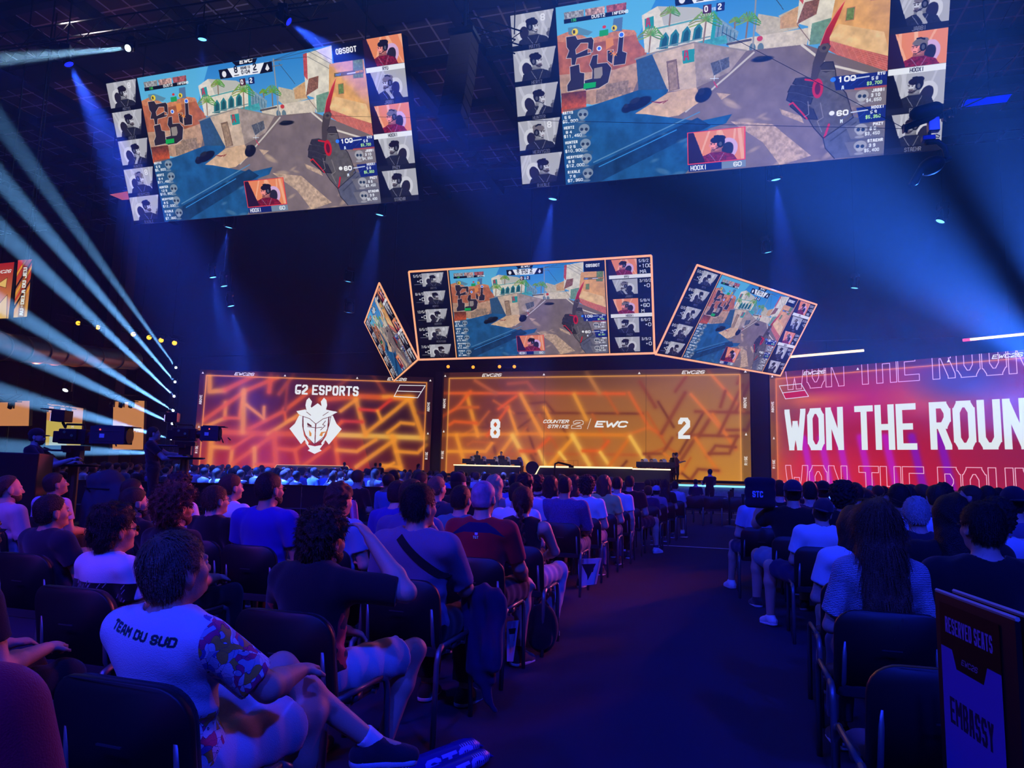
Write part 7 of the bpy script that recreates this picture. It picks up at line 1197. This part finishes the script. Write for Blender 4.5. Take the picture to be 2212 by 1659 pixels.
for k in range(6): figure(FAR[0], 'dark shirted spectator seated near the stage end of the aisle', (-1.75, 18.0+.95*k, 0), rnd.uniform(-8, 8), BLACKC, 'black', 0, 'spectators near the stage end of the aisle')
# ------------------------------------------------------------------ sign, sticks, posts, tape, small things
c = Cv(300, 640, (.02, .02, .03)); c.poly([(0, 128), (62, 128), (82, 178), (218, 178), (238, 128), (300, 128), (300, 640), (0, 640)], c8(92, 84, 190)); c.text('RESERVED SEATS', 30, 84, 46, c8(130, 118, 200), wd=6.4, asp=.20); c.text('EWC26', 108, 158, 17, c8(120, 110, 170), wd=3.4, asp=.7, slant=.3); c.text('EMBASSY', 36, 340, 74, c8(20, 16, 60), wd=10.5, asp=.22); c.poly([(0, 560), (90, 600), (300, 570), (300, 640), (0, 640)], c8(60, 60, 170), tex=.3, seed=3, ts=20)
sm = printed('sign_print', (.02, .02, .025), to_image('reserved_sign', c), 0, 1, 0, 1); 
def imgmat(name, im, rough=.6):
    m = bpy.data.materials.new(name); m.use_nodes = True; nt = m.node_tree; b = nt.nodes['Principled BSDF']; b.inputs['Roughness'].default_value = rough; b.inputs['Specular IOR Level'].default_value = .12; t = nt.nodes.new('ShaderNodeTexImage'); t.image = im; nt.links.new(t.outputs[0], b.inputs['Base Color']); return m
a = EYEP+ray(2019, 1279)*1.98; b = EYEP+ray(2192, 1340)*1.58; zt = (a[2]+b[2])/2; d = V3_(b[0]-a[0], b[1]-a[1], 0); n = np.cross(d, V3_(0, 0, 1)); n /= np.linalg.norm(n); n = -n if n[0] > 0 else n
t = thing('reserved_sign', 'dark standing RESERVED SEATS sign reading EMBASSY at lower right', 'sign', (0, 0, 0)); A0, B0_ = V3_(a[0], a[1], 0), V3_(b[0], b[1], 0)
for k, nm in ((0, 'front_board'), (1, 'rear_board')):
    o = -n*.045*k*1.0; P = [A0+o+V3_(0, 0, zt), B0_+o+V3_(0, 0, zt), B0_+o+V3_(0, 0, .02), A0+o+V3_(0, 0, .02)]; Q = [p-n*.012 for p in P]; MB().add(P+Q, [(3, 2, 1, 0), (4, 5, 6, 7), (0, 1, 5, 4), (1, 2, 6, 5), (2, 3, 7, 6), (3, 0, 4, 7)]).build(nm, BLK, t); e_ = MB().tube([P[0]-n*.006+V3_(0, 0, .004), P[1]-n*.006+V3_(0, 0, .004)], .006, 6); e_.build('pale_top_edge', mat('raw_board_edge', (.55, .48, .40), .7), t)
u = d/np.linalg.norm(d); L = np.linalg.norm(d); q = [A0+u*(L*.08)+n*.003, B0_-u*(L*.16)+n*.003]; panel('poster', [q[0]+V3_(0, 0, zt-.02), q[1]+V3_(0, 0, zt-.02), q[1]+V3_(0, 0, zt-.60), q[0]+V3_(0, 0, zt-.60)], imgmat('sign_poster', bpy.data.images['reserved_sign']), t); MB().box(A0*.5+B0_*.5-n*.03+V3_(0, 0, .012), (.3, .3, .02)).build('foot_plate', BLKM, t)
# inflatable sticks
c = Cv(400, 110, c8(22, 34, 150))
for k in range(9): x = 4+k*10; c.line([(x, 8), (x+9, 100)], 3.2, c8(150, 165, 255)); c.line([(x+9, 8), (x-3, 100)], 2, c8(150, 165, 255))
for k in range(9): x = 305+k*10; c.line([(x, 8), (x+9, 100)], 3.2, c8(150, 165, 255)); c.line([(x+9, 8), (x-3, 100)], 2, c8(150, 165, 255))
c.text('STC', 150, 92, 74, c8(140, 160, 255), wd=17, asp=.62); STK = imgmat('stick_print', to_image('stick_print', c), .25)
def stick(name, a, b, r, label, group, m=None):
    a, b = Vector(a), Vector(b); d = (b-a); n = 14; V, F, UV = [], [], []; sd = d.cross(Vector((0, 0, 1))).normalized() if abs(d.normalized().z) < .9 else Vector((1, 0, 0)); up = sd.cross(d).normalized(); S = [0, .02, .06, .14, .5, .86, .94, .98, 1]
    for s_ in S:
        e = min(s_, 1-s_); k = min(1, .35+e*8)**.8; fl = .12 if e < .01 else 1.0
        for j in range(n): an = 2*math.pi*j/n; V.append(a+d*s_+sd*math.cos(an)*r*(k if fl == 1 else .95)+up*math.sin(an)*r*k*fl*.8)
    F = [(i*n+j, i*n+(j+1) % n, (i+1)*n+(j+1) % n, (i+1)*n+j) for i in range(len(S)-1) for j in range(n)]; t_ = thing('inflatable_stick', label, 'inflatable', (0, 0, 0), 0, group); me = mesh(name, V, F, True); uv = me.uv_layers.new(name='uv')
    for p in me.polygons:
        for li, vi in zip(p.loop_indices, p.vertices): i, j = divmod(vi, n); uv.data[li].uv = (S[i], (math.sin(2*math.pi*j/n)*.5+.5) if True else 0)
    link('tube', me, m or STK, t_); MB().tube([a-d.normalized()*.03, a], .006, 6).build('valve', CHROME, t_); return t_
p, q_ = atZ(815, 1690, .06), atZ(1030, 1606, .06); stick('tube', p, q_, .055, 'blue printed inflatable stick on the floor, the farther of two', 'inflatable sticks on the floor'); p, q_ = atZ(860, 1715, .05), atZ(1052, 1628, .05); stick('tube', p, q_, .05, 'blue printed inflatable stick on the floor, the nearer of two', 'inflatable sticks on the floor')
p, q_ = atY(772, 1118, 5.35), atY(762, 1080, 5.35); c = Cv(300, 90, c8(190, 150, 190))
for k in range(28): x = 4+k*11; c.line([(x, 4), (x+9, 84)], 4, c8(180, 40, 80)); c.line([(x+9, 4), (x, 84)], 2.4, c8(180, 40, 80))
stick('tube', p-V3_(0, 0, .16), q_, .036, 'pink patterned inflatable stick held before the barrier', None, imgmat('pink_stick_print', to_image('pink_stick', c), .3))
# retractable belt posts in the aisle
for k, (x, y, Y) in enumerate([(1576, 1137, 0), (1580, 1123, 0), (1584, 1112, 0), (1606, 1155, 0)]):
    p = atZ(x, y, .02); t = thing('belt_post', 'black belt barrier post at the right side of the aisle, %s from us' % ('second', 'third', 'farthest', 'nearest')[k], 'post', (p[0], p[1], 0), 0, 'belt posts in the aisle'); MB().lathe([(.03, 0), (.17, 0), (.165, .02), (.05, .05), (.03, .06)], n=20).build('base', mat('worn_base_%d' % k, (.10, .08, .075), .5), t); MB().lathe([(.03, .04), (.03, .93), (.035, .94)], n=10).build('pole', BLKM, t); MB().lathe([(.03, .92), (.042, .925), (.042, 1.0), (.02, 1.01)], n=12).build('belt_head', BLK, t)
TAPE = mat('white_floor_tape', (.60, .60, .62), .7)
for (xa, ya, xb, yb, lb) in [(1404, 1177, 1606, 1187, 'nearer white tape line across the aisle floor'), (1484, 1106, 1600, 1111, 'farther white tape line across the aisle floor')]:
    a, b = atZ(xa, ya, .003), atZ(xb, yb, .003); tag(MB().box(((a[0]+b[0])/2, (a[1]+b[1])/2, .004), (b[0]-a[0], .06, .006)).build('floor_tape', TAPE), lb, 'tape', 'tape lines on the aisle floor')
p = atZ(1477, 1160, .01); tag(MB().add([(p[0]-.09, p[1]-.03, .006), (p[0]+.08, p[1]-.05, .006), (p[0]+.10, p[1]+.05, .02), (p[0]-.06, p[1]+.06, .006)], [(0, 1, 2, 3)]).build('paper_scrap', TAPE), 'crumpled white scrap on the aisle floor', 'litter')
# jacket over a chair, bags, cards
t = thing('jacket', 'purple blue hooded jacket hanging off a chair beside the strap man', 'jacket', (-1.36, 4.05, -.10)); b = Sdf()
for k in range(7): a_ = k/6; b.cap((-.07+.030*k, -.02+.02*math.sin(2*k), .80-.02*(k-3)**2*.2), (-.04+.026*k, -.07+.03*math.sin(3*k), .38+.05*math.sin(2.2*k)), .045, .03, .04)
b.cap((.02, -.06, .40), (.10, -.05, .16), .035, .02, .03); b.ell((.0, -.04, .78), (.09, .05, .04), None, .03); link('jacket_body', b.mesh('jacket', .010, lambda f, x, y, z: f+.013*np.sin(70*x+8*z)*np.sin(11*z+20*y+1)), cloth((.03, .02, .075)), t)
t = thing('backpack', 'black backpack on the floor under the aisle chairs', 'bag', (-1.36, 5.55, 0)); b = Sdf(); b.ell((0, 0, .20), (.13, .09, .19), None, .03); b.ell((0, -.07, .14), (.10, .05, .10), None, .02); link('bag_body', b.mesh('bag', .012), cloth(BLACKC), t); MB().tube([(-.05, .0, .37), (0, .0, .43), (.05, 0, .37)], .010, 6).build('handle', BLK, t)
c = Cv(120, 160, c8(170, 170, 190)); c.poly([(20, 30), (100, 30), (60, 130)], c8(30, 30, 50)); c.rect(40, 60, 90, 80, c8(30, 30, 50)); TOTE = imgmat('tote_print', to_image('tote_print', c))
p = atZ(1266, 1240, .25); t = thing('tote_bag', 'white printed tote bag hanging under the purple shirt man chair', 'bag', (0, 0, 0)); P = [V3_(p[0]-.12, p[1]+.1, .40), V3_(p[0]+.16, p[1]-.02, .44), V3_(p[0]+.10, p[1]-.02, .14), V3_(p[0]-.10, p[1]+.1, .09)]; panel('printed_side', P, TOTE, t); slab([Vector(v) for v in P], .05).build('bag_body', mat('white_canvas', (.5, .5, .55), .9), t)
p = atZ(1102, 1388, .22); t = thing('leaflet', 'white and black card hanging beside the red jersey man leg', 'card', (0, 0, 0)); P = [V3_(p[0]-.03, p[1], .36), V3_(p[0]+.06, p[1]-.02, .38), V3_(p[0]+.03, p[1]-.03, .10), V3_(p[0]-.02, p[1], .09)]; panel('printed_side', P, TOTE, t); slab([Vector(v) for v in P], .006).build('card_body', TAPE, t)
p = EYEP+ray(1642, 1064)*7.4; t = thing('cloth_sack', 'dark printed cushion sack held up at the right aisle', 'cushion', (p[0], p[1], 0)); b = Sdf(); b.ell((0, 0, p[2]), (.16, .06, .15), None, .02); b.cap((-.11, 0, p[2]+.11), (.11, 0, p[2]+.11), .05, .05, .03); b.cap((-.11, 0, p[2]-.11), (.11, 0, p[2]-.11), .05, .05, .03)
link('sack', b.mesh('sack', .012), printed('dark_sack_print', (.012, .012, .03), key_image('sic_print', M_SIC), -.16, .16, p[2]-.2, p[2]+.2), t)
# ------------------------------------------------------------------ haze filling the hall
hm = bpy.data.materials.new('stage_haze'); hm.use_nodes = True; nt = hm.node_tree; nt.nodes.clear(); o = nt.nodes.new('ShaderNodeOutputMaterial'); vsn = nt.nodes.new('ShaderNodeVolumeScatter'); vsn.inputs['Density'].default_value = .00125; vsn.inputs['Anisotropy'].default_value = .25; vsn.inputs['Color'].default_value = (.8, .88, 1, 1); nt.links.new(vsn.outputs[0], o.inputs['Volume'])
tag(MB().box((-14, 22, 10), (97, 73, 21)).build('haze', hm), 'thin stage haze filling the hall', 'haze', kind='stuff')
